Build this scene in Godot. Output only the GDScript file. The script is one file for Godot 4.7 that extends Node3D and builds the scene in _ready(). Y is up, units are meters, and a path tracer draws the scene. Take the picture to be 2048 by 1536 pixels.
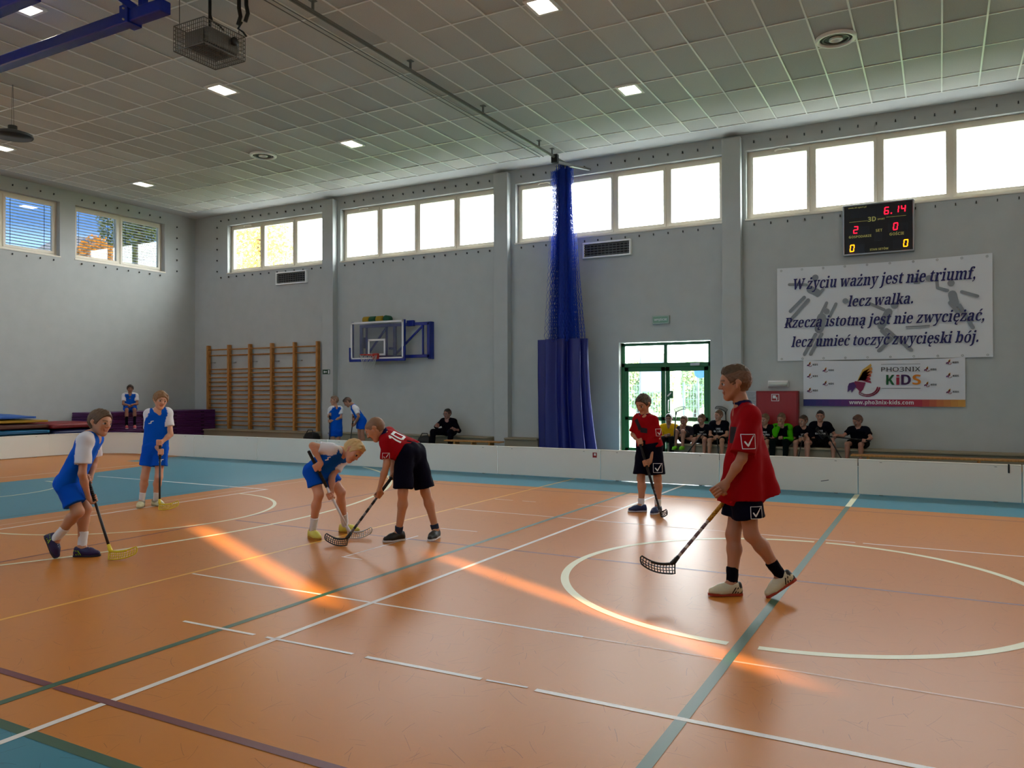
extends Node3D
# Sports hall with a junior floorball match. Metres; x runs along the long window wall, -z towards it. The long wall stands at z = ZB,
# the end wall at x = XL, the camera near the middle of the opposite long side.
const ZB := -17.55
const XL := -21.25
const XR := 19.2
const ZN := 4.4
const HC := 7.1
var M := {}
var names := {}

func _ready():
	# ---- camera
	var cam := Camera3D.new(); cam.name = "camera"; add_child(cam)
	cam.position = Vector3(0, 1.53, 0)
	cam.rotation_degrees = Vector3(0.423, 28.518, -0.157)
	cam.fov = 51.98; cam.near = 0.05; cam.far = 400.0
	cam.current = true
	# ---- sky and exposure
	var we := WorldEnvironment.new(); we.name = "world_environment"; add_child(we)
	var env := Environment.new(); we.environment = env
	env.background_mode = Environment.BG_SKY
	var sk := Sky.new(); var pm := PanoramaSkyMaterial.new(); pm.panorama = sky_picture(); pm.energy_multiplier = 1.5
	sk.sky_material = pm; env.sky = sk
	env.tonemap_mode = Environment.TONE_MAPPER_LINEAR
	env.tonemap_exposure = 3.4
	env.sdfgi_enabled = true; env.ssao_enabled = true; env.ssil_enabled = true
	# ---- low sun, behind and to the right of the camera
	var sun := DirectionalLight3D.new(); sun.name = "sun"; add_child(sun)
	sun.look_at_from_position(Vector3.ZERO, Vector3(-0.892, -0.275, -0.452))
	sun.light_color = Color(1.0, 0.84, 0.62); sun.light_energy = 4.6; sun.light_angular_distance = 0.53; sun.shadow_enabled = true
	make_materials()
	build_shell()
	build_floor_marks()
	build_outside()
	build_ceiling_things()
	build_wall_things()
	build_rink()
	build_mats_and_benches()
	build_players()

func sky_picture() -> ImageTexture:
	var w := 512; var h := 256
	var im := Image.create(w, h, false, Image.FORMAT_RGBF)
	var n := FastNoiseLite.new(); n.seed = 5; n.frequency = 0.9; n.fractal_octaves = 5
	for y in h:
		var el: float = PI * (0.5 - (y + 0.5) / h)
		for x in w:
			var az: float = wrapf(TAU * (x + 0.5) / w, -PI, PI)   # column 0 looks along -z
			var d := Vector3(sin(az) * cos(el), sin(el), -cos(az) * cos(el))
			# clear sky, paler towards the sun's half; bright cloud stands over the window side only
			var sunward: float = 0.5 + 0.5 * d.dot(Vector3(0.85, 0.27, 0.45))
			var blue := Color(0.15, 0.37, 0.90).lerp(Color(1.10, 1.60, 2.4), smoothstep(0.15, 0.85, sunward))
			var clear: float = maxf(smoothstep(0.80, 0.92, -az), smoothstep(1.5, 1.8, az))
			var cover: float = clampf(0.85 + 0.8 * n.get_noise_3d(d.x * 1.4, d.y * 3.0, d.z * 1.4) - 1.6 * clear, 0.0, 1.0)
			var c := blue.lerp(Color(4.6, 4.9, 4.9), cover)
			if d.y < 0.0: c = Color(0.35, 0.36, 0.33)
			im.set_pixel(x, y, c)
	return ImageTexture.create_from_image(im)

# ---------------------------------------------------------------- helpers
func numbered(called: String) -> String:
	var k: int = names.get(called, 0); names[called] = k + 1
	return called if k == 0 else "%s_%03d" % [called, k]
func tag(o, label: String, category := "", group := "", kind := ""):
	if label: o.set_meta("label", label)
	if category: o.set_meta("category", category)
	if group: o.set_meta("group", group)
	if kind: o.set_meta("kind", kind)
	return o
func thing(called: String, label: String, category: String, at := Vector3.ZERO, group := "", turn := 0.0) -> Node3D:
	var o := Node3D.new(); o.name = numbered(called); add_child(o); o.position = at; o.rotation.y = turn
	tag(o, label, category, group)
	return o
func place(called: String, mesh: Mesh, m: Material, parent: Node, at := Vector3.ZERO) -> MeshInstance3D:
	var o := MeshInstance3D.new(); o.mesh = mesh; o.material_override = m; o.position = at
	o.name = numbered(called) if parent == self else called
	parent.add_child(o, true)
	return o
func st_new(smooth := false) -> SurfaceTool:
	var st := SurfaceTool.new(); st.begin(Mesh.PRIMITIVE_TRIANGLES); st.set_smooth_group(0 if smooth else -1)
	return st
func done(st: SurfaceTool) -> ArrayMesh:
	st.generate_normals(); return st.commit()
func obj(called: String, st: SurfaceTool, m: Material, parent: Node = self) -> MeshInstance3D:
	return place(called, done(st), m, parent)
func structure(called: String, st: SurfaceTool, m: Material, label := "", category := "") -> MeshInstance3D:
	return tag(obj(called, st, m), label, category, "", "structure")
func poly_out(st: SurfaceTool, pts: Array, c: Vector3):
	var n: Vector3 = (pts[1] - pts[0]).cross(pts[2] - pts[0])
	var flip: bool = n.dot((pts[0] + pts[1] + pts[2]) / 3.0 - c) > 0.0
	for i in range(1, pts.size() - 1):
		st.add_vertex(pts[0])
		if flip: st.add_vertex(pts[i + 1]); st.add_vertex(pts[i])
		else: st.add_vertex(pts[i]); st.add_vertex(pts[i + 1])
func bx(st: SurfaceTool, c: Vector3, s: Vector3, b := Basis.IDENTITY):
	var h := s / 2.0; var v := []
	for i in 8: v.append(c + b * Vector3(h.x if i & 1 else -h.x, h.y if i & 2 else -h.y, h.z if i & 4 else -h.z))
	for f in [[0, 1, 3, 2], [4, 5, 7, 6], [0, 1, 5, 4], [2, 3, 7, 6], [0, 2, 6, 4], [1, 3, 7, 5]]:
		poly_out(st, [v[f[0]], v[f[1]], v[f[2]], v[f[3]]], c)
func lohi(st: SurfaceTool, lo: Vector3, hi: Vector3): bx(st, (lo + hi) / 2.0, hi - lo)
func cbx(st: SurfaceTool, c: Vector3, s: Vector3, ch: float, b := Basis.IDENTITY):   # box with chamfered edges
	var h := s / 2.0
	var g := func(sg: Vector3, ax: int) -> Vector3:
		var e := Vector3(h.x - ch, h.y - ch, h.z - ch); e[ax] = h[ax]
		return c + b * (e * sg)
	for ax in 3:
		var a1 := (ax + 1) % 3; var a2 := (ax + 2) % 3
		for s0 in [-1, 1]:
			var f := []
			for k in [[-1, -1], [1, -1], [1, 1], [-1, 1]]:
				var sg := Vector3.ONE; sg[ax] = s0; sg[a1] = k[0]; sg[a2] = k[1]; f.append(g.call(sg, ax))
			poly_out(st, f, c)
			for s1 in [-1, 1]:
				var p := Vector3.ONE; p[ax] = s0; p[a1] = s1; p[a2] = -1; var q := p; q[a2] = 1
				poly_out(st, [g.call(p, ax), g.call(q, ax), g.call(q, a1), g.call(p, a1)], c)
	for i in 8:
		var sg := Vector3(1 if i & 1 else -1, 1 if i & 2 else -1, 1 if i & 4 else -1)
		poly_out(st, [g.call(sg, 0), g.call(sg, 1), g.call(sg, 2)], c)
func frame_of(dir: Vector3) -> Basis:
	var y := dir.normalized(); var x := y.cross(Vector3.UP if absf(y.y) < 0.95 else Vector3.RIGHT).normalized()
	return Basis(x, y, x.cross(y))
func tube(st: SurfaceTool, pts: Array, r, n := 8, closed := false):   # r: one radius or a list
	var rings := []; var cnt := pts.size()
	var b: Basis
	for i in cnt:
		var d: Vector3
		if closed: d = pts[(i + 1) % cnt] - pts[(i + cnt - 1) % cnt]
		else: d = pts[mini(i + 1, cnt - 1)] - pts[maxi(i - 1, 0)]
		if i == 0: b = frame_of(d)
		else:
			var y := d.normalized(); var x := (b.x - y * b.x.dot(y)).normalized(); b = Basis(x, y, x.cross(y))
		var rr: float = r[i] if r is Array else r
		var ring := []
		for k in n: ring.append(pts[i] + (b.x * cos(TAU * k / n) + b.z * sin(TAU * k / n)) * rr)
		rings.append(ring)
	for i in (cnt if closed else cnt - 1):
		var r0: Array = rings[i]; var r1: Array = rings[(i + 1) % cnt]; var c: Vector3 = (pts[i] + pts[(i + 1) % cnt]) / 2.0
		for k in n: poly_out(st, [r0[k], r0[(k + 1) % n], r1[(k + 1) % n], r1[k]], c)
	if not closed:
		poly_out(st, rings[0], pts[1]); poly_out(st, rings[cnt - 1], pts[cnt - 2])
func lathe(st: SurfaceTool, prof: Array, n: int, at := Vector3.ZERO, b := Basis.IDENTITY):   # prof: Vector2(radius, height)
	for i in prof.size() - 1:
		var p: Vector2 = prof[i]; var q: Vector2 = prof[i + 1]
		var nn := Vector2(q.y - p.y, p.x - q.x)
		for k in n:
			var a0 := TAU * k / n; var a1 := TAU * (k + 1) / n
			var f := []
			for w in [[p, a0], [p, a1], [q, a1], [q, a0]]: f.append(at + b * Vector3(w[0].x * cos(w[1]), w[0].y, w[0].x * sin(w[1])))
			var mid: Vector3 = (f[0] + f[1] + f[2] + f[3]) / 4.0
			var am := (a0 + a1) / 2.0
			var outw := b * Vector3(nn.x * cos(am), nn.y, nn.x * sin(am))
			if p.x < 1e-5: f.remove_at(0)
			elif q.x < 1e-5: f.remove_at(3)
			poly_out(st, f, mid - outw)
func prism(st: SurfaceTool, poly: PackedVector2Array, d: float, xf := Transform3D.IDENTITY):   # outline in xy, thickness 0..d along z
	var tri := Geometry2D.triangulate_polygon(poly)
	var n := poly.size()
	for i in range(0, tri.size(), 3):
		for z in [0.0, d]:
			var f := []
			for k in 3: f.append(xf * Vector3(poly[tri[i + k]].x, poly[tri[i + k]].y, z))
			poly_out(st, f, f[0] + xf.basis.z * (1.0 if z == 0.0 else -1.0))
	var cw := Geometry2D.is_polygon_clockwise(poly)
	for i in n:
		var p := poly[i]; var q := poly[(i + 1) % n]
		var o := Vector2(q.y - p.y, p.x - q.x) * (-1.0 if cw else 1.0)
		var f := [xf * Vector3(p.x, p.y, 0), xf * Vector3(q.x, q.y, 0), xf * Vector3(q.x, q.y, d), xf * Vector3(p.x, p.y, d)]
		poly_out(st, f, (f[0] + f[2]) / 2.0 - xf.basis * Vector3(o.x, o.y, 0))
func stroke(a: Vector2, b: Vector2, w: float, ends := 5) -> PackedVector2Array:   # a round-ended bar as an outline
	var d := (b - a).normalized(); var out := PackedVector2Array()
	var base := d.angle()
	for i in ends + 1: out.append(b + Vector2.from_angle(base - PI / 2 + PI * i / ends) * w / 2)
	for i in ends + 1: out.append(a + Vector2.from_angle(base + PI / 2 + PI * i / ends) * w / 2)
	return out
func disc(c: Vector2, r: float, n := 18) -> PackedVector2Array:
	var o := PackedVector2Array()
	for i in n: o.append(c + Vector2.from_angle(TAU * i / n) * r)
	return o
func lettering(text: String, width: float, height: float, face := "Droid Sans", weight := 400, slant := 0.0, depth := 0.004) -> ArrayMesh:
	# flat letters centred on the origin, fitted to width x height (0 keeps the proportion), front towards +z
	var tm := TextMesh.new(); var f := SystemFont.new(); f.font_names = PackedStringArray([face]); f.font_weight = weight
	tm.font = f; tm.text = text; tm.font_size = 48; tm.pixel_size = 0.01; tm.depth = depth; tm.curve_step = 1.6
	var a := tm.get_mesh_arrays(); var v: PackedVector3Array = a[Mesh.ARRAY_VERTEX]
	var lo := Vector2(1e9, 1e9); var hi := -lo
	for i in v.size():
		v[i].x += v[i].y * slant
		lo = lo.min(Vector2(v[i].x, v[i].y)); hi = hi.max(Vector2(v[i].x, v[i].y))
	var s := hi - lo; var k := Vector2(width / s.x, height / s.y)
	if height == 0.0: k.y = k.x
	if width == 0.0: k.x = k.y
	for i in v.size():
		v[i] = Vector3((v[i].x - (lo.x + hi.x) / 2) * k.x, (v[i].y - (lo.y + hi.y) / 2) * k.y, v[i].z)
	a[Mesh.ARRAY_VERTEX] = v
	for k2 in [Mesh.ARRAY_TEX_UV, Mesh.ARRAY_TANGENT]: a[k2] = null
	var m := ArrayMesh.new(); m.add_surface_from_arrays(Mesh.PRIMITIVE_TRIANGLES, a)
	return m
func paint(c: Color, rough := 0.6, metal := 0.0) -> StandardMaterial3D:
	var key := "%s %.2f %.2f" % [c.to_html(), rough, metal]
	if not M.has(key):
		var m := StandardMaterial3D.new(); m.albedo_color = c; m.roughness = rough; m.metallic = metal; M[key] = m
	return M[key]
func glow(c: Color, e: float) -> StandardMaterial3D:
	var m := StandardMaterial3D.new(); m.albedo_color = c; m.emission_enabled = true; m.emission = c; m.emission_energy_multiplier = e
	return m
func noise_tex(freq: float, lo: Color, hi: Color, sd: int, size := 512, normal := false, octaves := 4) -> NoiseTexture2D:
	var t := NoiseTexture2D.new(); t.width = size; t.height = size; t.seamless = true
	var n := FastNoiseLite.new(); n.seed = sd; n.frequency = freq; n.fractal_octaves = octaves; t.noise = n
	if normal: t.as_normal_map = true; t.bump_strength = 4.0
	else:
		var g := Gradient.new(); g.set_color(0, lo); g.set_color(1, hi); t.color_ramp = g
	return t
func world_tex(m: StandardMaterial3D, t: Texture2D, per_metre: float, normal: Texture2D = null, nscale := 0.3):
	m.albedo_texture = t; m.uv1_triplanar = true; m.uv1_world_triplanar = true; m.uv1_scale = Vector3.ONE * per_metre
	if normal: m.normal_enabled = true; m.normal_texture = normal; m.normal_scale = nscale

func scuffs() -> ImageTexture:   # PVC flooring with hair-line scuffs; one tile is 4 m
	var s := 2048; var im := Image.create(s, s, false, Image.FORMAT_RGB8); im.fill(Color(0.95, 0.95, 0.95))
	var r := RandomNumberGenerator.new(); r.seed = 11
	for k in 1150:
		var a := Vector2(r.randf() * s, r.randf() * s); var ang := r.randf() * TAU; var len := r.randf_range(12, 95); var bend := r.randf_range(-0.008, 0.008)
		var tone := r.randf_range(0.60, 0.86) if r.randf() < 0.75 else 1.0
		for i in int(len):
			ang += bend; a += Vector2.from_angle(ang)
			im.set_pixel(posmod(int(a.x), s), posmod(int(a.y), s), Color(tone, tone * 0.97, tone * 0.95))
	im.generate_mipmaps()
	return ImageTexture.create_from_image(im)

func make_materials():
	var sc := scuffs()
	for f in [["floor", Color(0.77, 0.48, 0.18)], ["teal", Color(0.22, 0.50, 0.58)]]:
		var m := StandardMaterial3D.new(); m.albedo_color = f[1]; m.roughness = 0.33; m.metallic_specular = 0.28
		world_tex(m, sc, 1.0 / 4.0)
		M[f[0]] = m
	var w := StandardMaterial3D.new(); w.albedo_color = Color(0.72, 0.735, 0.725); w.roughness = 0.85
	world_tex(w, noise_tex(0.01, Color(0.97, 0.97, 0.97), Color(1, 1, 1), 3), 0.35)
	M.wall = w
	var ct := StandardMaterial3D.new(); ct.albedo_color = Color(0.82, 0.83, 0.79); ct.roughness = 0.9
	world_tex(ct, noise_tex(0.15, Color(0.90, 0.90, 0.90), Color(1, 1, 1), 6), 0.8)
	M.tile = ct
	M.bar = paint(Color(0.95, 0.95, 0.93), 0.28)
	M.plaster = paint(Color(0.72, 0.73, 0.72), 0.85)
	M.frame = paint(Color(0.90, 0.87, 0.80), 0.45)
	M.board = paint(Color(0.91, 0.91, 0.87), 0.28)
	M.blue_steel = paint(Color(0.015, 0.13, 0.52), 0.25)
	M.black = paint(Color(0.03, 0.03, 0.035), 0.55)
	M.dark = paint(Color(0.12, 0.12, 0.12), 0.5)
	M.steel = paint(Color(0.62, 0.63, 0.62), 0.35, 0.8)
	M.grey = paint(Color(0.42, 0.43, 0.42), 0.5)
	M.white = paint(Color(0.88, 0.88, 0.88), 0.5)
	M.navy = paint(Color(0.10, 0.10, 0.32), 0.7)
	M.green = paint(Color(0.04, 0.38, 0.18), 0.4)
	var wd := StandardMaterial3D.new(); wd.albedo_color = Color(0.78, 0.56, 0.29); wd.roughness = 0.5
	var wt := noise_tex(0.02, Color(0.78, 0.70, 0.60), Color(1, 1, 1), 21); wd.albedo_texture = wt
	wd.uv1_triplanar = true; wd.uv1_world_triplanar = true; wd.uv1_scale = Vector3(2, 0.4, 2)
	M.wood = wd
	var gl := StandardMaterial3D.new(); gl.albedo_color = Color(0.93, 0.97, 1.0, 0.05); gl.transparency = BaseMaterial3D.TRANSPARENCY_ALPHA; gl.roughness = 0.02
	M.glass = gl
	var tg := StandardMaterial3D.new(); tg.albedo_color = Color(0.06, 0.09, 0.13, 0.52); tg.transparency = BaseMaterial3D.TRANSPARENCY_ALPHA; tg.roughness = 0.02  # dark tint added to dim the sky seen through the end-wall panes
	M.dimming_glass = tg
	var bb := StandardMaterial3D.new(); bb.albedo_color = Color(0.35, 0.38, 0.45, 0.28); bb.transparency = BaseMaterial3D.TRANSPARENCY_ALPHA; bb.roughness = 0.05
	M.acrylic = bb

# ---------------------------------------------------------------- the hall itself
var back_bays := [[-19.75, -15.65, 3], [-15.14, -9.95, 4], [-9.42, -4.19, 4], [-3.70, 1.55, 4], [2.05, 7.29, 4], [7.79, 13.03, 4], [13.53, 18.77, 4]]
var end_bays := [[-16.42, -13.52], [-13.08, -10.18], [-9.74, -6.84], [-6.40, -3.50], [-3.06, -0.16], [0.28, 3.18]]
var sun_panes := [[13.22, 14.18], [16.50, 17.30]]
const W0 := 5.24
const W1 := 6.74
func wall_with_openings(st: SurfaceTool, a0: float, a1: float, top: float, holes: Array, put: Callable):
	# holes: [from, to, bottom, top] along the wall, sorted; put(st, a0, a1, y0, y1) adds one block
	var at := a0
	for h in holes:
		if h[0] > at: put.call(st, at, h[0], 0.0, top)
		if h[2] > 0.0: put.call(st, h[0], h[1], 0.0, h[2])
		put.call(st, h[0], h[1], h[3], top)
		at = h[1]
	put.call(st, at, a1, 0.0, top)

func window_unit(number: int, w: float, panes: int, xf: Transform3D, handle_at: float, glazing: Material = null):
	# a row of casements w wide between W0 and W1, seen along -z of xf, origin at the left lower corner
	var root := Node3D.new(); root.name = "window_%d" % number; add_child(root); root.transform = xf
	tag(root, "", "", "", "structure")
	var h := W1 - W0; var st := st_new()
	lohi(st, Vector3(0, 0, -0.04), Vector3(w, 0.06, 0.04)); lohi(st, Vector3(0, h - 0.06, -0.04), Vector3(w, h, 0.04))
	lohi(st, Vector3(0, 0.06, -0.04), Vector3(0.06, h - 0.06, 0.04)); lohi(st, Vector3(w - 0.06, 0.06, -0.04), Vector3(w, h - 0.06, 0.04))
	obj("window_frame", st, M.frame, root)
	var pw := (w - 0.06) / panes
	for i in panes:
		var x0 := 0.03 + pw * i + 0.035; var x1 := 0.03 + pw * (i + 1) - 0.035
		var s := st_new()
		lohi(s, Vector3(x0, 0.06, -0.03), Vector3(x1, 0.13, 0.06)); lohi(s, Vector3(x0, h - 0.13, -0.03), Vector3(x1, h - 0.06, 0.06))
		lohi(s, Vector3(x0, 0.13, -0.03), Vector3(x0 + 0.06, h - 0.13, 0.06)); lohi(s, Vector3(x1 - 0.06, 0.13, -0.03), Vector3(x1, h - 0.13, 0.06))
		var sash := obj("sash", s, M.frame, root)
		var g := st_new(); lohi(g, Vector3(x0 + 0.055, 0.125, 0.01), Vector3(x1 - 0.055, h - 0.125, 0.016)); obj("pane", g, glazing if glazing else M.glass, sash)
		if i > 0:
			var m := st_new(); lohi(m, Vector3(x0 - 0.07, 0.06, -0.04), Vector3(x0, h - 0.06, 0.035)); obj("mullion", m, M.frame, root)
	if handle_at > 0.0:
		var hs := st_new(true)
		tube(hs, [Vector3(handle_at - 0.16, h - 0.06, 0.08), Vector3(handle_at - 0.10, h - 0.04, 0.12), Vector3(handle_at + 0.10, h - 0.04, 0.12), Vector3(handle_at + 0.16, h - 0.06, 0.08)], 0.015, 6)
		obj("opening_lever", hs, M.frame, root)
	var sl := st_new(); lohi(sl, Vector3(-0.02, -0.035, -0.02), Vector3(w + 0.02, 0.0, 0.22)); obj("window_sill", sl, M.frame, root)

func hooks_along(pts: Array, nrm: Vector3):   # small dark hooks that hold the ball net round a window
	var st := st_new()
	for i in pts.size() - 1:
		var n := int((pts[i + 1] - pts[i]).length() / 0.33)
		for k in n:
			var p: Vector3 = pts[i].lerp(pts[i + 1], (k + 0.5) / n)
			bx(st, p + nrm * 0.02, Vector3(0.018, 0.045, 0.018) + nrm.abs() * 0.02)
	names.trims = names.get("trims", 0) + 1
	structure("trim_%d" % names.trims, st, M.dark, "row of small dark net hooks round a window")

func build_shell():
	# floor slab
	var st := st_new(); lohi(st, Vector3(XL, -0.2, ZB), Vector3(XR, 0, ZN))
	var fl := structure("floor", st, M.floor)
	fl.set_meta("label", "orange sports floor with coloured court lines")
	# long window wall
	st = st_new(); var holes := []
	for b in back_bays: holes.append([b[0], b[1], W0, W1])
	holes.insert(2, [-6.66, -4.50, 0.0, 2.64])
	holes.sort_custom(func(a, b): return a[0] < b[0])
	# the door lies under bay three: build that bay in pieces
	var put := func(s, a0, a1, y0, y1): lohi(s, Vector3(a0, y0, ZB - 0.35), Vector3(a1, y1, ZB))
	var plain := []
	for b in back_bays: plain.append([b[0], b[1], W0, W1])
	var at := XL - 0.35
	for b in plain:
		put.call(st, at, b[0], 0.0, HC + 0.4)
		if b[0] < -6.0 and b[1] > -5.0:
			put.call(st, b[0], -6.66, 0.0, W0); put.call(st, -6.66, -4.50, 2.64, W0); put.call(st, -4.50, b[1], 0.0, W0)
		else: put.call(st, b[0], b[1], 0.0, W0)
		put.call(st, b[0], b[1], W1, HC + 0.4)
		at = b[1]
	put.call(st, at, XR + 0.35, 0.0, HC + 0.4)
	structure("wall_back", st, M.wall)
	for x in [-15.46, -9.75, -3.98, 1.76, 7.5, 13.24]:
		var cs := st_new(); cbx(cs, Vector3(x, HC / 2 - 0.04, ZB + 0.09), Vector3(0.40, HC - 0.08, 0.22), 0.006); structure("column", cs, M.wall)
	for b in back_bays:
		if b[0] < 2.0:
			var e0: float = b[0] - 0.45 if b[0] < -19 else b[0]
			hooks_along([Vector3(e0, W1 + 0.17, ZB), Vector3(b[1] - 0.05, W1 + 0.17, ZB)], Vector3.BACK)
			hooks_along([Vector3(e0, W0 - 0.13, ZB), Vector3(b[1] - 0.05, W0 - 0.13, ZB)], Vector3.BACK)
	hooks_along([Vector3(-20.2, W0 - 0.1, ZB), Vector3(-20.2, W1 + 0.15, ZB)], Vector3.BACK)
	var num := 1
	for b in back_bays:
		window_unit(num, b[1] - b[0], b[2], Transform3D(Basis.IDENTITY, Vector3(b[0], W0, ZB - 0.2)), 0.75)
		num += 1
	# end wall
	st = st_new(); holes = []
	for b in end_bays: holes.append([b[0], b[1], W0, W1])
	wall_with_openings(st, ZB, ZN, HC + 0.4, holes, func(s, a0, a1, y0, y1): lohi(s, Vector3(XL - 0.35, y0, a0), Vector3(XL, y1, a1)))
	structure("wall_left", st, M.wall)
	for b in end_bays.slice(0, 2):
		hooks_along([Vector3(XL, W1 + 0.17, b[0]), Vector3(XL, W1 + 0.17, b[1])], Vector3.RIGHT)
		hooks_along([Vector3(XL, W0 - 0.13, b[0]), Vector3(XL, W0 - 0.13, b[1])], Vector3.RIGHT)
	hooks_along([Vector3(XL, W0 - 0.1, -16.85), Vector3(XL, W1 + 0.15, -16.85)], Vector3.RIGHT)
	for b in end_bays:
		window_unit(num, b[1] - b[0], 2, Transform3D(Basis(Vector3(0, 0, -1), Vector3.UP, Vector3(1, 0, 0)), Vector3(XL - 0.2, W0, b[1])), 0.0, M.dimming_glass)
		num += 1
	# wall behind the camera: three window bays and, further along, two single panes that let the sun stripes in; far end wall
	st = st_new(); holes = []
	for b in back_bays.slice(0, 3): holes.append([b[0], b[1], W0, W1])
	for b in sun_panes: holes.append([b[0], b[1], 5.34, 6.56])
	wall_with_openings(st, XL - 0.35, XR + 0.35, HC + 0.4, holes, func(s, a0, a1, y0, y1): lohi(s, Vector3(a0, y0, ZN), Vector3(a1, y1, ZN + 0.3)))
	structure("wall_front", st, M.wall)
	for b in back_bays.slice(0, 3):
		window_unit(num, b[1] - b[0], b[2], Transform3D(Basis(Vector3(-1, 0, 0), Vector3.UP, Vector3(0, 0, -1)), Vector3(b[1], W0, ZN + 0.2)), 0.0)
		num += 1
	for b in sun_panes:
		var g := st_new(); lohi(g, Vector3(b[0], 5.34, ZN + 0.2), Vector3(b[1], 6.56, ZN + 0.206))
		var o := obj("window_%d" % num, g, M.glass); o.set_meta("kind", "structure"); num += 1
	st = st_new(); lohi(st, Vector3(XR, 0, ZB), Vector3(XR + 0.35, HC + 0.4, ZN)); structure("wall_right", st, M.wall)
	build_ceiling()
	build_blinds()

func in_view(p: Vector3) -> float:   # distance if the point lies in the photograph's frame, else -1
	var b := Basis.from_euler(Vector3(deg_to_rad(0.423), deg_to_rad(28.518), deg_to_rad(-0.157)))
	var q := b.inverse() * (p - Vector3(0, 1.53, 0))
	if q.z > -0.5: return -1.0
	if absf(q.x / q.z) > 0.68 or absf(q.y / q.z) > 0.51: return -1.0
	return q.length()

var lamp_spots := []
var vent_spots := [Vector2(-1.42, -13.41), Vector2(-14.03, -13.53)]
func build_ceiling():
	for x in [-18.8, -11.62, -5.02, 1.7, 8.4, 15.1]:
		for z in [-13.85, -10.2, -6.6, -3.0, 0.6]: lamp_spots.append(Vector2(x, z))
	var root := Node3D.new(); root.name = "ceiling"; add_child(root); root.position.y = HC; tag(root, "suspended ceiling of grey panels in white bars", "", "", "structure")
	var x0 := XL + 0.65; var x1 := XR - 0.65; var z0 := ZB + 0.75; var z1 := ZN - 0.7
	var st := st_new()   # plaster border and the deck above
	lohi(st, Vector3(XL, 0.0, ZB), Vector3(XR, 0.02, z0)); lohi(st, Vector3(XL, 0.0, z1), Vector3(XR, 0.02, ZN))
	lohi(st, Vector3(XL, 0.0, z0), Vector3(x0, 0.02, z1)); lohi(st, Vector3(x1, 0.0, z0), Vector3(XR, 0.02, z1))
	obj("plaster_border", st, M.plaster, root)
	st = st_new(); lohi(st, Vector3(XL - 0.35, 0.4, ZB - 0.35), Vector3(XR + 0.35, 0.6, ZN + 0.3)); obj("deck", st, M.grey, root)
	var gx := []; var k := int(floor((x0 - 0.06) / 0.597)) + 1
	gx.append(x0)
	while 0.06 + 0.597 * k < x1: gx.append(0.06 + 0.597 * k); k += 1
	gx.append(x1)
	var gz := []; k = int(floor((z0 + 13.67) / 1.197)) + 1
	gz.append(z0)
	while -13.67 + 1.197 * k < z1: gz.append(-13.67 + 1.197 * k); k += 1
	gz.append(z1)
	st = st_new()
	for x in gx: bx(st, Vector3(x, -0.004, (z0 + z1) / 2), Vector3(0.026, 0.012, z1 - z0))
	for z in gz: bx(st, Vector3((x0 + x1) / 2, -0.0035, z), Vector3(x1 - x0, 0.011, 0.024))
	obj("grid_bars", st, M.bar, root)
	var cells := []
	for i in gx.size() - 1:
		for j in gz.size() - 1:
			var c := Vector3((gx[i] + gx[i + 1]) / 2, 0, (gz[j] + gz[j + 1]) / 2)
			var d := in_view(c + Vector3(0, HC, 0))
			cells.append([d if d > 0 else 1000.0 + c.length(), c, gx[i + 1] - gx[i], gz[j + 1] - gz[j]])
	cells.sort_custom(func(a, b): return a[0] < b[0])
	var whole := st_new(); cbx(whole, Vector3.ZERO, Vector3(0.585, 0.018, 1.185), 0.003); var tile := done(whole)
	var rest := st_new()
	var r := RandomNumberGenerator.new(); r.seed = 3
	var tones := []
	for v in [0.79, 0.82, 0.85]:
		var m: StandardMaterial3D = M.tile.duplicate(); m.albedo_color = Color(v, v, v * 0.97); tones.append(m)
	for i in cells.size():
		var c: Vector3 = cells[i][1]
		if i < 300:
			var t := place("tile", tile, tones[r.randi() % 3], root, c + Vector3(0, 0.012 + r.randf() * 0.004, 0))
			t.scale = Vector3(cells[i][2] / 0.597, 1, cells[i][3] / 1.197)
			t.rotation = Vector3(r.randf_range(-1, 1) * 0.003, 0, r.randf_range(-1, 1) * 0.005)
			if (c - Vector3(-7.4, 0, -9.5)).length() < 0.55: t.rotation = Vector3(-0.035, 0, 0.03); t.position.y -= 0.012
		else: bx(rest, c + Vector3(0, 0.013 + r.randf() * 0.004, 0), Vector3(cells[i][2] - 0.012, 0.018, cells[i][3] - 0.012))
	var o := obj("far_tiles", rest, M.tile, root); o.set_meta("kind", "stuff")

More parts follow.
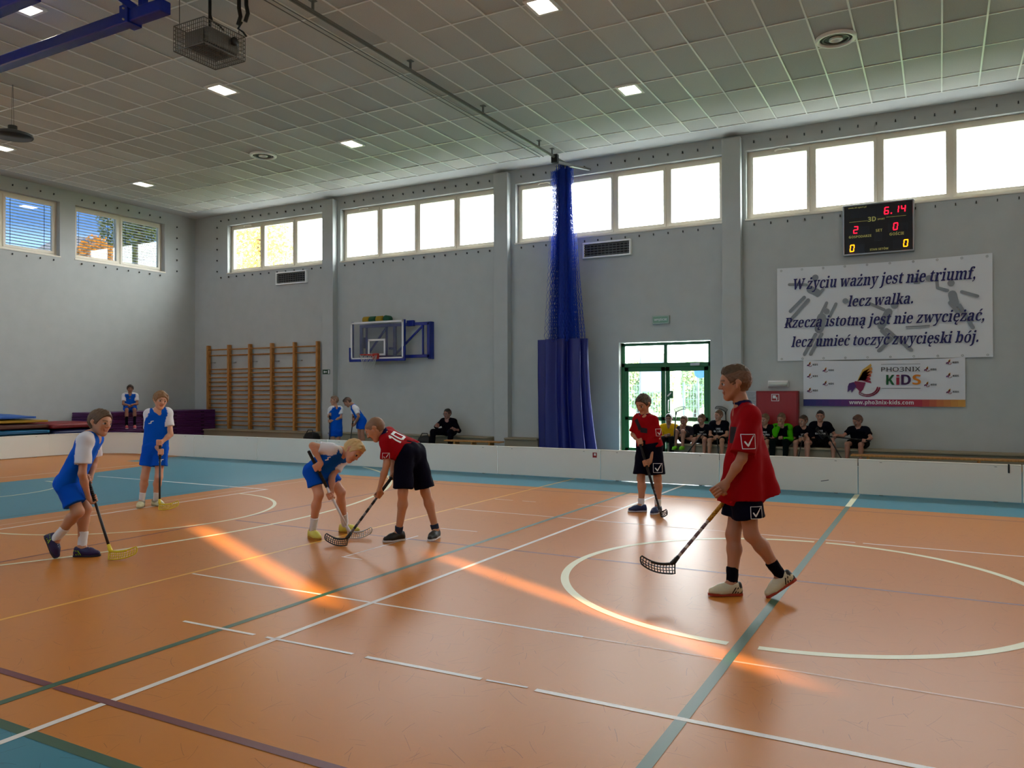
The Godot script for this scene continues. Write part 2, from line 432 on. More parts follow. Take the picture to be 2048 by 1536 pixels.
func build_blinds():   # outside venetian blinds of the end wall: open slats that stop short of the frame's edge
	var st := st_new(); bx(st, Vector3.ZERO, Vector3(0.075, 0.004, 1.30), Basis(Vector3(0, 0, 1), 0.16)); var slat := done(st)
	var k := 0
	for b in end_bays.slice(0, 3):
		for half in 2:
			var zc: float = b[0] + 0.72 + half * 1.46
			var root := thing("venetian_blind", ["open slatted blind in the end-wall pane next to the room corner", "open slatted blind in the middle end-wall pane, second from the room corner", "open slatted blind in the third end-wall pane from the room corner", "open slatted blind in the end-wall pane cut by the picture edge", "open slatted outdoor blind in a side window further along the end wall", "open slatted outdoor blind in the furthest side window along the end wall"][k], "blind", Vector3(XL - 0.32, W0, zc), "outside blinds of the end-wall windows")
			k += 1
			for i in 17: place("slat", slat, M.white, root, Vector3(0, 0.12 + i * 0.0815, 0))
			for s in [-0.45, 0.45]:
				var c := st_new(); bx(c, Vector3(0.045, 0.75, s), Vector3(0.006, 1.45, 0.012)); obj("ladder_tape", c, M.grey, root)
			for s in [-0.67, 0.67]:
				var c := st_new(); bx(c, Vector3(0, 0.75, s), Vector3(0.03, 1.5, 0.02)); obj("guide_rail", c, M.frame, root)

func strip(st: SurfaceTool, a: Vector2, b: Vector2, w: float, y: float):   # flat painted line on the floor
	var d := (b - a).normalized() * w / 2; var n := Vector2(-d.y, d.x)
	poly_out(st, [Vector3(a.x + n.x, y, a.y + n.y), Vector3(b.x + n.x, y, b.y + n.y), Vector3(b.x - n.x, y, b.y - n.y), Vector3(a.x - n.x, y, a.y - n.y)], Vector3((a.x + b.x) / 2, y - 1, (a.y + b.y) / 2))
func ring(st: SurfaceTool, c: Vector2, r: float, a0: float, a1: float, w: float, y: float):
	var n := maxi(8, int(absf(a1 - a0) * r / 0.06))
	for i in n:
		var p := a0 + (a1 - a0) * i / n; var q := a0 + (a1 - a0) * (i + 1) / n
		var f := []
		for e in [[p, r - w / 2], [p, r + w / 2], [q, r + w / 2], [q, r - w / 2]]: f.append(Vector3(c.x + cos(e[0]) * e[1], y, c.y + sin(e[0]) * e[1]))
		poly_out(st, f, f[0] - Vector3.UP)
func build_floor_marks():
	var fl := get_node("floor")
	var st := st_new()
	for poly in [[Vector2(-9.95, ZN), Vector2(XR, ZN), Vector2(XR, -2.06), Vector2(-9.95, -2.06)], [Vector2(-15.6, -11.08), Vector2(XR, -11.08), Vector2(XR, ZB), Vector2(-15.6, ZB)]]:
		poly_out(st, poly.map(func(v): return Vector3(v.x, 0.0006, v.y)), Vector3(0, -5, -5))
	obj("teal_border", st, M.teal, fl)
	st = st_new()
	var left := [Vector2(-9.95, ZN), Vector2(-13.85, ZN), Vector2(-13.85, -9.0), Vector2(-14.25, -10.5), Vector2(-14.9, -11.6), Vector2(-15.6, -12.4), Vector2(-9.75, -12.4)]
	var tri := Geometry2D.triangulate_polygon(PackedVector2Array(left))
	for i in range(0, tri.size(), 3):
		var f := []
		for k in 3: f.append(Vector3(left[tri[i + k]].x, 0.0008, left[tri[i + k]].y))
		poly_out(st, f, f[0] - Vector3.UP)
	obj("teal_field", st, M.teal, fl)
	var cream := paint(Color(0.85, 0.84, 0.70), 0.4); var white := paint(Color(0.86, 0.84, 0.82), 0.4); var faint := paint(Color(0.82, 0.66, 0.55), 0.45)
	var green := paint(Color(0.08, 0.29, 0.19), 0.4); var purple := paint(Color(0.38, 0.11, 0.16), 0.4); var yellow := paint(Color(0.88, 0.66, 0.22), 0.4)
	var line := func(m, y, list):
		for l in list:
			var s := st_new(); strip(s, Vector2(l[0], l[1]), Vector2(l[2], l[3]), l[4], y); obj("court_line", s, m, fl)
	line.call(green, 0.0016, [[-4.06, -11.08, -4.06, -2.06, 0.055], [-1.06, -11.08, -1.06, -2.06, 0.06], [-10.0, -2.07, 8.0, -2.07, 0.06], [-9.98, -11.08, -9.98, -2.06, 0.02]])
	line.call(cream, 0.0018, [[-1.06, -12.42, -1.06, -11.08, 0.07]])
	line.call(yellow, 0.0014, [[-5.53, -12.42, -5.53, 4.0, 0.034]])
	line.call(white, 0.0020, [[-3.60, -12.42, -3.60, 4.0, 0.042], [-4.42, -3.56, -3.78, -3.57, 0.028], [-3.68, -3.57, -3.0, -3.58, 0.026], [-2.9, -3.575, -2.14, -3.59, 0.034], [-2.11, -3.59, -1.87, -3.60, 0.018], [-1.82, -3.59, 4.0, -3.60, 0.038]])
	line.call(white, 0.0012, [[-9.16, -8.9, -9.16, 4.0, 0.045], [-13.3, -8.88, -9.14, -8.90, 0.045], [-5.5, -4.52, -1.95, -4.5, 0.026], [-5.5, -8.58, -2.95, -8.55, 0.024], [-1.78, -8.55, -0.75, -8.53, 0.026], [-0.68, -8.52, 4.0, -8.53, 0.032],
		[-5.49, -9.59, -5.2, -9.59, 0.02], [-5.06, -9.6, -4.85, -9.6, 0.02], [-4.25, -9.64, -3.63, -9.66, 0.02], [-4.82, -5.62, -4.82, -6.8, 0.016], [-4.84, -5.62, -4.6, -5.62, 0.014], [-4.86, -7.28, -4.4, -7.3, 0.018], [-14.6, -7.0, -14.58, -11.0, 0.04]])
	line.call(faint, 0.0011, [[-1.95, -4.5, 4.0, -4.47, 0.022], [-9.45, 4.0, -9.42, -10.5, 0.03], [-2.95, -8.55, -1.78, -8.55, 0.02]])
	line.call(purple, 0.0010, [[-7.3, -6.61, 6.0, -6.61, 0.034], [-7.4, 4.0, -7.4, -11.0, 0.034], [-9.9, -10.73, 6.0, -10.73, 0.03]])
	line.call(purple, 0.0022, [[-10.0, -2.46, -4.09, -2.46, 0.05], [-4.02, -2.46, 8.0, -2.5, 0.05]])
	for a in [[Vector2(-9.16, -6.58), 1.77, -PI / 2, PI / 2, 0.045], [Vector2(-13.36, -6.58), 1.4, -PI / 2, PI / 2, 0.045], [Vector2(-13.38, -6.58), 6.66, -1.06, 1.06, 0.05]]:
		var s := st_new(); ring(s, a[0], a[1], a[2], a[3], a[4], 0.0017); obj("court_line", s, cream, fl)
	for a in [[-PI / 2 + 0.03, PI / 2 - 0.06], [PI / 2 + 0.04, PI * 1.5 - 0.03]]:
		var s := st_new(); ring(s, Vector2(-1.06, -6.58), 1.79, a[0], a[1], 0.066, 0.0017); obj("centre_circle", s, cream, fl)

# ---------------------------------------------------------------- outside, seen through the panes and the glass door
func leafy_mesh(n: int, r: Vector3, leaf: float, sd: int) -> ArrayMesh:   # a cloud of small two-sided leaf clusters
	var st := st_new(); var g := RandomNumberGenerator.new(); g.seed = sd
	for i in n:
		var d := Vector3(g.randfn(), g.randfn(), g.randfn()).normalized() * pow(g.randf(), 0.4)
		var p := d * r; var a := Vector3(g.randfn(), g.randfn(), g.randfn()).normalized() * leaf; var b := Vector3(g.randfn(), g.randfn(), g.randfn()).normalized() * leaf
		st.add_vertex(p - a); st.add_vertex(p + b); st.add_vertex(p + a + b * 0.2); st.add_vertex(p - a); st.add_vertex(p + a + b * 0.2); st.add_vertex(p - b)
	return done(st)
func tree(label: String, at: Vector3, h: float, r: Vector3, leaf: Color, n: int, sd: int):
	var t := thing("tree", label, "tree", at)
	var s := st_new(true); tube(s, [Vector3.ZERO, Vector3(0.1, h * 0.4, 0), Vector3(0, h - r.y * 0.6, 0.05)], [h * 0.035, h * 0.025, h * 0.01], 8); obj("trunk", s, paint(Color(0.23, 0.17, 0.12), 0.9), t)
	var m := StandardMaterial3D.new(); m.albedo_color = leaf; m.roughness = 0.8; m.backlight_enabled = true; m.backlight = leaf; m.cull_mode = BaseMaterial3D.CULL_DISABLED
	place("foliage", leafy_mesh(n, r, 0.10, sd), m, t, Vector3(0, h - r.y, 0))
func build_outside():
	var gm := StandardMaterial3D.new(); gm.albedo_color = Color(0.30, 0.42, 0.17); gm.roughness = 0.95
	world_tex(gm, noise_tex(0.03, Color(0.7, 0.75, 0.6), Color(1, 1, 1), 33), 0.3)
	var st := st_new()
	lohi(st, Vector3(-120, -0.5, -120), Vector3(120, -0.22, ZB - 0.36)); lohi(st, Vector3(-120, -0.5, ZN + 0.31), Vector3(120, -0.22, 60))
	lohi(st, Vector3(-120, -0.5, ZB - 0.36), Vector3(XL - 0.36, -0.22, ZN + 0.31)); lohi(st, Vector3(XR + 0.36, -0.5, ZB - 0.36), Vector3(120, -0.22, ZN + 0.31))
	structure("ground", st, gm)
	st = st_new(); lohi(st, Vector3(-60, -0.21, ZB - 9.0), Vector3(60, -0.12, ZB - 0.36)); structure("bounce_paving", st, paint(Color(0.68, 0.67, 0.64), 0.9))  # pale paving added to throw light up through the windows onto the ceiling
	tree("golden larch seen through the window bay beside the room corner", Vector3(-31.4, -0.22, -30.0), 12.4, Vector3(2.2, 4.4, 1.8), Color(0.80, 0.70, 0.30), 5200, 1)
	tree("yellow autumn tree behind the slatted blinds of the end wall", Vector3(-34.0, -0.22, -22.6), 8.9, Vector3(1.4, 2.8, 1.1), Color(0.58, 0.40, 0.06), 5000, 2)
	tree("tall green tree behind the end-wall blinds nearest the corner", Vector3(-40.0, -0.22, -29.3), 16.0, Vector3(2.2, 4.0, 2.3), Color(0.20, 0.27, 0.05), 8000, 3)
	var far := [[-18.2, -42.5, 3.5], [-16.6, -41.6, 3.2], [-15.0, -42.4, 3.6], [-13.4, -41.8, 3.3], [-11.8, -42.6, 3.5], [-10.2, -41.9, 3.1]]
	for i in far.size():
		tree(["outermost pale tree beyond the fence, half hidden by the door jamb", "pale green tree beyond the fence, second from the jamb", "taller pale tree beyond the fence behind the notice board", "feathery pale tree beyond the fence behind the middle door stile", "pale tree beyond the fence behind the round blue sign", "rounded low tree beyond the fence at the edge of the right door leaf"][i], Vector3(far[i][0], -0.22, far[i][1]), far[i][2], Vector3(0.76, 1.5, 0.76), Color(0.60, 0.68, 0.52), 3500, 10 + i)  # glare through the door is put into the pale leaf colour
	# white house beyond the end wall
	var hs := thing("house", "white neighbouring house behind the end-wall blinds", "house", Vector3(-50, -0.22, -36.2))
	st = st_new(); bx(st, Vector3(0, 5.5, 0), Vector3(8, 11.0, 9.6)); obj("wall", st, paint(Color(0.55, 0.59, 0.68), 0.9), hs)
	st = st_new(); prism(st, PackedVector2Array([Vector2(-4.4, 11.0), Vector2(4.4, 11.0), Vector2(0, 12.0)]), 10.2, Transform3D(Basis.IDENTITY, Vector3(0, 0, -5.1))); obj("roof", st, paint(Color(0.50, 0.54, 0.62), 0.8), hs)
	st = st_new(); bx(st, Vector3(4.03, 8.6, 1.0), Vector3(0.08, 1.4, 1.2)); obj("window", st, paint(Color(0.3, 0.35, 0.42), 0.2), hs)
	# wire fence across the playing field
	var fc := thing("wire_fence", "wire mesh fence outside the glass door", "fence", Vector3(-13, -0.22, -27.5))
	for i in 7:
		var p := st_new(); bx(p, Vector3(i * 2.5, 1.0, 0), Vector3(0.06, 2.0, 0.06)); obj("post", p, paint(Color(0.45, 0.55, 0.50), 0.5), fc)
	for i in 6:
		var p := st_new()
		for k in 24: bx(p, Vector3(i * 2.5 + 0.05 + k * 0.1, 1.0, 0), Vector3(0.012, 1.9, 0.012))
		for k in 8: bx(p, Vector3(i * 2.5 + 1.25, 0.15 + k * 0.25, 0), Vector3(2.45, 0.014, 0.014))
		obj("mesh_panel", p, paint(Color(0.50, 0.60, 0.55), 0.5), fc)
	var sg := thing("notice_board", "tall pale notice board standing outside behind the left door leaf", "sign", Vector3(-8.8, -0.22, -26.4))
	st = st_new()
	for s in [-0.42, 0.42]: bx(st, Vector3(s, 1.5, 0), Vector3(0.07, 3.0, 0.07))
	obj("post", st, M.grey, sg)
	st = st_new(); cbx(st, Vector3(0, 2.3, 0.03), Vector3(0.78, 1.25, 0.05), 0.01); obj("board", st, paint(Color(0.55, 0.60, 0.70), 0.6), sg)
	var rs := thing("round_road_sign", "round blue sign on a thin pole outside behind the right door leaf", "sign", Vector3(-7.35, -0.22, -27.0))
	st = st_new(true); tube(st, [Vector3.ZERO, Vector3(0, 3.2, 0)], 0.03, 8); obj("pole", st, M.grey, rs)
	st = st_new(); prism(st, disc(Vector2(0, 2.35), 0.22), 0.03, Transform3D(Basis.IDENTITY, Vector3(0.1, 0, 0.04))); obj("disc", st, paint(Color(0.05, 0.35, 0.62), 0.4), rs)

# ---------------------------------------------------------------- things under the ceiling
func build_ceiling_things():
	var names_of := {Vector2(-11.62, -6.6): "recessed square ceiling lamp above the blue steel beam at the top left", Vector2(-11.62, -10.2): "recessed square ceiling lamp just below the caged projector", Vector2(-18.8, -10.2): "recessed ceiling lamp under the round pendant disc at the left edge",
		Vector2(-18.8, -13.85): "recessed ceiling lamp closest to the corner of the two window walls", Vector2(-11.62, -13.85): "recessed ceiling lamp between the left ceiling vent and the curtain rail", Vector2(-5.02, -10.2): "large bright ceiling lamp cut by the top picture edge, beside the curtain rail", Vector2(-5.02, -13.85): "recessed ceiling lamp above the window bay over the glass door"}
	var rim := st_new(); var s := 0.36; var t := 0.45
	for e in [[Vector3(0, -0.012, -t / 2), Vector3(s, 0.03, 0.05)], [Vector3(0, -0.012, t / 2), Vector3(s, 0.03, 0.05)], [Vector3(-s / 2, -0.012, 0), Vector3(0.05, 0.03, t + 0.05)], [Vector3(s / 2, -0.012, 0), Vector3(0.05, 0.03, t + 0.05)]]: cbx(rim, e[0], e[1], 0.004)
	var rim_mesh := done(rim)
	var df := st_new(); bx(df, Vector3(0, -0.006, 0), Vector3(s - 0.05, 0.012, t - 0.05)); var df_mesh := done(df)
	var lit := glow(Color(1.0, 0.95, 0.88), 3.0)
	for p in lamp_spots:
		var o := thing("ceiling_lamp", names_of.get(p, "recessed square ceiling lamp in a part of the ceiling outside the picture"), "lamp", Vector3(p.x, HC, p.y), "recessed ceiling lamps")
		place("rim", rim_mesh, M.bar, o); place("diffuser", df_mesh, lit, o)
		var l := AreaLight3D.new(); l.name = "light"; o.add_child(l); l.position.y = -0.03; l.rotation_degrees.x = -90
		l.area_size = Vector2(s - 0.06, t - 0.06); l.light_color = Color(1.0, 0.95, 0.88); l.light_energy = 0.62; l.area_range = 30.0; l.area_attenuation = 2.0; l.shadow_enabled = true
	for k in vent_spots.size():
		var v: Vector2 = vent_spots[k]
		var o := thing("swirl_air_vent", ["round ceiling air vent near the right-hand window bay", "round ceiling air vent over the window bays left of the curtain"][k], "vent", Vector3(v.x, HC, v.y), "round ceiling air vents")
		var st := st_new(true); lathe(st, [Vector2(0.31, 0.0), Vector2(0.31, -0.03), Vector2(0.29, -0.045), Vector2(0.255, -0.045), Vector2(0.24, -0.02), Vector2(0.24, 0.0)], 36); obj("outer_ring", st, M.bar, o)
		st = st_new(true); lathe(st, [Vector2(0.25, -0.014), Vector2(0.10, -0.014), Vector2(0.0, -0.014)], 36); obj("throat", st, M.black, o)
		st = st_new(true); lathe(st, [Vector2(0.205, -0.012), Vector2(0.205, -0.03), Vector2(0.185, -0.03), Vector2(0.185, -0.012)], 36); obj("deflector_ring", st, M.grey, o)
		st = st_new(true); lathe(st, [Vector2(0.10, -0.012), Vector2(0.105, -0.035), Vector2(0.07, -0.045), Vector2(0.05, -0.02), Vector2(0.0, -0.02)], 28); obj("hub", st, M.bar, o)
	# projector in a hanging wire cage
	var pr := thing("caged_projector", "grey box projector in a wire cage hanging from the ceiling", "projector", Vector3(-8.90, 6.18, -7.60))
	var st := st_new(); cbx(st, Vector3(0.02, 0.18, -0.02), Vector3(0.46, 0.20, 0.54), 0.012); obj("housing", st, paint(Color(0.42, 0.42, 0.40), 0.5), pr)
	st = st_new(); bx(st, Vector3(0.02, 0.0755, -0.02), Vector3(0.40, 0.01, 0.50)); obj("base_plate", st, M.dark, pr)
	for i in 9:
		st = st_new(); bx(st, Vector3(-0.16 + i * 0.045, 0.066, -0.02), Vector3(0.012, 0.012, 0.48)); obj("vent_rib", st, M.grey, pr)
	st = st_new(true); lathe(st, [Vector2(0.05, 0), Vector2(0.06, 0.05), Vector2(0.045, 0.06), Vector2(0, 0.06)], 20, Vector3(0.28, 0.2, -0.15), Basis(Vector3(0, 0, 1), -PI / 2)); obj("lens", st, M.black, pr)
	st = st_new(); bx(st, Vector3(0.02, 0.30, -0.02), Vector3(0.30, 0.05, 0.34)); obj("mount_plate", st, M.dark, pr)
	var cage := st_new(); var hx := 0.30; var hz := 0.355; var w := 0.007
	for y in 7:
		var yy := 0.0 + y * 0.057
		for sg in [-1, 1]:
			bx(cage, Vector3(0, yy, sg * hz), Vector3(hx * 2, w * (2.0 if y == 0 or y == 6 else 0.8), w * 0.8)); bx(cage, Vector3(sg * hx, yy, 0), Vector3(w * 0.8, w * (2.0 if y == 0 or y == 6 else 0.8), hz * 2))
	for i in 16:
		var x := -hx + i * hx * 2 / 15
		for sg in [-1, 1]: bx(cage, Vector3(x, 0.17, sg * hz), Vector3(w * 0.8, 0.342, w * 0.8))
		bx(cage, Vector3(x, 0, 0), Vector3(w * 0.6, w * 0.6, hz * 2))
	for i in 20:
		var z := -hz + i * hz * 2 / 19
		for sg in [-1, 1]: bx(cage, Vector3(sg * hx, 0.17, z), Vector3(w * 0.8, 0.342, w * 0.8))
		bx(cage, Vector3(0, 0, z), Vector3(hx * 2, w * 0.6, w * 0.6))
	obj("wire_cage", cage, paint(Color(0.40, 0.39, 0.36), 0.5), pr)
	st = st_new(true); tube(st, [Vector3(0, 1.0, 0), Vector3(0, 0.42, 0)], 0.022, 10); obj("ceiling_tube", st, M.black, pr)
	st = st_new(true); tube(st, [Vector3(0.0, 0.62, 0.0), Vector3(0.05, 0.48, 0), Vector3(0.16, 0.40, -0.03), Vector3(0.22, 0.33, -0.05)], 0.012, 8); obj("cable", st, M.black, pr)
	for e in [Vector3(-0.30, 0, 0.26), Vector3(0.28, 0, -0.26)]:
		st = st_new(true); tube(st, [e + Vector3(0, 1.0, 0), e + Vector3(0, 0.34, 0)], 0.005, 6); obj("hanger_wire", st, M.dark, pr)
	st = st_new(true)
	for e in [Vector3(0.24, 0.62, -0.30), Vector3(0.34, 0.66, -0.34)]: tube(st, [e + Vector3(0, 0.34, 0), e + Vector3(0, 0.12, 0), e + Vector3(0.03, 0.0, 0), e + Vector3(0, -0.12, 0.02)], 0.028, 8)
	tube(st, [Vector3(0.28, 0.55, -0.32), Vector3(0.22, 0.46, -0.30), Vector3(0.30, 0.40, -0.32), Vector3(0.34, 0.34, -0.34)], 0.014, 8); obj("cable_bundle", st, M.dark, pr)
	# round pendant disc
	var pd := thing("pendant_disc", "round dark pendant disc hanging on two wires at the left edge", "loudspeaker", Vector3(-14.78, 6.15, -8.22))
	st = st_new(true); lathe(st, [Vector2(0.0, 0.0), Vector2(0.30, 0.0), Vector2(0.30, 0.02)], 40); obj("underside", st, M.dark, pd)
	st = st_new(true); lathe(st, [Vector2(0.30, 0.015), Vector2(0.325, 0.0), Vector2(0.335, 0.02), Vector2(0.32, 0.05), Vector2(0.22, 0.085), Vector2(0.09, 0.10), Vector2(0.075, 0.12), Vector2(0.075, 0.20), Vector2(0.0, 0.205)], 40); obj("housing", st, paint(Color(0.24, 0.25, 0.24), 0.5), pd)
	for sg in [-0.04, 0.04]:
		st = st_new(true); tube(st, [Vector3(sg, 0.2, 0), Vector3(sg * 0.2, 0.95, 0)], 0.004, 6); obj("wire", st, M.grey, pd)
	# blue steel beam of the folding basket
	var bm := thing("steel_beam_frame", "blue square-tube steel frame hanging under the ceiling at the top left", "frame", Vector3(-9.6, 6.35, -6.58))
	st = st_new(); cbx(st, Vector3(-3.1, 0.0, 0.0), Vector3(8.4, 0.16, 0.16), 0.012); obj("lower_beam", st, M.blue_steel, bm)
	st = st_new(); cbx(st, Vector3(0.64, 0.40, -0.02), Vector3(0.09, 0.66, 0.09), 0.008); obj("upright", st, M.blue_steel, bm)
	st = st_new(); bx(st, Vector3(0.26, 0.33, 0.25), Vector3(0.09, 0.98, 0.09), frame_of(Vector3(-0.62, 0.53, 0.49))); obj("cross_brace", st, M.blue_steel, bm)
	st = st_new(); cbx(st, Vector3(0.42, 0.02, 0), Vector3(0.16, 0.24, 0.22), 0.006); obj("clamp", st, M.blue_steel, bm)
	st = st_new(true)
	for y in [-0.06, 0.08]: tube(st, [Vector3(0.44, y, 0.13), Vector3(0.44, y, -0.13)], 0.012, 6)
	obj("bolt", st, M.steel, bm)
	st = st_new(); cbx(st, Vector3(-2.4, 0.0, 0.98), Vector3(4.8, 0.16, 0.16), 0.012); cbx(st, Vector3(-0.3, 0.40, 0.98), Vector3(0.09, 0.66, 0.09), 0.008); obj("rear_beam", st, M.blue_steel, bm)
	# curtain rail with ropes
	var rl := thing("curtain_rail", "long ceiling rail of the dividing curtain running across the hall", "rail", Vector3(-7.84, 6.93, 0))
	st = st_new(); bx(st, Vector3(0, 0.01, -7.2), Vector3(0.055, 0.03, 20.2)); bx(st, Vector3(0, -0.015, -7.2), Vector3(0.025, 0.02, 20.2)); obj("track", st, paint(Color(0.42, 0.42, 0.40), 0.35), rl)
	for z in [-16.4, -15.73, -13.27, -10.86, -8.5, -6.1, -3.7]:
		st = st_new(); bx(st, Vector3(0, 0.09, z), Vector3(0.03, 0.16, 0.03)); bx(st, Vector3(0, 0.165, z), Vector3(0.09, 0.01, 0.09)); obj("hanger", st, M.grey, rl)
	for dx in [-0.32, -0.42]:
		st = st_new(true); tube(st, [Vector3(dx, 0.08, -16.6), Vector3(dx, 0.05, -7.0), Vector3(dx, 0.08, 2.8)], 0.008, 6); obj("rope", st, M.grey, rl)
	st = st_new(); cbx(st, Vector3(0.0, -0.03, -16.55), Vector3(0.16, 0.20, 0.10), 0.01); obj("pulley_box", st, M.dark, rl)
	st = st_new(); cbx(st, Vector3(0.25, -0.10, -17.1), Vector3(0.06, 0.06, 1.1), 0.005, Basis(Vector3.UP, -0.42)); obj("parking_arm", st, M.steel, rl)
	build_curtain()

func build_curtain():
	var o := thing("dividing_curtain", "gathered blue dividing curtain with a net upper half and cloth skirt", "curtain", Vector3(-7.78, 0, -16.95))
	# pleats: a closed wavy outline that widens downwards
	var edge := func(y: float, k: int, n: int) -> Vector3:
		var a := TAU * k / n
		var f := 0.0
		var wid: float; var dep: float; var cx: float
		if y > 2.72: f = (6.85 - y) / 4.13; wid = lerpf(0.24, 0.44, f * f * 0.6 + f * 0.4); dep = lerpf(0.12, 0.22, f); cx = lerpf(-0.06, 0.02, f)
		else: f = (2.72 - y) / 2.72; wid = lerpf(0.52, 0.60, f * f); dep = lerpf(0.24, 0.32, f); cx = lerpf(-0.02, 0.12, f * f)
		var pleat := 1.0 + (0.16 if y > 2.72 else 0.24) * sin(a * 9.0 + y * 0.35) + 0.08 * sin(a * 17.0 + 1.3 + y * 0.8)
		return Vector3(cx + cos(a) * wid * pleat, y, sin(a) * dep * pleat)
	var st := st_new(true); var n := 150; var rows := 26
	for i in rows:
		var y0 := 0.03 + 2.69 * i / rows; var y1 := 0.03 + 2.69 * (i + 1) / rows
		for k in n: poly_out(st, [edge.call(y0, k, n), edge.call(y0, k + 1, n), edge.call(y1, k + 1, n), edge.call(y1, k, n)], Vector3(0.02, (y0 + y1) / 2, 0))
	var cl := StandardMaterial3D.new(); cl.albedo_color = Color(0.008, 0.065, 0.42); cl.roughness = 0.45; cl.cull_mode = BaseMaterial3D.CULL_DISABLED
	obj("skirt", st, cl, o)
	# knotted net: two layers of diamond mesh plus the bunched core
	var cord := StandardMaterial3D.new(); cord.albedo_color = Color(0.01, 0.21, 0.60); cord.roughness = 0.6; cord.backlight_enabled = true; cord.backlight = Color(0.02, 0.28, 0.80)
	for layer in 4:
		var ns := st_new(); var cols := 46; var cell := 0.085; var scale_in: float = [1.04, 0.90, 0.74, 0.52][layer]; var nr := int(4.12 / cell)
		var at := func(i: int, k2: float) -> Vector3:
			var y := 2.66 + i * cell; var e: Vector3 = edge.call(maxf(y, 2.721), int(k2 * 2) % (cols * 2), cols * 2)
			return Vector3(e.x * scale_in, y, e.z * scale_in)
		for i in nr:
			for k in cols:
				var sft := 0.5 if i % 2 == 0 else 0.0
				for dk in [-0.5, 0.5]:
					var a: Vector3 = at.call(i, k + sft + 0.5); var b: Vector3 = at.call(i + 1, k + sft + 0.5 + dk)
					var d := b - a; var side := Vector3(-d.z, 0, d.x).normalized() * 0.0
					var wv := d.cross(Vector3(a.x, 0, a.z)).normalized() * 0.0065
					ns.add_vertex(a - wv); ns.add_vertex(b - wv); ns.add_vertex(b + wv); ns.add_vertex(a - wv); ns.add_vertex(b + wv); ns.add_vertex(a + wv + side)
		var no := obj("net", ns, cord, o); no.set_meta("kind", "stuff")
	var core := st_new(true); var g := RandomNumberGenerator.new(); g.seed = 77
	for i in 34:
		var a := g.randf() * TAU; var rr := g.randf_range(0.2, 0.95); var pts := []
		for j in 8:
			var y := 2.68 + 4.18 * j / 7.0; var e: Vector3 = edge.call(maxf(y, 2.73), int(a / TAU * 60), 60)
			pts.append(Vector3(e.x * rr * 0.9 + g.randf_range(-0.015, 0.015), y, e.z * rr * 0.9 + g.randf_range(-0.015, 0.015)))
		tube(core, pts, 0.010, 5)
	var co := obj("gathered_cords", core, cord, o); co.set_meta("kind", "stuff")
	var gr := st_new(true); tube(gr, [Vector3(-0.24, 6.84, 0), Vector3(0.22, 6.80, 0.0)], 0.02, 8); obj("top_bar", gr, M.steel, o)

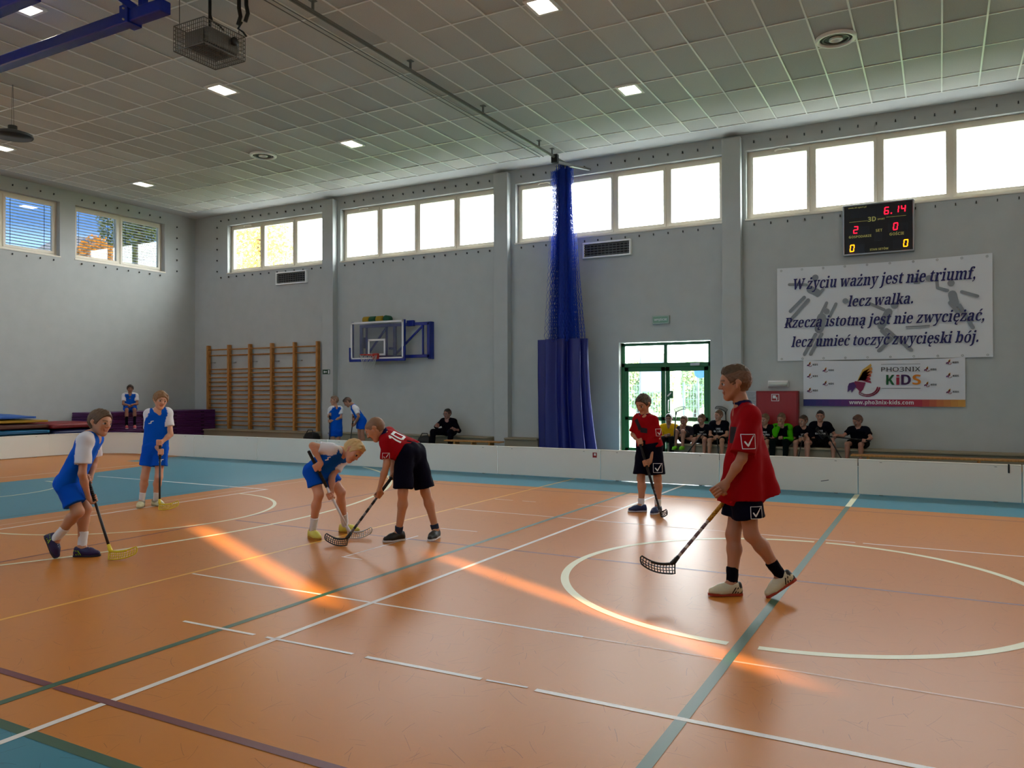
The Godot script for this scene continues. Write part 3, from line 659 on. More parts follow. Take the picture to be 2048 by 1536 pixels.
# ---------------------------------------------------------------- things on the walls
func build_wall_things():
	build_wall_bars(); build_basket(); build_door(); build_scoreboard(); build_banners()
	var k := 0
	for v in [Vector3(-17.0, 4.90, ZB), Vector3(-6.94, 4.87, ZB)]:
		var o := thing("wall_air_grille", ["louvred air grille under the window bay beside the room corner", "louvred air grille between the curtain and the glass door"][k], "vent", v, "louvred air grilles"); k += 1
		var st := st_new()
		for e in [[Vector3(0, 0.17, 0.04), Vector3(1.22, 0.04, 0.08)], [Vector3(0, -0.17, 0.04), Vector3(1.22, 0.04, 0.08)], [Vector3(-0.59, 0, 0.04), Vector3(0.04, 0.30, 0.08)], [Vector3(0.59, 0, 0.04), Vector3(0.04, 0.30, 0.08)]]: cbx(st, e[0], e[1], 0.004)
		obj("frame", st, M.bar, o)
		st = st_new(); bx(st, Vector3(0, 0, 0.008), Vector3(1.14, 0.30, 0.012)); obj("back_plate", st, M.dark, o)
		for i in 5:
			st = st_new(); bx(st, Vector3(0, -0.12 + i * 0.06, 0.05), Vector3(1.14, 0.014, 0.035), Basis(Vector3.RIGHT, 0.5)); obj("louvre", st, M.grey, o)
		for i in 12:
			st = st_new(); bx(st, Vector3(-0.52 + i * 0.0945, 0, 0.03), Vector3(0.012, 0.30, 0.02)); obj("bar", st, M.grey, o)
	# signs
	var ex := thing("exit_sign", "pale rectangular WYJŚCIE exit sign above the glass door", "sign", Vector3(-5.62, 3.13, ZB))
	var st := st_new(); cbx(st, Vector3(0, 0, 0.035), Vector3(0.40, 0.19, 0.07), 0.008); obj("casing", st, paint(Color(0.62, 0.68, 0.64), 0.4), ex)
	st = st_new(); bx(st, Vector3(0, 0, 0.0715), Vector3(0.35, 0.14, 0.003)); obj("face", st, paint(Color(0.45, 0.60, 0.50), 0.4), ex)
	place("lettering", lettering("WYJŚCIE", 0.30, 0.07, "Droid Sans", 700), M.white, ex, Vector3(0, 0, 0.075))
	var es := thing("escape_route_sign", "small green escape-route sign on the pilaster beside the wall bars", "sign", Vector3(-15.50, 2.06, ZB + 0.2))
	st = st_new(); bx(st, Vector3(0, 0, 0.006), Vector3(0.27, 0.135, 0.008)); obj("plate", st, paint(Color(0.01, 0.22, 0.13), 0.4), es)
	st = st_new()
	for sh in [PackedVector2Array([Vector2(-0.10, 0.0), Vector2(-0.06, 0.035), Vector2(-0.06, 0.012), Vector2(0.03, 0.012), Vector2(0.03, -0.012), Vector2(-0.06, -0.012), Vector2(-0.06, -0.035)]), PackedVector2Array([Vector2(0.075, -0.05), Vector2(0.115, -0.05), Vector2(0.115, 0.05), Vector2(0.075, 0.05)])]:
		prism(st, sh, 0.003, Transform3D(Basis.IDENTITY, Vector3(0, 0, 0.010)))
	obj("pictogram", st, M.white, es)
	var hy := thing("fire_hose_cabinet", "red fire hose cabinet on the wall behind the bench", "cabinet", Vector3(-3.04, 1.06, ZB + 0.021))
	st = st_new(); cbx(st, Vector3(0, 0, 0.09), Vector3(0.86, 0.86, 0.18), 0.008); obj("body", st, paint(Color(0.52, 0.03, 0.05), 0.45), hy)
	st = st_new(); cbx(st, Vector3(0, 0, 0.185), Vector3(0.80, 0.80, 0.012), 0.004); var hd := obj("door", st, paint(Color(0.58, 0.04, 0.06), 0.4), hy)
	st = st_new(); cbx(st, Vector3(-0.34, -0.06, 0.20), Vector3(0.03, 0.09, 0.02), 0.004); obj("latch", st, M.black, hd)
	st = st_new()
	for e in [[Vector3(0, 0.07, 0), Vector3(0.16, 0.012, 0.003)], [Vector3(0, -0.07, 0), Vector3(0.16, 0.012, 0.003)], [Vector3(-0.074, 0, 0), Vector3(0.012, 0.15, 0.003)], [Vector3(0.074, 0, 0), Vector3(0.012, 0.15, 0.003)], [Vector3(-0.02, 0.015, 0), Vector3(0.065, 0.065, 0.003)], [Vector3(0.03, -0.02, 0), Vector3(0.02, 0.06, 0.003)]]: bx(st, e[0] + Vector3(-0.03, 0.29, 0.1935), e[1])
	obj("hose_symbol", st, M.white, hd)
	var pa := thing("notice_sheet", "white printed notice sheet beside the red cabinet", "notice", Vector3(-3.60, 1.32, ZB))
	st = st_new(); bx(st, Vector3(0, 0, 0.006), Vector3(0.22, 0.34, 0.006)); obj("sheet", st, paint(Color(0.72, 0.74, 0.76), 0.6), pa)
	st = st_new()
	for i in 9: bx(st, Vector3(-0.01 * (i % 3), 0.13 - i * 0.032, 0.0095), Vector3(0.17 - 0.02 * (i % 3), 0.006, 0.001))
	obj("printed_lines", st, M.grey, pa)
	var lm := thing("emergency_light", "white tubular emergency light over the red cabinet", "lamp", Vector3(-3.04, 1.64, ZB))
	st = st_new(); cbx(st, Vector3(0, 0, 0.03), Vector3(0.42, 0.15, 0.06), 0.01); obj("base", st, M.white, lm)
	st = st_new(true); tube(st, [Vector3(-0.19, -0.01, 0.075), Vector3(0.19, -0.01, 0.075)], 0.045, 14); obj("cover", st, paint(Color(0.80, 0.82, 0.80), 0.15), lm)

func build_wall_bars():
	var xs := [-20.48, -19.55, -18.64, -17.72, -16.80, -15.90]
	var heights := []
	for i in 14: heights.append(0.32 + i * 0.135)
	heights.append_array([2.20, 2.64, 2.82])
	for b in 5:
		var o := thing("wall_bars", ["wooden wall bars, outermost section beside the purple mats", "wooden wall bars, second section from the purple mats", "wooden wall bars, middle of the five sections", "wooden wall bars, fourth section from the purple mats", "wooden wall bars, end section beside the green escape sign"][b], "wall bars", Vector3(xs[b], 0.0, ZB), "wooden wall bars")
		var w: float = xs[b + 1] - xs[b]
		for e in ([0.0] if b < 4 else [0.0, w]):
			var st := st_new(); cbx(st, Vector3(e, 1.50, 0.11), Vector3(0.075, 2.92, 0.12), 0.006); obj("upright", st, M.wood, o)
		for h in heights:
			var st := st_new(true); var z := 0.11 if h < 2.7 else 0.15
			tube(st, [Vector3(0.03, h, z), Vector3(w - 0.03, h, z)], 0.021, 8); obj("rung", st, M.wood, o)
		var st := st_new(); bx(st, Vector3(0.12, 2.42, 0.03), Vector3(0.16, 0.03, 0.06)); obj("wall_bracket", st, M.steel, o)

func build_basket():
	var o := thing("basketball_goal", "basketball goal on a blue swing-away wall frame with orange hoop", "basketball goal", Vector3(-13.48, 2.36, ZB + 0.45))
	# clear board 1.8 x 1.05
	var st := st_new(); bx(st, Vector3(0, 0.53, 0), Vector3(1.74, 1.0, 0.012)); obj("clear_board", st, M.acrylic, o)
	st = st_new()
	for e in [[Vector3(0, 1.025, 0.01), Vector3(1.80, 0.05, 0.02)], [Vector3(0, 0.04, 0.01), Vector3(1.80, 0.045, 0.02)], [Vector3(-0.876, 0.53, 0.01), Vector3(0.05, 1.03, 0.02)], [Vector3(0.876, 0.53, 0.01), Vector3(0.05, 1.03, 0.02)]]: bx(st, e[0], e[1])
	obj("white_border", st, M.white, o)
	st = st_new()
	for e in [[Vector3(0, 0.54, 0.012), Vector3(0.59, 0.05, 0.008)], [Vector3(0, 0.14, 0.012), Vector3(0.59, 0.05, 0.008)], [Vector3(-0.27, 0.34, 0.012), Vector3(0.05, 0.40, 0.008)], [Vector3(0.27, 0.34, 0.012), Vector3(0.05, 0.40, 0.008)]]: bx(st, e[0], e[1])
	obj("target_square", st, M.white, o)
	st = st_new(); cbx(st, Vector3(0, -0.01, 0), Vector3(1.90, 0.07, 0.07), 0.012)
	for s in [-1, 1]: cbx(st, Vector3(s * 0.925, 0.17, 0), Vector3(0.06, 0.36, 0.07), 0.012)
	obj("edge_padding", st, M.blue_steel, o)
	st = st_new()
	bx(st, Vector3(0.88, 0.54, -0.05), Vector3(0.06, 1.05, 0.06)); bx(st, Vector3(-0.88, 0.54, -0.05), Vector3(0.05, 1.05, 0.05)); obj("board_frame", st, M.blue_steel, o)
	# swing frame fixed to the wall
	st = st_new(); var z := -0.28
	for e in [[Vector3(0.38, 0.95, z), Vector3(2.36, 0.085, 0.07)], [Vector3(0.38, 0.08, z), Vector3(2.36, 0.085, 0.07)], [Vector3(1.52, 0.50, z), Vector3(0.085, 0.95, 0.07)], [Vector3(-0.76, 0.50, z), Vector3(0.085, 0.95, 0.07)], [Vector3(1.33, 0.52, z), Vector3(0.05, 0.85, 0.05)], [Vector3(0.12, 0.52, z), Vector3(0.05, 0.85, 0.05)], [Vector3(-0.58, 0.52, z), Vector3(0.05, 0.85, 0.05)], [Vector3(0.40, 0.52, z), Vector3(0.08, 0.95, 0.07)]]: cbx(st, e[0], e[1], 0.006)
	obj("swing_frame", st, M.blue_steel, o)
	st = st_new()
	for e in [[Vector3(0.42, 0.15, z), Vector3(1.33, 0.90, z)], [Vector3(-0.55, 0.15, z), Vector3(0.12, 0.90, z)]]:
		var d: Vector3 = e[1] - e[0]; bx(st, (e[0] + e[1]) / 2, Vector3(0.045, d.length(), 0.045), frame_of(d))
	obj("diagonal_brace", st, M.blue_steel, o)
	st = st_new(); cbx(st, Vector3(0.95, 0.97, z + 0.03), Vector3(0.22, 0.16, 0.10), 0.008); obj("hinge_block", st, M.blue_steel, o)
	st = st_new(); bx(st, Vector3(1.52, 0.50, -0.38), Vector3(0.10, 1.0, 0.14)); bx(st, Vector3(-0.76, 0.5, -0.38), Vector3(0.08, 0.3, 0.14)); bx(st, Vector3(0.40, 0.3, -0.15), Vector3(0.06, 0.06, 0.22)); obj("wall_mount", st, M.blue_steel, o)
	st = st_new(true); var pts := []
	for i in 28: pts.append(Vector3(-0.0 + 0.225 * cos(TAU * i / 28), 0.12, 0.36 + 0.225 * sin(TAU * i / 28)))
	tube(st, pts, 0.012, 8, true); var rim := obj("rim", st, paint(Color(0.72, 0.14, 0.04), 0.4), o)
	st = st_new(); cbx(st, Vector3(0, 0.09, 0.05), Vector3(0.18, 0.16, 0.09), 0.01); bx(st, Vector3(0, 0.10, 0.12), Vector3(0.14, 0.03, 0.12)); obj("rim_bracket", st, paint(Color(0.72, 0.14, 0.04), 0.4), rim)
	st = st_new()
	for lv in 5:
		for i in 12:
			var r0 := 0.225 - lv * 0.018; var r1 := 0.225 - (lv + 1) * 0.018; var a := TAU * (i + 0.5 * (lv % 2)) / 12
			for dk in [-0.5, 0.5]:
				var b: float = a + dk * TAU / 12; var p := Vector3(r0 * cos(a), 0.11 - lv * 0.075, 0.36 + r0 * sin(a)); var q := Vector3(r1 * cos(b), 0.11 - (lv + 1) * 0.075, 0.36 + r1 * sin(b))
				bx(st, (p + q) / 2, Vector3(0.006, (q - p).length(), 0.006), frame_of(q - p))
	obj("net", st, paint(Color(0.75, 0.75, 0.72), 0.8), rim)
	var cols := [Color(0.62, 0.50, 0.05), Color(0.02, 0.30, 0.20)]
	for i in 4:
		var c := thing("foam_roll", ["yellow foam roll wedged on top of the basket frame, outer one", "short dark green foam roll between the two yellow ones above the basket", "yellow foam roll on the basket frame, beside the round green one", "round green foam roll at the inner end above the basket"][i], "foam roll", Vector3([-14.02, -13.80, -13.56, -13.30][i], 3.48, ZB + 0.20), "foam rolls above the basket")
		st = st_new(true); lathe(st, [Vector2(0.0, -0.104), Vector2(0.085, -0.104), Vector2(0.10, -0.09), Vector2(0.10, 0.09), Vector2(0.085, 0.104), Vector2(0, 0.104)], 18, Vector3.ZERO, Basis(Vector3(0, 0, 1), PI / 2) if i != 3 else Basis(Vector3(1, 0, 0), PI / 2)); obj("body", st, paint(cols[0 if i in [0, 2] else 1], 0.7), c)
		st = st_new(true); lathe(st, [Vector2(0.03, -0.106), Vector2(0.03, 0.106)], 12, Vector3.ZERO, Basis(Vector3(0, 0, 1), PI / 2) if i != 3 else Basis(Vector3(1, 0, 0), PI / 2)); obj("core_hole", st, M.dark, c)

func build_door():
	var root := Node3D.new(); root.name = "door_1"; add_child(root); root.position = Vector3(-5.58, 0, ZB - 0.2); tag(root, "green framed glass double door with a transom", "", "", "structure")
	var w := 2.16; var st := st_new()
	for e in [[Vector3(-w / 2 + 0.045, 1.31, 0), Vector3(0.09, 2.62, 0.08)], [Vector3(w / 2 - 0.045, 1.31, 0), Vector3(0.09, 2.62, 0.08)], [Vector3(0, 2.59, 0), Vector3(w, 0.07, 0.08)], [Vector3(0, 2.10, 0), Vector3(w, 0.10, 0.08)], [Vector3(0, 2.35, 0), Vector3(0.08, 0.45, 0.08)], [Vector3(0, 0.01, 0), Vector3(w, 0.02, 0.10)]]: cbx(st, e[0], e[1], 0.006)
	obj("frame", st, M.green, root)
	for s in [-1, 1]:
		var g := st_new(); bx(g, Vector3(s * 0.515, 2.35, 0), Vector3(0.94, 0.43, 0.008)); obj("transom_pane", g, M.glass, root)
		st = st_new(); var cx: float = s * 0.50; var lw := 0.99
		for e in [[Vector3(cx - lw / 2 + 0.05, 1.04, 0.02), Vector3(0.10, 2.02, 0.06)], [Vector3(cx + lw / 2 - 0.05, 1.04, 0.02), Vector3(0.10, 2.02, 0.06)], [Vector3(cx, 2.0, 0.02), Vector3(lw, 0.10, 0.06)], [Vector3(cx, 0.85, 0.02), Vector3(lw, 0.09, 0.06)], [Vector3(cx, 0.09, 0.02), Vector3(lw, 0.14, 0.06)]]: cbx(st, e[0], e[1], 0.006)
		var leaf := obj("leaf", st, M.green, root)
		for y in [[1.42, 1.06], [0.48, 0.66]]:
			g = st_new(); bx(g, Vector3(cx, y[0], 0.02), Vector3(lw - 0.19, y[1], 0.008)); obj("pane", g, M.glass, leaf)
		if s == 1:
			st = st_new(true); tube(st, [Vector3(0.08, 1.02, 0.05), Vector3(0.08, 1.02, 0.10), Vector3(0.08, 1.05, 0.12), Vector3(0.08, 1.25, 0.12), Vector3(0.08, 1.28, 0.10), Vector3(0.08, 1.28, 0.05)], 0.014, 8); obj("handle", st, M.steel, leaf)
			st = st_new(); bx(st, Vector3(0.10, 1.41, 0.054), Vector3(0.17, 0.17, 0.006)); var pl := obj("escape_sticker", st, paint(Color(0.02, 0.34, 0.20), 0.4), leaf)
			st = st_new(); prism(st, stroke(Vector2(-0.04, -0.03), Vector2(0.03, 0.04), 0.03), 0.003, Transform3D(Basis.IDENTITY, Vector3(0.10, 1.41, 0.057))); obj("pictogram", st, M.white, pl)
			st = st_new(); cbx(st, Vector3(0.70, 2.10, 0.06), Vector3(0.22, 0.06, 0.05), 0.005); obj("door_closer", st, M.steel, root)

const SEG := {"0": "abcdef", "1": "bc", "2": "abged", "4": "fgbc", "6": "afgedc"}
func segments(digit: String, h: float, m: Material, parent: Node, at: Vector3):
	var st := st_new(); var w := h * 0.52; var t := h * 0.13
	var lay := {"a": [Vector2(0, h / 2), Vector2(w, t)], "g": [Vector2(0, 0), Vector2(w, t)], "d": [Vector2(0, -h / 2), Vector2(w, t)], "f": [Vector2(-w / 2, h / 4), Vector2(t, h / 2 - t * 0.4)], "b": [Vector2(w / 2, h / 4), Vector2(t, h / 2 - t * 0.4)], "e": [Vector2(-w / 2, -h / 4), Vector2(t, h / 2 - t * 0.4)], "c": [Vector2(w / 2, -h / 4), Vector2(t, h / 2 - t * 0.4)]}
	for s in SEG[digit]:
		var c: Vector2 = lay[s][0]; var z: Vector2 = lay[s][1]
		bx(st, Vector3(c.x + c.y * 0.12, c.y, 0), Vector3(z.x, z.y, 0.006))
	var o := obj("digit", st, m, parent); o.position = at
func build_scoreboard():
	var o := thing("scoreboard", "black electronic scoreboard with red and orange digits above the banner", "scoreboard", Vector3(-1.08, 4.77, ZB))
	var st := st_new(); bx(st, Vector3(0, 0, 0.06), Vector3(1.26, 0.98, 0.10)); obj("body", st, M.black, o)
	st = st_new()
	for e in [[Vector3(0, 0.50, 0.065), Vector3(1.30, 0.03, 0.13)], [Vector3(0, -0.50, 0.065), Vector3(1.30, 0.03, 0.13)], [Vector3(-0.64, 0, 0.065), Vector3(0.03, 1.0, 0.13)], [Vector3(0.64, 0, 0.065), Vector3(0.03, 1.0, 0.13)]]: cbx(st, e[0], e[1], 0.005)
	obj("rim", st, M.steel, o)
	for e in [[0.26, 0.33, 0.56, 0.19], [-0.34, -0.02, 0.36, 0.16], [0.36, -0.02, 0.36, 0.16], [0.0, -0.18, 0.14, 0.16], [-0.40, -0.39, 0.30, 0.18], [0.42, -0.36, 0.30, 0.18], [-0.28, 0.33, 0.46, 0.17]]:
		st = st_new(); bx(st, Vector3(e[0], e[1], 0.112), Vector3(e[2], e[3], 0.004)); obj("display_window", st, paint(Color(0.05, 0.055, 0.08), 0.3), o)
	var red := glow(Color(1.0, 0.05, 0.14), 1.6); var amber := glow(Color(1.0, 0.50, 0.02), 1.6); var z := 0.117
	segments("6", 0.13, red, o, Vector3(0.16, 0.33, z)); segments("1", 0.13, red, o, Vector3(0.34, 0.34, z)); segments("4", 0.13, red, o, Vector3(0.46, 0.34, z))
	st = st_new(); bx(st, Vector3(0.245, 0.27, z), Vector3(0.022, 0.022, 0.006)); obj("point", st, red, o)
	segments("2", 0.13, red, o, Vector3(-0.41, 0.0, z)); segments("0", 0.13, red, o, Vector3(0.32, 0.0, z))
	segments("0", 0.13, amber, o, Vector3(-0.48, -0.37, z)); segments("0", 0.13, amber, o, Vector3(0.50, -0.35, z))
	var ink := paint(Color(0.85, 0.82, 0.45), 0.5)
	for t in [["www.3d-sport.pl", 0.34, -0.38, 0.45], ["3D", 0.15, -0.11, 0.19], ["SPORT", 0.13, 0.06, 0.175], ["GOSPODARZE", 0.42, -0.33, -0.14], ["SET", 0.12, 0.02, -0.05], ["GOŚCIE", 0.26, 0.34, -0.14], ["STAN SETÓW", 0.34, 0.02, -0.42]]:
		place("lettering", lettering(t[0], t[1], 0.0, "Droid Sans", 700, 0.0, 0.003), ink, o, Vector3(t[2], t[3], z - 0.004))
	st = st_new()
	for e in [[-0.36, 0.165, 0.34], [0.33, 0.20, 0.36]]: bx(st, Vector3(e[0], e[1], 0.113), Vector3(e[2], 0.008, 0.003))
	obj("rule_line", st, ink, o)

func cloth(w: float, h: float, sd: int, amp: float) -> ArrayMesh:   # hanging banner with soft creases, centred, facing +z
	var nx := 60; var ny := 32; var g := FastNoiseLite.new(); g.seed = sd; g.frequency = 0.55; g.fractal_octaves = 3
	var at := func(i: int, j: int) -> Vector3:
		var x := w * (float(i) / nx - 0.5); var y := h * (float(j) / ny - 0.5)
		var z := amp * g.get_noise_2d(x * 1.1 + y * 1.4, y * 0.6 - x * 0.5) + amp * 0.8 * exp(-pow((x + y * 1.7) * 3.0, 2.0)) * smoothstep(0.0, h * 0.5, y)
		return Vector3(x, y - 0.03 * sin(PI * (x / w + 0.5)) * smoothstep(-h / 2, h / 2, y), z)
	var st := st_new(true)
	for i in nx:
		for j in ny:
			var f := [at.call(i, j), at.call(i + 1, j), at.call(i + 1, j + 1), at.call(i, j + 1)]; poly_out(st, f, f[0] - Vector3(0, 0, 1))
	return done(st)
func build_banners():
	var o := thing("quote_banner", "large white banner with a Polish motto in blue italic script", "banner", Vector3(-1.08, 3.12, ZB))
	place("cloth", cloth(3.94, 1.98, 4, 0.016), paint(Color(0.86, 0.87, 0.88), 0.7), o, Vector3(0, 0, 0.035))
	var ink := paint(Color(0.10, 0.09, 0.36), 0.7); var grey := paint(Color(0.54, 0.56, 0.58), 0.7)
	for t in [["W życiu ważny jest nie triumf,", 3.32, 0.32, 0.03, 0.60], ["lecz walka.", 1.20, 0.23, 0.02, 0.21], ["Rzeczą istotną jest nie zwyciężać,", 3.66, 0.30, -0.0, -0.21], ["lecz umieć toczyć zwycięski bój.", 3.42, 0.30, 0.02, -0.62]]:
		place("script_line", lettering(t[0], t[1], t[2], "Droid Serif", 700, 0.28, 0.004), ink, o, Vector3(t[3], t[4], 0.058))
	var figs := [   # pictograms of athletes: [kind, x0, y0, x1, y1, width] in banner metres
		["runner", [[-1.72, 0.63, -1.38, 0.60, 0.06], [-1.30, 0.50, -1.16, 0.42, 0.15], [-1.05, 0.48, -1.16, 0.36, 0.06], [-1.42, 0.34, -1.70, 0.06, 0.07], [-1.34, 0.28, -1.78, -0.22, 0.07]], [[-1.20, 0.74, 0.065]]],
		["volleyball player", [[-0.98, 0.20, -1.10, -0.05, 0.06], [-0.80, 0.17, -0.92, -0.08, 0.06], [-1.08, -0.10, -1.13, -0.34, 0.18], [-1.20, -0.45, -1.42, -0.86, 0.07], [-1.08, -0.45, -1.30, -0.86, 0.07]], [[-0.98, 0.02, 0.06], [-0.62, 0.22, 0.055]]],
		["table tennis player", [[-0.16, 0.14, 0.10, 0.0, 0.06], [0.18, -0.05, 0.05, -0.32, 0.15], [0.06, -0.42, 0.22, -0.60, 0.08], [0.22, -0.60, -0.0, -0.82, 0.07], [0.14, -0.40, 0.58, -0.82, 0.07], [0.50, -0.36, 0.90, -0.35, 0.03], [0.50, -0.40, 0.90, -0.39, 0.012]], [[0.29, 0.08, 0.07]]],
		["basketball player", [[1.03, 0.62, 1.05, 0.38, 0.06], [1.05, 0.38, 1.22, 0.32, 0.06], [1.46, 0.28, 1.72, 0.18, 0.06], [1.30, 0.24, 1.34, 0.06, 0.15], [1.26, 0.08, 1.40, -0.12, 0.07], [1.42, 0.02, 1.64, -0.42, 0.07]], [[1.28, 0.46, 0.062], [0.90, 0.58, 0.06]]]]
	for f in figs:
		var st := st_new()
		var lift := 0.0515
		for s in f[1]: prism(st, stroke(Vector2(s[0], s[1]), Vector2(s[2], s[3]), s[4]), 0.001, Transform3D(Basis.IDENTITY, Vector3(0, 0, lift))); lift += 0.0004
		for d in f[2]: prism(st, disc(Vector2(d[0], d[1]), d[2]), 0.001, Transform3D(Basis.IDENTITY, Vector3(0, 0, lift))); lift += 0.0004
		if f[0] == "basketball player": prism(st, PackedVector2Array([Vector2(0.58, 0.62), Vector2(0.78, 0.60), Vector2(0.74, 0.48), Vector2(0.64, 0.48)]), 0.002, Transform3D(Basis.IDENTITY, Vector3(0, 0, 0.053)))
		obj("athlete_pictogram", st, grey, o)
	var ey := st_new(true)
	for i in 10:
		for y in [0.93, -0.95]: lathe(ey, [Vector2(0.012, 0), Vector2(0.018, 0.006), Vector2(0.022, 0)], 10, Vector3(-1.88 + i * 0.418, y, 0.058), Basis(Vector3.RIGHT, PI / 2))
	obj("eyelets", ey, M.steel, o)
	var b := thing("sponsor_banner", "white PHO3NIX KiDS banner with a red bird and a dark web-address strip", "banner", Vector3(-1.05, 1.65, ZB))
	place("cloth", cloth(2.96, 0.96, 8, 0.010), paint(Color(0.85, 0.86, 0.88), 0.7), b, Vector3(0, 0, 0.03))
	var vc := StandardMaterial3D.new(); vc.vertex_color_use_as_albedo = true; vc.roughness = 0.7
	var st := st_new(); var stops := [Color(0.02, 0.03, 0.16), Color(0.10, 0.03, 0.18), Color(0.30, 0.02, 0.08), Color(0.42, 0.03, 0.05), Color(0.62, 0.30, 0.06)]
	for i in 24:
		var x0 := -1.48 + 2.96 * i / 24.0; var x1 := -1.48 + 2.96 * (i + 1) / 24.0
		var q := float(i) / 23.0 * 4.0; var k := mini(int(q), 3); st.set_color(stops[k].lerp(stops[k + 1], q - k)); lohi(st, Vector3(x0, -0.475, 0.036), Vector3(x1, -0.335, 0.042))
	obj("colour_strip", st, vc, b)
	place("web_address", lettering("www.pho3nix-kids.com", 1.18, 0.0, "Droid Sans", 700, 0.0, 0.003), M.white, b, Vector3(0.0, -0.405, 0.044))
	place("lettering", lettering("PHO3NIX", 0.70, 0.09, "Droid Sans", 400, 0.0, 0.003), M.black, b, Vector3(0.36, 0.27, 0.044))
	var cx := 0.10
	for l in [["K", Color(0.03, 0.34, 0.16), 0.15], ["i", Color(0.62, 0.10, 0.22), 0.06], ["D", Color(0.24, 0.08, 0.30), 0.17], ["S", Color(0.85, 0.50, 0.10), 0.15]]:
		cx += l[2] / 2; place("lettering", lettering(l[0], l[2], 0.20, "Droid Sans", 700, 0.0, 0.004), paint(l[1], 0.7), b, Vector3(cx, 0.06, 0.044)); cx += l[2] / 2 + 0.03
	st = st_new(); bx(st, Vector3(0.36, 0.37, 0.042), Vector3(0.70, 0.006, 0.003)); bx(st, Vector3(0.36, -0.11, 0.042), Vector3(0.70, 0.006, 0.003)); obj("rule_line", st, M.dark, b)
	bird(b, Vector3(-0.34, 0.07, 0.044), 0.62, vc)
	for p in [[-1.36, 0.40], [-1.36, 0.16], [-1.36, -0.14], [-1.05, 0.28], [-1.05, 0.0], [0.82, 0.27], [0.82, -0.03], [1.20, 0.40], [1.20, 0.14], [1.20, -0.17]]:
		bird(b, Vector3(p[0], p[1], 0.044), 0.10, vc); place("lettering", lettering("KiDS", 0.10, 0.0, "Droid Sans", 700, 0.0, 0.003), M.dark, b, Vector3(p[0] + 0.12, p[1] - 0.01, 0.044))
func bird(parent: Node, at: Vector3, s: float, m: Material):   # a bird of feathers: wing quills sweeping up from a dark head, tail arcs below
	var st := st_new(); var xf := Transform3D(Basis.from_scale(Vector3(s, s, 1)), at)
	var hot := [Color(0.62, 0.36, 0.06), Color(0.60, 0.26, 0.05), Color(0.55, 0.15, 0.05), Color(0.48, 0.07, 0.05), Color(0.40, 0.03, 0.05), Color(0.34, 0.02, 0.06)]
	for i in 6:
		var tip := Vector2(0.26 + 0.03 * sin(i * 1.2), 0.52 - i * 0.115); var root := Vector2(-0.16 + i * 0.02, -0.06 + i * 0.01)
		st.set_color(hot[i])
		prism(st, PackedVector2Array([root, root.lerp(tip, 0.55) + Vector2(-0.07, 0.06), tip, tip + Vector2(0.02, -0.07), root.lerp(tip, 0.5) + Vector2(0.04, -0.06)]), 0.003, xf)
	st.set_color(Color(0.22, 0.02, 0.08)); prism(st, PackedVector2Array([Vector2(-0.32, -0.18), Vector2(-0.22, -0.05), Vector2(0.10, -0.10), Vector2(0.02, -0.34), Vector2(-0.06, -0.42), Vector2(-0.16, -0.30)]), 0.004, xf)
	st.set_color(Color(0.07, 0.02, 0.14)); prism(st, PackedVector2Array([Vector2(-0.44, -0.22), Vector2(-0.40, -0.12), Vector2(-0.26, -0.08), Vector2(-0.18, -0.22), Vector2(-0.26, -0.34), Vector2(-0.33, -0.44), Vector2(-0.34, -0.34), Vector2(-0.40, -0.36), Vector2(-0.45, -0.42)]), 0.005, xf)
	st.set_color(Color(0.30, 0.02, 0.06))
	for k in 2:
		var prev := Vector2(-0.10, -0.40 - 0.03 * k)
		for i in 8:
			var a := PI * (1.2 + 0.75 * (i + 1) / 8.0); var nx := Vector2(0.14 + (0.32 + 0.06 * k) * cos(a), -0.22 + (0.28 + 0.05 * k) * sin(a))
			prism(st, stroke(prev, nx, 0.022 + 0.004 * i, 3), 0.003, xf); prev = nx
	obj("bird_emblem", st, m, parent)

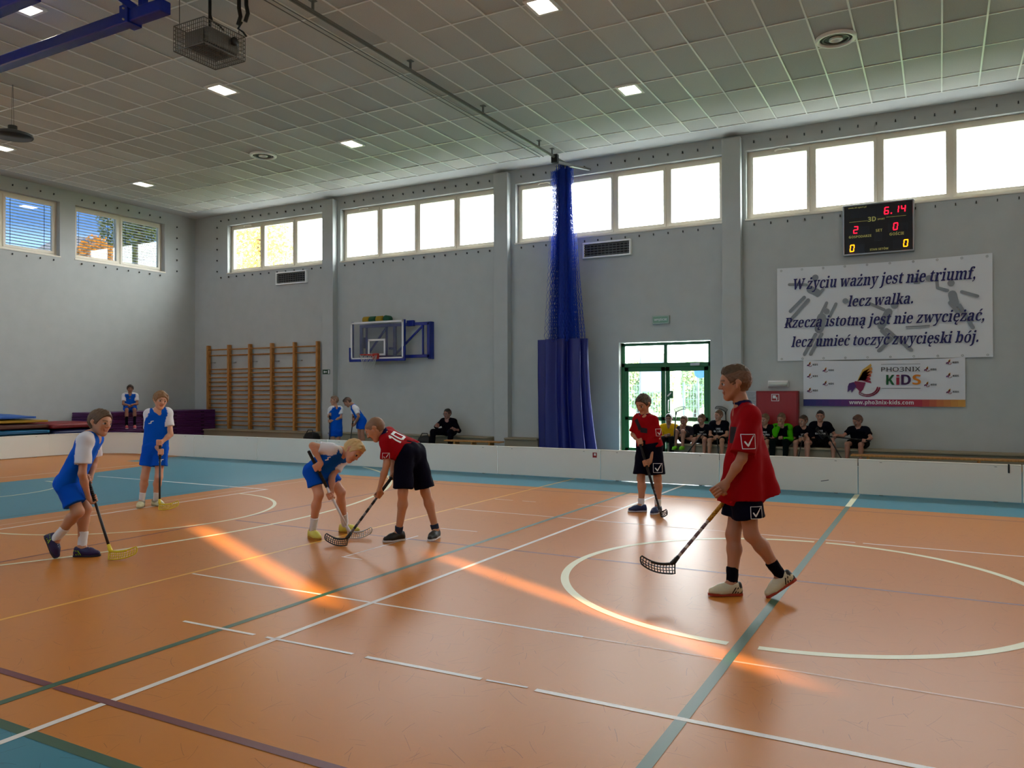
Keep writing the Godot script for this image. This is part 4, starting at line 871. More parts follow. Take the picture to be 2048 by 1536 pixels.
# ---------------------------------------------------------------- rink, mats, benches
func build_rink():
	var pan := st_new()
	cbx(pan, Vector3(0, 0.255, 0), Vector3(1.988, 0.49, 0.022), 0.004); cbx(pan, Vector3(0, 0.505, -0.004), Vector3(1.988, 0.022, 0.036), 0.006)
	var face := done(pan)
	var foot := st_new(); bx(foot, Vector3(0, 0.012, -0.16), Vector3(0.05, 0.024, 0.32)); bx(foot, Vector3(0, 0.24, -0.09), Vector3(0.03, 0.52, 0.03), Basis(Vector3.RIGHT, 0.35)); var foot_mesh := done(foot)
	var xs := []
	for i in 11: xs.append(-16.07 + 2.0 * i + 0.02)
	var lab := ["straight rink board at the start of the curved corner", "rink board under the wall bars behind the standing blue player", "rink board behind the crouching blond player", "rink board behind the red player with number ten", "rink board between the red player with number ten and the curtain", "rink board in front of the blue curtain", "rink board with the red tag, left of the standing red player", "rink board behind the standing red player's shorts", "rink board behind the foreground red player", "rink board whose joint meets the green centre line", "rink board at the right picture edge"]
	for i in 11:
		var o := thing("rink_board", lab[i], "rink board", Vector3(xs[i] + 1.0 - 1.0, 0.0, -12.42), "white rink boards")
		place("panel", face, M.board, o); place("support_foot", foot_mesh, M.grey, o, Vector3(-0.7, 0, 0)); place("support_foot", foot_mesh, M.grey, o, Vector3(0.7, 0, 0))
		if i == 5:
			var st := st_new(); bx(st, Vector3(0.90, 0.42, 0.013), Vector3(0.075, 0.085, 0.004)); var tg := obj("red_tag", st, paint(Color(0.55, 0.05, 0.06), 0.5), o)
			st = st_new(); bx(st, Vector3(0.905, 0.43, 0.0155), Vector3(0.035, 0.04, 0.002)); obj("tag_print", st, M.white, tg)
		if i == 7 or i == 9:
			for sc in [[0.5, 0.17, 0.10], [-0.62, 0.14, 0.06]]:
				var st := st_new(); prism(st, stroke(Vector2(sc[0], sc[1]), Vector2(sc[0] + sc[2], sc[1] + 0.02), 0.012, 3), 0.001, Transform3D(Basis.IDENTITY, Vector3(0, 0, 0.0112))); obj("scuff_mark", st, M.grey, o)
		if i == 8:
			var st := st_new(); cbx(st, Vector3(0.85, 0.46, 0.0), Vector3(0.02, 0.12, 0.06), 0.004); obj("clip", st, M.black, o)
	# curved corner and the end boards
	var c := Vector2(-17.05 + 0.0, -11.07); var r := 1.35
	for k in 2:
		var o := thing("curved_rink_board", ["curved corner rink board between the two blue players", "curved corner rink board behind the leaning blue player"][k], "rink board", Vector3.ZERO, "curved rink corner boards")
		var st := st_new(true)
		for i in 10:
			var f := []
			for e in [i, i + 1]:
				var a: float = -PI / 2 - (k * 10 + e) * PI / 40.0
				f.append(a)
			for lay in [[r, 0.01, 0.495], [r + 0.022, 0.01, 0.495]]:
				poly_out(st, [Vector3(c.x + cos(f[0]) * lay[0], lay[1], c.y + sin(f[0]) * lay[0]), Vector3(c.x + cos(f[1]) * lay[0], lay[1], c.y + sin(f[1]) * lay[0]), Vector3(c.x + cos(f[1]) * lay[0], lay[2], c.y + sin(f[1]) * lay[0]), Vector3(c.x + cos(f[0]) * lay[0], lay[2], c.y + sin(f[0]) * lay[0])], Vector3(c.x, 0.25, c.y) if lay[0] > r else Vector3(c.x + cos(f[0]) * 9, 0.25, c.y + sin(f[0]) * 9))
			var q := []
			for e in [[f[0], r - 0.008], [f[1], r - 0.008], [f[1], r + 0.03], [f[0], r + 0.03]]: q.append(Vector3(c.x + cos(e[0]) * e[1], 0.515, c.y + sin(e[0]) * e[1]))
			poly_out(st, q, q[0] - Vector3.UP)
			var q2 := q.map(func(v): return v - Vector3(0, 0.022, 0)); poly_out(st, q2, q2[0] + Vector3.UP)
			poly_out(st, [q[0], q[1], q2[1], q2[0]], Vector3(c.x + cos(f[0]) * 9, 0.5, c.y + sin(f[0]) * 9))
		obj("panel", st, M.board, o)
	for i in 4:
		var o := thing("rink_board", ["end rink board with the dark joint at the left picture edge", "end rink board further along the short side, outside the picture", "end rink board near the middle of the short side, outside the picture", "last end rink board of the short side, outside the picture"][i], "rink board", Vector3(-18.40, 0, -10.07 + i * 2.0), "white rink boards", PI / 2)
		place("panel", face, M.board, o); place("support_foot", foot_mesh, M.grey, o, Vector3(0.7, 0, 0))

func pillow(st: SurfaceTool, c: Vector3, s: Vector3, sag: float):   # a soft mat: rounded edges, gently domed
	var n := 14; var m := 8
	var at := func(i: int, j: int, up: float) -> Vector3:
		var u := 2.0 * i / n - 1.0; var v := 2.0 * j / m - 1.0
		var t := pow(maxf(0.0, 1.0 - pow(absf(u), 10.0)), 0.4) * pow(maxf(0.0, 1.0 - pow(absf(v), 10.0)), 0.4)
		return c + Vector3(u * s.x / 2, up * s.y / 2 * (0.55 + 0.45 * t) + sag * (1 - u * u) * (1 - v * v), v * s.z / 2)
	for i in n:
		for j in m:
			for up in [-1.0, 1.0]:
				var f := [at.call(i, j, up), at.call(i + 1, j, up), at.call(i + 1, j + 1, up), at.call(i, j + 1, up)]; poly_out(st, f, f[0] - Vector3(0, up, 0))
	for i in n:
		for j in [0, m]:
			var f := [at.call(i, j, -1.0), at.call(i + 1, j, -1.0), at.call(i + 1, j, 1.0), at.call(i, j, 1.0)]; poly_out(st, f, c)
	for j in m:
		for i in [0, n]:
			var f := [at.call(i, j, -1.0), at.call(i, j + 1, -1.0), at.call(i, j + 1, 1.0), at.call(i, j, 1.0)]; poly_out(st, f, c)
func soft_mat(label: String, c: Vector3, s: Vector3, sag: float, col: Color, band: Color, group: String):
	var o := thing("crash_mat", label, "mat", Vector3(c.x, c.y - s.y / 2, c.z), group)
	var st := st_new(true); pillow(st, Vector3(0, s.y / 2, 0), s, sag); obj("cover", st, paint(col, 0.5), o)
	st = st_new(); bx(st, Vector3(s.x / 2 * 1.0, s.y * 0.5, 0), Vector3(0.012, s.y * 0.4, s.z * 0.96)); obj("side_band", st, paint(band, 0.5), o)
func build_mats_and_benches():
	var r := RandomNumberGenerator.new(); r.seed = 9
	# stacked purple folding mats along the end wall
	for i in 9:
		for part in 2:
			if part == 0 or i < 9:
				var z0: float = -13.32 - part * 2.06
				var o := thing("folding_mat", "purple folding gym mat, number %s from the bottom of the %s purple stack" % [["one", "two", "three", "four", "five", "six", "seven", "eight", "nine (topmost)"][i], ["first", "second"][part]], "mat", Vector3(-20.62 + r.randf_range(-0.02, 0.02), i * 0.104, z0 - 1.02 + r.randf_range(-0.015, 0.015)), "purple folding mats in the stacks")
				var st := st_new()
				for h in 2: cbx(st, Vector3(0, 0.026 + h * 0.052, 0), Vector3(1.0, 0.050, 2.0), 0.012)
				obj("cover", st, paint(Color(0.28, 0.09, 0.33) if (i + part) % 2 else Color(0.31, 0.10, 0.36), 0.45), o)
				st = st_new(); bx(st, Vector3(0.503, 0.05, 0.5), Vector3(0.006, 0.03, 0.12)); bx(st, Vector3(0.503, 0.05, -0.5), Vector3(0.006, 0.03, 0.12)); obj("carry_loop", st, paint(Color(0.10, 0.03, 0.13), 0.6), o)
	var g := "soft crash mats in the heap"
	soft_mat("dark crash mat at the bottom of the heap by the wall", Vector3(-20.4, 0.15, -11.3), Vector3(1.6, 0.30, 4.0), 0.0, Color(0.03, 0.04, 0.10), Color(0.02, 0.03, 0.08), g)
	soft_mat("cyan crash mat second from the bottom at the picture edge", Vector3(-20.4, 0.376, -10.4), Vector3(1.55, 0.15, 2.9), 0.008, Color(0.03, 0.33, 0.48), Color(0.03, 0.38, 0.54), g)
	soft_mat("dark blue crash mat under the dark red one", Vector3(-20.4, 0.43, -12.62), Vector3(1.5, 0.24, 1.36), 0.008, Color(0.02, 0.04, 0.24), Color(0.03, 0.12, 0.34), g)
	soft_mat("bright cyan crash mat in the middle of the heap", Vector3(-20.4, 0.52, -10.4), Vector3(1.55, 0.13, 2.85), 0.008, Color(0.04, 0.40, 0.56), Color(0.03, 0.33, 0.50), g)
	soft_mat("dark red crash mat sagging beside the purple stack", Vector3(-20.4, 0.63, -12.58), Vector3(1.5, 0.14, 1.40), 0.04, Color(0.48, 0.05, 0.10), Color(0.40, 0.03, 0.08), g)
	soft_mat("brown-red crash mat below the yellow-edged one", Vector3(-20.4, 0.66, -10.4), Vector3(1.55, 0.14, 2.8), 0.008, Color(0.28, 0.10, 0.09), Color(0.34, 0.18, 0.10), g)
	soft_mat("yellow crash mat near the top of the heap", Vector3(-20.4, 0.785, -10.4), Vector3(1.5, 0.09, 2.8), 0.008, Color(0.62, 0.48, 0.05), Color(0.62, 0.48, 0.05), g)
	soft_mat("domed blue crash mat on top of the heap", Vector3(-20.4, 0.885, -10.2), Vector3(1.5, 0.09, 2.6), 0.08, Color(0.13, 0.33, 0.62), Color(0.13, 0.33, 0.62), g)
	# plinth along the long wall
	var beige := paint(Color(0.56, 0.52, 0.43), 0.7)
	var k := 0
	for e in [[-20.3, -15.7], [-15.22, -9.98], [-9.52, -8.6], [-5.3, 1.5], [1.98, 7.2]]:
		var o := thing("low_bench", ["low beige wall bench under the wall bars", "low beige wall bench the dark-clad man sits on", "low beige wall bench behind the blue curtain", "low beige wall bench full of seated boys", "low beige wall bench beyond the picture edge"][k], "bench", Vector3((e[0] + e[1]) / 2, 0, ZB + (0.42 if e[0] < -20.0 else (0.46 if e[0] > -6.0 else 0.24))), "low beige benches along the window wall"); k += 1
		var st := st_new(); bx(st, Vector3(0, 0.15, -0.02), Vector3(e[1] - e[0], 0.30, 0.40)); obj("base", st, beige, o)
		st = st_new(); cbx(st, Vector3(0, 0.32, 0), Vector3(e[1] - e[0], 0.04, 0.46), 0.008); obj("top", st, beige, o)
	for i in 2:
		var o := thing("gym_bench", ["long wooden gym bench standing in front of the seated boys", "wooden gym bench left of the blue curtain"][i], "bench", Vector3([0.6, -10.1][i], 0, [-16.35, -16.6][i]), "wooden gym benches")
		var w: float = [4.2, 1.6][i]; var st := st_new(); cbx(st, Vector3(0, 0.265, 0), Vector3(w, 0.035, 0.25), 0.008); obj("seat", st, M.wood, o)
		for s in [-1, 0, 1]:
			st = st_new(); cbx(st, Vector3(s * (w / 2 - 0.3), 0.125, 0), Vector3(0.05, 0.25, 0.22), 0.006); obj("leg", st, M.wood, o)
		st = st_new(); bx(st, Vector3(0, 0.12, 0), Vector3(w - 0.6, 0.08, 0.03)); obj("rail", st, M.wood, o)
	for i in 2:
		var o := thing("sports_bag", ["round black bag lying beside the end of the wall bars", "dark bag beside the seated dark-clad man"][i], "bag", Vector3([-15.5, -11.62][i], 0.0, -16.75), "dark bags by the wall")
		var st := st_new(true); pillow(st, Vector3(0, 0.16, 0), Vector3(0.36, 0.30, 0.30), 0.06); obj("body", st, paint(Color(0.02, 0.02, 0.025), 0.6), o)
		st = st_new(true); tube(st, [Vector3(-0.13, 0.30, 0.1), Vector3(-0.08, 0.42, 0.06), Vector3(0.08, 0.42, 0.06), Vector3(0.13, 0.30, 0.1)], 0.014, 6); obj("handle", st, M.dark, o)
	var bo := thing("water_bottle", "small clear plastic bottle beside the purple mats", "bottle", Vector3(-19.85, 0.70, -13.1))
	var st := st_new(true); lathe(st, [Vector2(0, 0), Vector2(0.036, 0.003), Vector2(0.038, 0.15), Vector2(0.014, 0.2), Vector2(0.014, 0.215), Vector2(0, 0.216)], 14); obj("body", st, paint(Color(0.55, 0.68, 0.78), 0.1), bo)
	st = st_new(true); lathe(st, [Vector2(0, 0.216), Vector2(0.017, 0.216), Vector2(0.017, 0.235), Vector2(0, 0.236)], 12); obj("cap", st, M.white, bo)

# ---------------------------------------------------------------- people: blended tapered capsules meshed as surface nets
class Field:
	var A := PackedVector3Array()
	var D := PackedVector3Array()
	var RA := PackedFloat32Array()
	var RD := PackedFloat32Array()
	var IL := PackedFloat32Array()
	var K := PackedFloat32Array()
	var FL := PackedByteArray()
	var C := PackedColorArray()
	var cuts := []           # [normal, offset]: keeps dot(n, p) < offset
	var ripple := 0.0        # cloth folds or hair tufts
	var ripple_scale := 20.0
	func add(a: Vector3, b: Vector3, ra: float, rb: float, c: Color, k := 0.025, flat := false):
		var d := b - a
		if d.length() < 0.0005: d = Vector3(0, 0.0005, 0)
		A.append(a); D.append(d); RA.append(ra); RD.append(rb - ra); IL.append(1.0 / d.length_squared()); K.append(k); FL.append(1 if flat else 0); C.append(c)
	func one(i: int, p: Vector3) -> float:
		var q := p - A[i]; var d := D[i]; var t := clampf(q.dot(d) * IL[i], 0.0, 1.0)
		var r := (q - d * t).length() - RA[i] - RD[i] * t
		if FL[i]: r = maxf(r, (q - d).dot(d) * sqrt(IL[i]))
		return r
	func dist(p: Vector3, ids: PackedInt32Array) -> float:
		var m := 1.0
		for i in ids:
			var r := one(i, p); var k := K[i]; var h := maxf(k - absf(m - r), 0.0) / k
			m = minf(m, r) - h * h * k * 0.25
		for c in cuts: m = maxf(m, p.dot(c[0]) - c[1])
		if ripple > 0.0:
			var s := ripple_scale
			m += ripple * (sin(p.x * s + sin(p.y * s * 0.7) * 1.7) * sin(p.y * s * 0.55 + p.z * s * 0.8) + 0.5 * sin(p.z * s * 1.9 + p.x * s * 1.3) * sin(p.y * s * 1.6))
		return m
	func everything() -> PackedInt32Array:
		var o := PackedInt32Array()
		for i in A.size(): o.append(i)
		return o
	func bounds() -> AABB:
		var lo := Vector3.ONE * 1e9; var hi := -lo
		for i in A.size():
			var r := maxf(RA[i], RA[i] + RD[i]) + 0.02
			for p in [A[i], A[i] + D[i]]: lo = lo.min(p - Vector3.ONE * r); hi = hi.max(p + Vector3.ONE * r)
		return AABB(lo, hi - lo)
	func surface_point(p: Vector3, dir: Vector3) -> Vector3:   # first point met when looking along dir
		var ids := everything(); var q := p - dir * 0.3
		for i in 60:
			var d := dist(q, ids)
			if d < 0.0006: break
			q += dir * d * 0.8
		return q
	func mesh_into(out: Dictionary, cell: float, box: AABB = AABB()):
		if box.size == Vector3.ZERO: box = bounds()
		var B := 4
		var nb := Vector3i((box.size / (cell * B)).ceil()); var nx := nb.x * B + 1; var ny := nb.y * B + 1; var nz := nb.z * B + 1
		var val := PackedFloat32Array(); val.resize(nx * ny * nz); val.fill(9.0)
		var o := box.position; var half := cell * B * 0.8661; var blocks := []; var n := A.size()
		for bz in nb.z:
			for by in nb.y:
				for bxx in nb.x:
					var c := o + Vector3(bxx + 0.5, by + 0.5, bz + 0.5) * cell * B
					var ds := PackedFloat32Array(); var m := 9.0
					for i in n:
						var r := one(i, c); ds.append(r); m = minf(m, r)
					if m > half + 0.03 or m < -half - 0.10: continue
					var ids := PackedInt32Array()
					for i in n:
						if ds[i] < m + 2.0 * half + K[i] + 0.01: ids.append(i)
					blocks.append([bxx * B, by * B, bz * B, ids])
					for z in range(bz * B, bz * B + B + 1):
						for y in range(by * B, by * B + B + 1):
							var row := nx * (y + ny * z)
							for x in range(bxx * B, bxx * B + B + 1):
								if val[row + x] > 8.0: val[row + x] = dist(o + Vector3(x, y, z) * cell, ids)
		var vid := {}; var V: PackedVector3Array = out.v; var N: PackedVector3Array = out.n; var CC: PackedColorArray = out.c; var I: PackedInt32Array = out.i
		var s1 := nx; var s2 := nx * ny
		for b in blocks:
			var ids: PackedInt32Array = b[3]
			for z in range(b[2], b[2] + B):
				for y in range(b[1], b[1] + B):
					for x in range(b[0], b[0] + B):
						var g: int = x + s1 * y + s2 * z
						var v0 := val[g]; var v1 := val[g + 1]; var v2 := val[g + s1]; var v3 := val[g + s1 + 1]; var v4 := val[g + s2]; var v5 := val[g + s2 + 1]; var v6 := val[g + s1 + s2]; var v7 := val[g + s1 + s2 + 1]
						var neg := int(v0 < 0) + int(v1 < 0) + int(v2 < 0) + int(v3 < 0) + int(v4 < 0) + int(v5 < 0) + int(v6 < 0) + int(v7 < 0)
						if neg == 0 or neg == 8: continue
						var sum := Vector3.ZERO; var cnt := 0
						if (v0 < 0) != (v1 < 0): sum += Vector3(v0 / (v0 - v1), 0, 0); cnt += 1
						if (v2 < 0) != (v3 < 0): sum += Vector3(v2 / (v2 - v3), 1, 0); cnt += 1
						if (v4 < 0) != (v5 < 0): sum += Vector3(v4 / (v4 - v5), 0, 1); cnt += 1
						if (v6 < 0) != (v7 < 0): sum += Vector3(v6 / (v6 - v7), 1, 1); cnt += 1
						if (v0 < 0) != (v2 < 0): sum += Vector3(0, v0 / (v0 - v2), 0); cnt += 1
						if (v1 < 0) != (v3 < 0): sum += Vector3(1, v1 / (v1 - v3), 0); cnt += 1
						if (v4 < 0) != (v6 < 0): sum += Vector3(0, v4 / (v4 - v6), 1); cnt += 1
						if (v5 < 0) != (v7 < 0): sum += Vector3(1, v5 / (v5 - v7), 1); cnt += 1
						if (v0 < 0) != (v4 < 0): sum += Vector3(0, 0, v0 / (v0 - v4)); cnt += 1
						if (v1 < 0) != (v5 < 0): sum += Vector3(1, 0, v1 / (v1 - v5)); cnt += 1
						if (v2 < 0) != (v6 < 0): sum += Vector3(0, 1, v2 / (v2 - v6)); cnt += 1
						if (v3 < 0) != (v7 < 0): sum += Vector3(1, 1, v3 / (v3 - v7)); cnt += 1
						var p := o + (Vector3(x, y, z) + sum / cnt) * cell
						var best := 9.0; var bc := Color.WHITE
						for i in ids:
							var r := one(i, p)
							if r < best: best = r; bc = C[i]
						vid[g] = V.size(); V.append(p); CC.append(bc)
						N.append(Vector3(v1 + v3 + v5 + v7 - v0 - v2 - v4 - v6, v2 + v3 + v6 + v7 - v0 - v1 - v4 - v5, v4 + v5 + v6 + v7 - v0 - v1 - v2 - v3).normalized())
		for b in blocks:
			for z in range(b[2], b[2] + B):
				for y in range(b[1], b[1] + B):
					for x in range(b[0], b[0] + B):
						var g: int = x + s1 * y + s2 * z
						if not vid.has(g): continue
						var w := val[g] < 0.0
						for e in [[1, s1, s2], [s1, s2, 1], [s2, 1, s1]]:
							if (val[g + e[0]] < 0.0) == w: continue
							var a: int = vid.get(g - e[1] - e[2], -1); var q: int = vid.get(g - e[2], -1); var d: int = vid.get(g - e[1], -1); var c: int = vid[g]
							if a < 0 or q < 0 or d < 0: continue
							if w: I.append_array([a, c, q, a, d, c])
							else: I.append_array([a, q, c, a, c, d])
		out.v = V; out.n = N; out.c = CC; out.i = I

func shell() -> Dictionary: return {"v": PackedVector3Array(), "n": PackedVector3Array(), "c": PackedColorArray(), "i": PackedInt32Array()}
func to_mesh(s: Dictionary) -> ArrayMesh:
	var a := []; a.resize(Mesh.ARRAY_MAX); a[Mesh.ARRAY_VERTEX] = s.v; a[Mesh.ARRAY_NORMAL] = s.n; a[Mesh.ARRAY_COLOR] = s.c; a[Mesh.ARRAY_INDEX] = s.i
	var m := ArrayMesh.new()
	if s.v.size() > 0: m.add_surface_from_arrays(Mesh.PRIMITIVE_TRIANGLES, a)
	return m
func cloth_paint(kind: String) -> StandardMaterial3D:
	if not M.has(kind):
		var m := StandardMaterial3D.new(); m.vertex_color_use_as_albedo = true
		if kind == "skin": m.roughness = 0.55; m.subsurf_scatter_enabled = true; m.subsurf_scatter_strength = 0.08
		elif kind == "fabric": m.roughness = 0.85; m.metallic_specular = 0.25
		elif kind == "hair": m.roughness = 0.6
		else: m.roughness = 0.5
		M[kind] = m
	return M[kind]
func lin(c: Color) -> Color: return c.srgb_to_linear()

func grip(F: Field, c: Vector3, elbow: Vector3, axis: Vector3, skin: Color, s: float, rad: float, thumb_side: float) -> Vector3:
	# a hand closed round the line through c along axis; returns the wrist
	var w := (c - elbow); var fw := w.normalized()
	var e1 := (fw - axis * fw.dot(axis)).normalized(); var e2 := axis.cross(e1) * thumb_side
	var wrist := c - e1 * 0.055 * s - fw * 0.02 * s - e2 * 0.032 * s
	var at := func(ang: float, along: float, rr: float) -> Vector3: return c + (e1 * cos(ang) + e2 * sin(ang)) * rr + axis * along
	var rr := rad + 0.010 * s
	for k in 4:   # four fingers side by side along the shaft, unequal lengths
		var al := (k - 1.5) * 0.0195 * s * -1.0; var reach: float = [1.0, 1.12, 1.08, 0.86][k]
		var kn: Vector3 = at.call(-0.75, al, rr + 0.012 * s)
		F.add(wrist + axis * al * 0.6, kn, 0.016 * s, 0.0125 * s, skin, 0.014)
		var p1: Vector3 = at.call(0.25 * reach, al, rr); var p2: Vector3 = at.call(1.25 * reach, al, rr - 0.001); var p3: Vector3 = at.call(2.1 * reach, al, rr - 0.001)
		F.add(kn, p1, 0.0105 * s, 0.0098 * s, skin, 0.006); F.add(p1, p2, 0.0096 * s, 0.0088 * s, skin, 0.003); F.add(p2, p3, 0.0088 * s, 0.0076 * s, skin, 0.003)
	var tb := wrist + axis * 0.022 * s + e1 * 0.012 * s
	var t1: Vector3 = at.call(-1.9, 0.043 * s, rr + 0.006 * s); var t2: Vector3 = at.call(-2.7, 0.05 * s, rr); var t3: Vector3 = at.call(-3.5, 0.046 * s, rr)
	F.add(tb, t1, 0.015 * s, 0.012 * s, skin, 0.010); F.add(t1, t2, 0.0112 * s, 0.0100 * s, skin, 0.004); F.add(t2, t3, 0.0100 * s, 0.0085 * s, skin, 0.004)
	return wrist

func head_field(h: Vector3, f: Vector3, u: Vector3, s: float, skin: Color, hair: Color, neck: Vector3) -> Field:
	var F := Field.new(); var r := f.cross(u).normalized()
	var P := func(a: float, b: float, c: float) -> Vector3: return h + (r * a + u * b + f * c) * s
	var lip := skin * Color(0.84, 0.66, 0.64); var eye := Color(0.42, 0.39, 0.36); var iris := Color(0.03, 0.025, 0.02); var brow := hair.lerp(skin, 0.35); var dark := skin * Color(0.72, 0.62, 0.60)
	F.add(P.call(0, 0.034, -0.028), P.call(0, 0.030, 0.022), 0.079 * s, 0.071 * s, skin, 0.03)
	F.add(P.call(0, 0.004, 0.034), P.call(0, -0.052, 0.036), 0.060 * s, 0.045 * s, skin, 0.03)
	for k in [-1.0, 1.0]:
		F.add(P.call(0.046 * k, -0.028, 0.004), P.call(0.012 * k, -0.088, 0.056), 0.026 * s, 0.021 * s, skin, 0.03)
		F.add(P.call(0.034 * k, -0.018, 0.060), P.call(0.03 * k, -0.03, 0.058), 0.022 * s, 0.020 * s, skin, 0.025)   # cheek
		F.add(P.call(0.077 * k, 0.016, -0.006), P.call(0.079 * k, 0.004, -0.014), 0.016 * s, 0.016 * s, skin, 0.006)   # ear
		F.add(P.call(0.078 * k, 0.0, -0.009), P.call(0.074 * k, -0.022, -0.003), 0.014 * s, 0.010 * s, skin, 0.006)
		F.add(P.call(0.030 * k, 0.008, 0.080), P.call(0.034 * k, 0.007, 0.0785), 0.0092 * s, 0.0092 * s, eye, 0.003)
		F.add(P.call(0.031 * k, 0.008, 0.0875), P.call(0.032 * k, 0.008, 0.0862), 0.0062 * s, 0.0062 * s, iris, 0.002)
		F.add(P.call(0.016 * k, 0.028, 0.091), P.call(0.046 * k, 0.029, 0.080), 0.0055 * s, 0.0045 * s, brow, 0.006)
		F.add(P.call(0.021 * k, 0.018, 0.087), P.call(0.044 * k, 0.016, 0.079), 0.0058 * s, 0.0050 * s, skin, 0.005)   # upper lid
	F.add(P.call(0, 0.014, 0.088), P.call(0, -0.020, 0.106), 0.0085 * s, 0.0115 * s, skin, 0.012)
	for k in [-1.0, 1.0]: F.add(P.call(0.009 * k, -0.024, 0.097), P.call(0.012 * k, -0.025, 0.093), 0.0085 * s, 0.008 * s, skin, 0.006)
	F.add(P.call(-0.017, -0.050, 0.0835), P.call(0.017, -0.050, 0.0835), 0.0065 * s, 0.0065 * s, lip, 0.006)
	F.add(P.call(-0.013, -0.059, 0.082), P.call(0.013, -0.059, 0.082), 0.0065 * s, 0.0065 * s, lip, 0.006)
	F.add(P.call(0, -0.086, 0.060), P.call(0, -0.088, 0.062), 0.020 * s, 0.020 * s, skin, 0.02)
	F.add(P.call(0, -0.035, -0.012), neck, 0.046 * s, 0.050 * s, skin, 0.03)
	return F
func hair_field(h: Vector3, f: Vector3, u: Vector3, s: float, hair: Color, skin: Color, style: String) -> Field:
	var F := Field.new(); var thick: float = {"buzz": 0.003, "short": 0.009, "full": 0.011, "mop": 0.016, "tuft": 0.014}[style]; var r := f.cross(u).normalized()
	var P := func(a: float, b: float, c: float) -> Vector3: return h + (r * a + u * b + f * c) * s
	var side := hair.lerp(skin, {"buzz": 0.0, "short": 0.22, "full": 0.05, "mop": 0.0, "tuft": 0.15}[style]); var th: float = thick * (0.5 if style == "short" else 1.0)
	F.add(P.call(0, 0.034, -0.030), P.call(0, 0.030, 0.020), (0.079 + th) * s, (0.072 + th) * s, side, 0.03)
	F.add(P.call(0, 0.0, -0.035), P.call(0, -0.03, -0.028), (0.066 + th * 0.6) * s, (0.054 + th * 0.4) * s, side, 0.03)
	if style != "buzz":
		F.add(P.call(0, 0.056, -0.034), P.call(0, 0.058, 0.026), 0.072 * s, 0.064 * s, hair, 0.012)
		F.add(P.call(0, 0.088, 0.040), P.call(0, 0.098, -0.02), 0.036 * s, 0.032 * s, hair, 0.03)
	var low := 0.060
	if style == "mop":
		low = 0.030
		for k in [-0.05, -0.025, 0.0, 0.025, 0.05]: F.add(P.call(k, 0.085, 0.055), P.call(k * 1.15, 0.045, 0.086 - absf(k) * 0.35), 0.020 * s, 0.010 * s, hair, 0.012)
		for k in [-1.0, 1.0]: F.add(P.call(0.066 * k, 0.06, 0.01), P.call(0.080 * k, 0.018, 0.012), 0.022 * s, 0.012 * s, hair, 0.02)
	if style == "tuft":
		var g := RandomNumberGenerator.new(); g.seed = 6
		for i in 26:
			var a := g.randf_range(-0.055, 0.055); var c := g.randf_range(-0.06, 0.06)
			F.add(P.call(a, 0.08, c), P.call(a * 1.3 + g.randf_range(-0.01, 0.01), g.randf_range(0.105, 0.125) - a * a * 6.0 - c * c * 4.0, c * 1.2 + 0.012), 0.017 * s, 0.009 * s, hair, 0.008)
	# hairline: from the forehead down behind the ears to the nape
	var n: Vector3 = (f * 0.86 - u * 0.51).normalized(); var q: Vector3 = P.call(0, low, 0.074)
	F.cuts.append([n, q.dot(n)])
	var n2: Vector3 = (-u).normalized(); F.cuts.append([n2, P.call(0, -0.055, 0).dot(n2)])
	F.ripple = 0.0026 if style != "buzz" else 0.0008; F.ripple_scale = 150.0 if style != "tuft" else 95.0
	return F

func emblem(F: Field, c: Vector3, look: Vector3, up: Vector3, shapes: Array, m: Material, parent: Node, called: String):
	# flat print laid on a garment: outlines in metres round c, pressed onto the cloth along look
	var x := up.cross(-look).normalized(); var y := (-look).cross(x).normalized(); var st := st_new(true)
	for poly in shapes:
		var tri := Geometry2D.triangulate_polygon(poly); var P := []; var hit := true
		for v in poly:
			var want: Vector3 = c + x * v.x + y * v.y; var got: Vector3 = F.surface_point(want, look)
			if absf((got - want).dot(look)) > 0.22: hit = false
			P.append(got - look * 0.0035)
		if not hit: continue
		for i in range(0, tri.size(), 3): poly_out(st, [P[tri[i]], P[tri[i + 1]], P[tri[i + 2]]], P[tri[i]] + look)
	obj(called, st, m, parent)
func tick_box(s: float) -> Array:   # square outline with a tick inside
	var h := s / 2; var w := s * 0.045; var o := []
	for e in [[Vector2(-h, -h), Vector2(h, -h)], [Vector2(h, -h), Vector2(h, h)], [Vector2(h, h), Vector2(-h, h)], [Vector2(-h, h), Vector2(-h, -h)]]:
		for k in 4: o.append(stroke(e[0].lerp(e[1], k / 4.0), e[0].lerp(e[1], (k + 1) / 4.0), w, 2))
	o.append(stroke(Vector2(-h * 0.55, -h * 0.05), Vector2(-h * 0.15, -h * 0.6), s * 0.12, 3))
	for k in 3: o.append(stroke(Vector2(-h * 0.15, -h * 0.6).lerp(Vector2(h * 0.75, h * 0.8), k / 3.0), Vector2(-h * 0.15, -h * 0.6).lerp(Vector2(h * 0.75, h * 0.8), (k + 1) / 3.0), s * (0.12 - 0.025 * k), 3))
	return o
func band(pts: Array, w: float) -> Array:   # a wide stripe cut into short pieces so that it follows the cloth
	var o := []
	for i in pts.size() - 1:
		for k in 5:
			var a: Vector2 = pts[i].lerp(pts[i + 1], k / 5.0); var b: Vector2 = pts[i].lerp(pts[i + 1], (k + 1) / 5.0); var n := (b - a).orthogonal().normalized() * w / 2
			for j in 3: o.append(PackedVector2Array([a - n + n * 2.0 * j / 3.0, b - n + n * 2.0 * j / 3.0, b - n + n * 2.0 * (j + 1) / 3.0, a - n + n * 2.0 * (j + 1) / 3.0]))
	return o
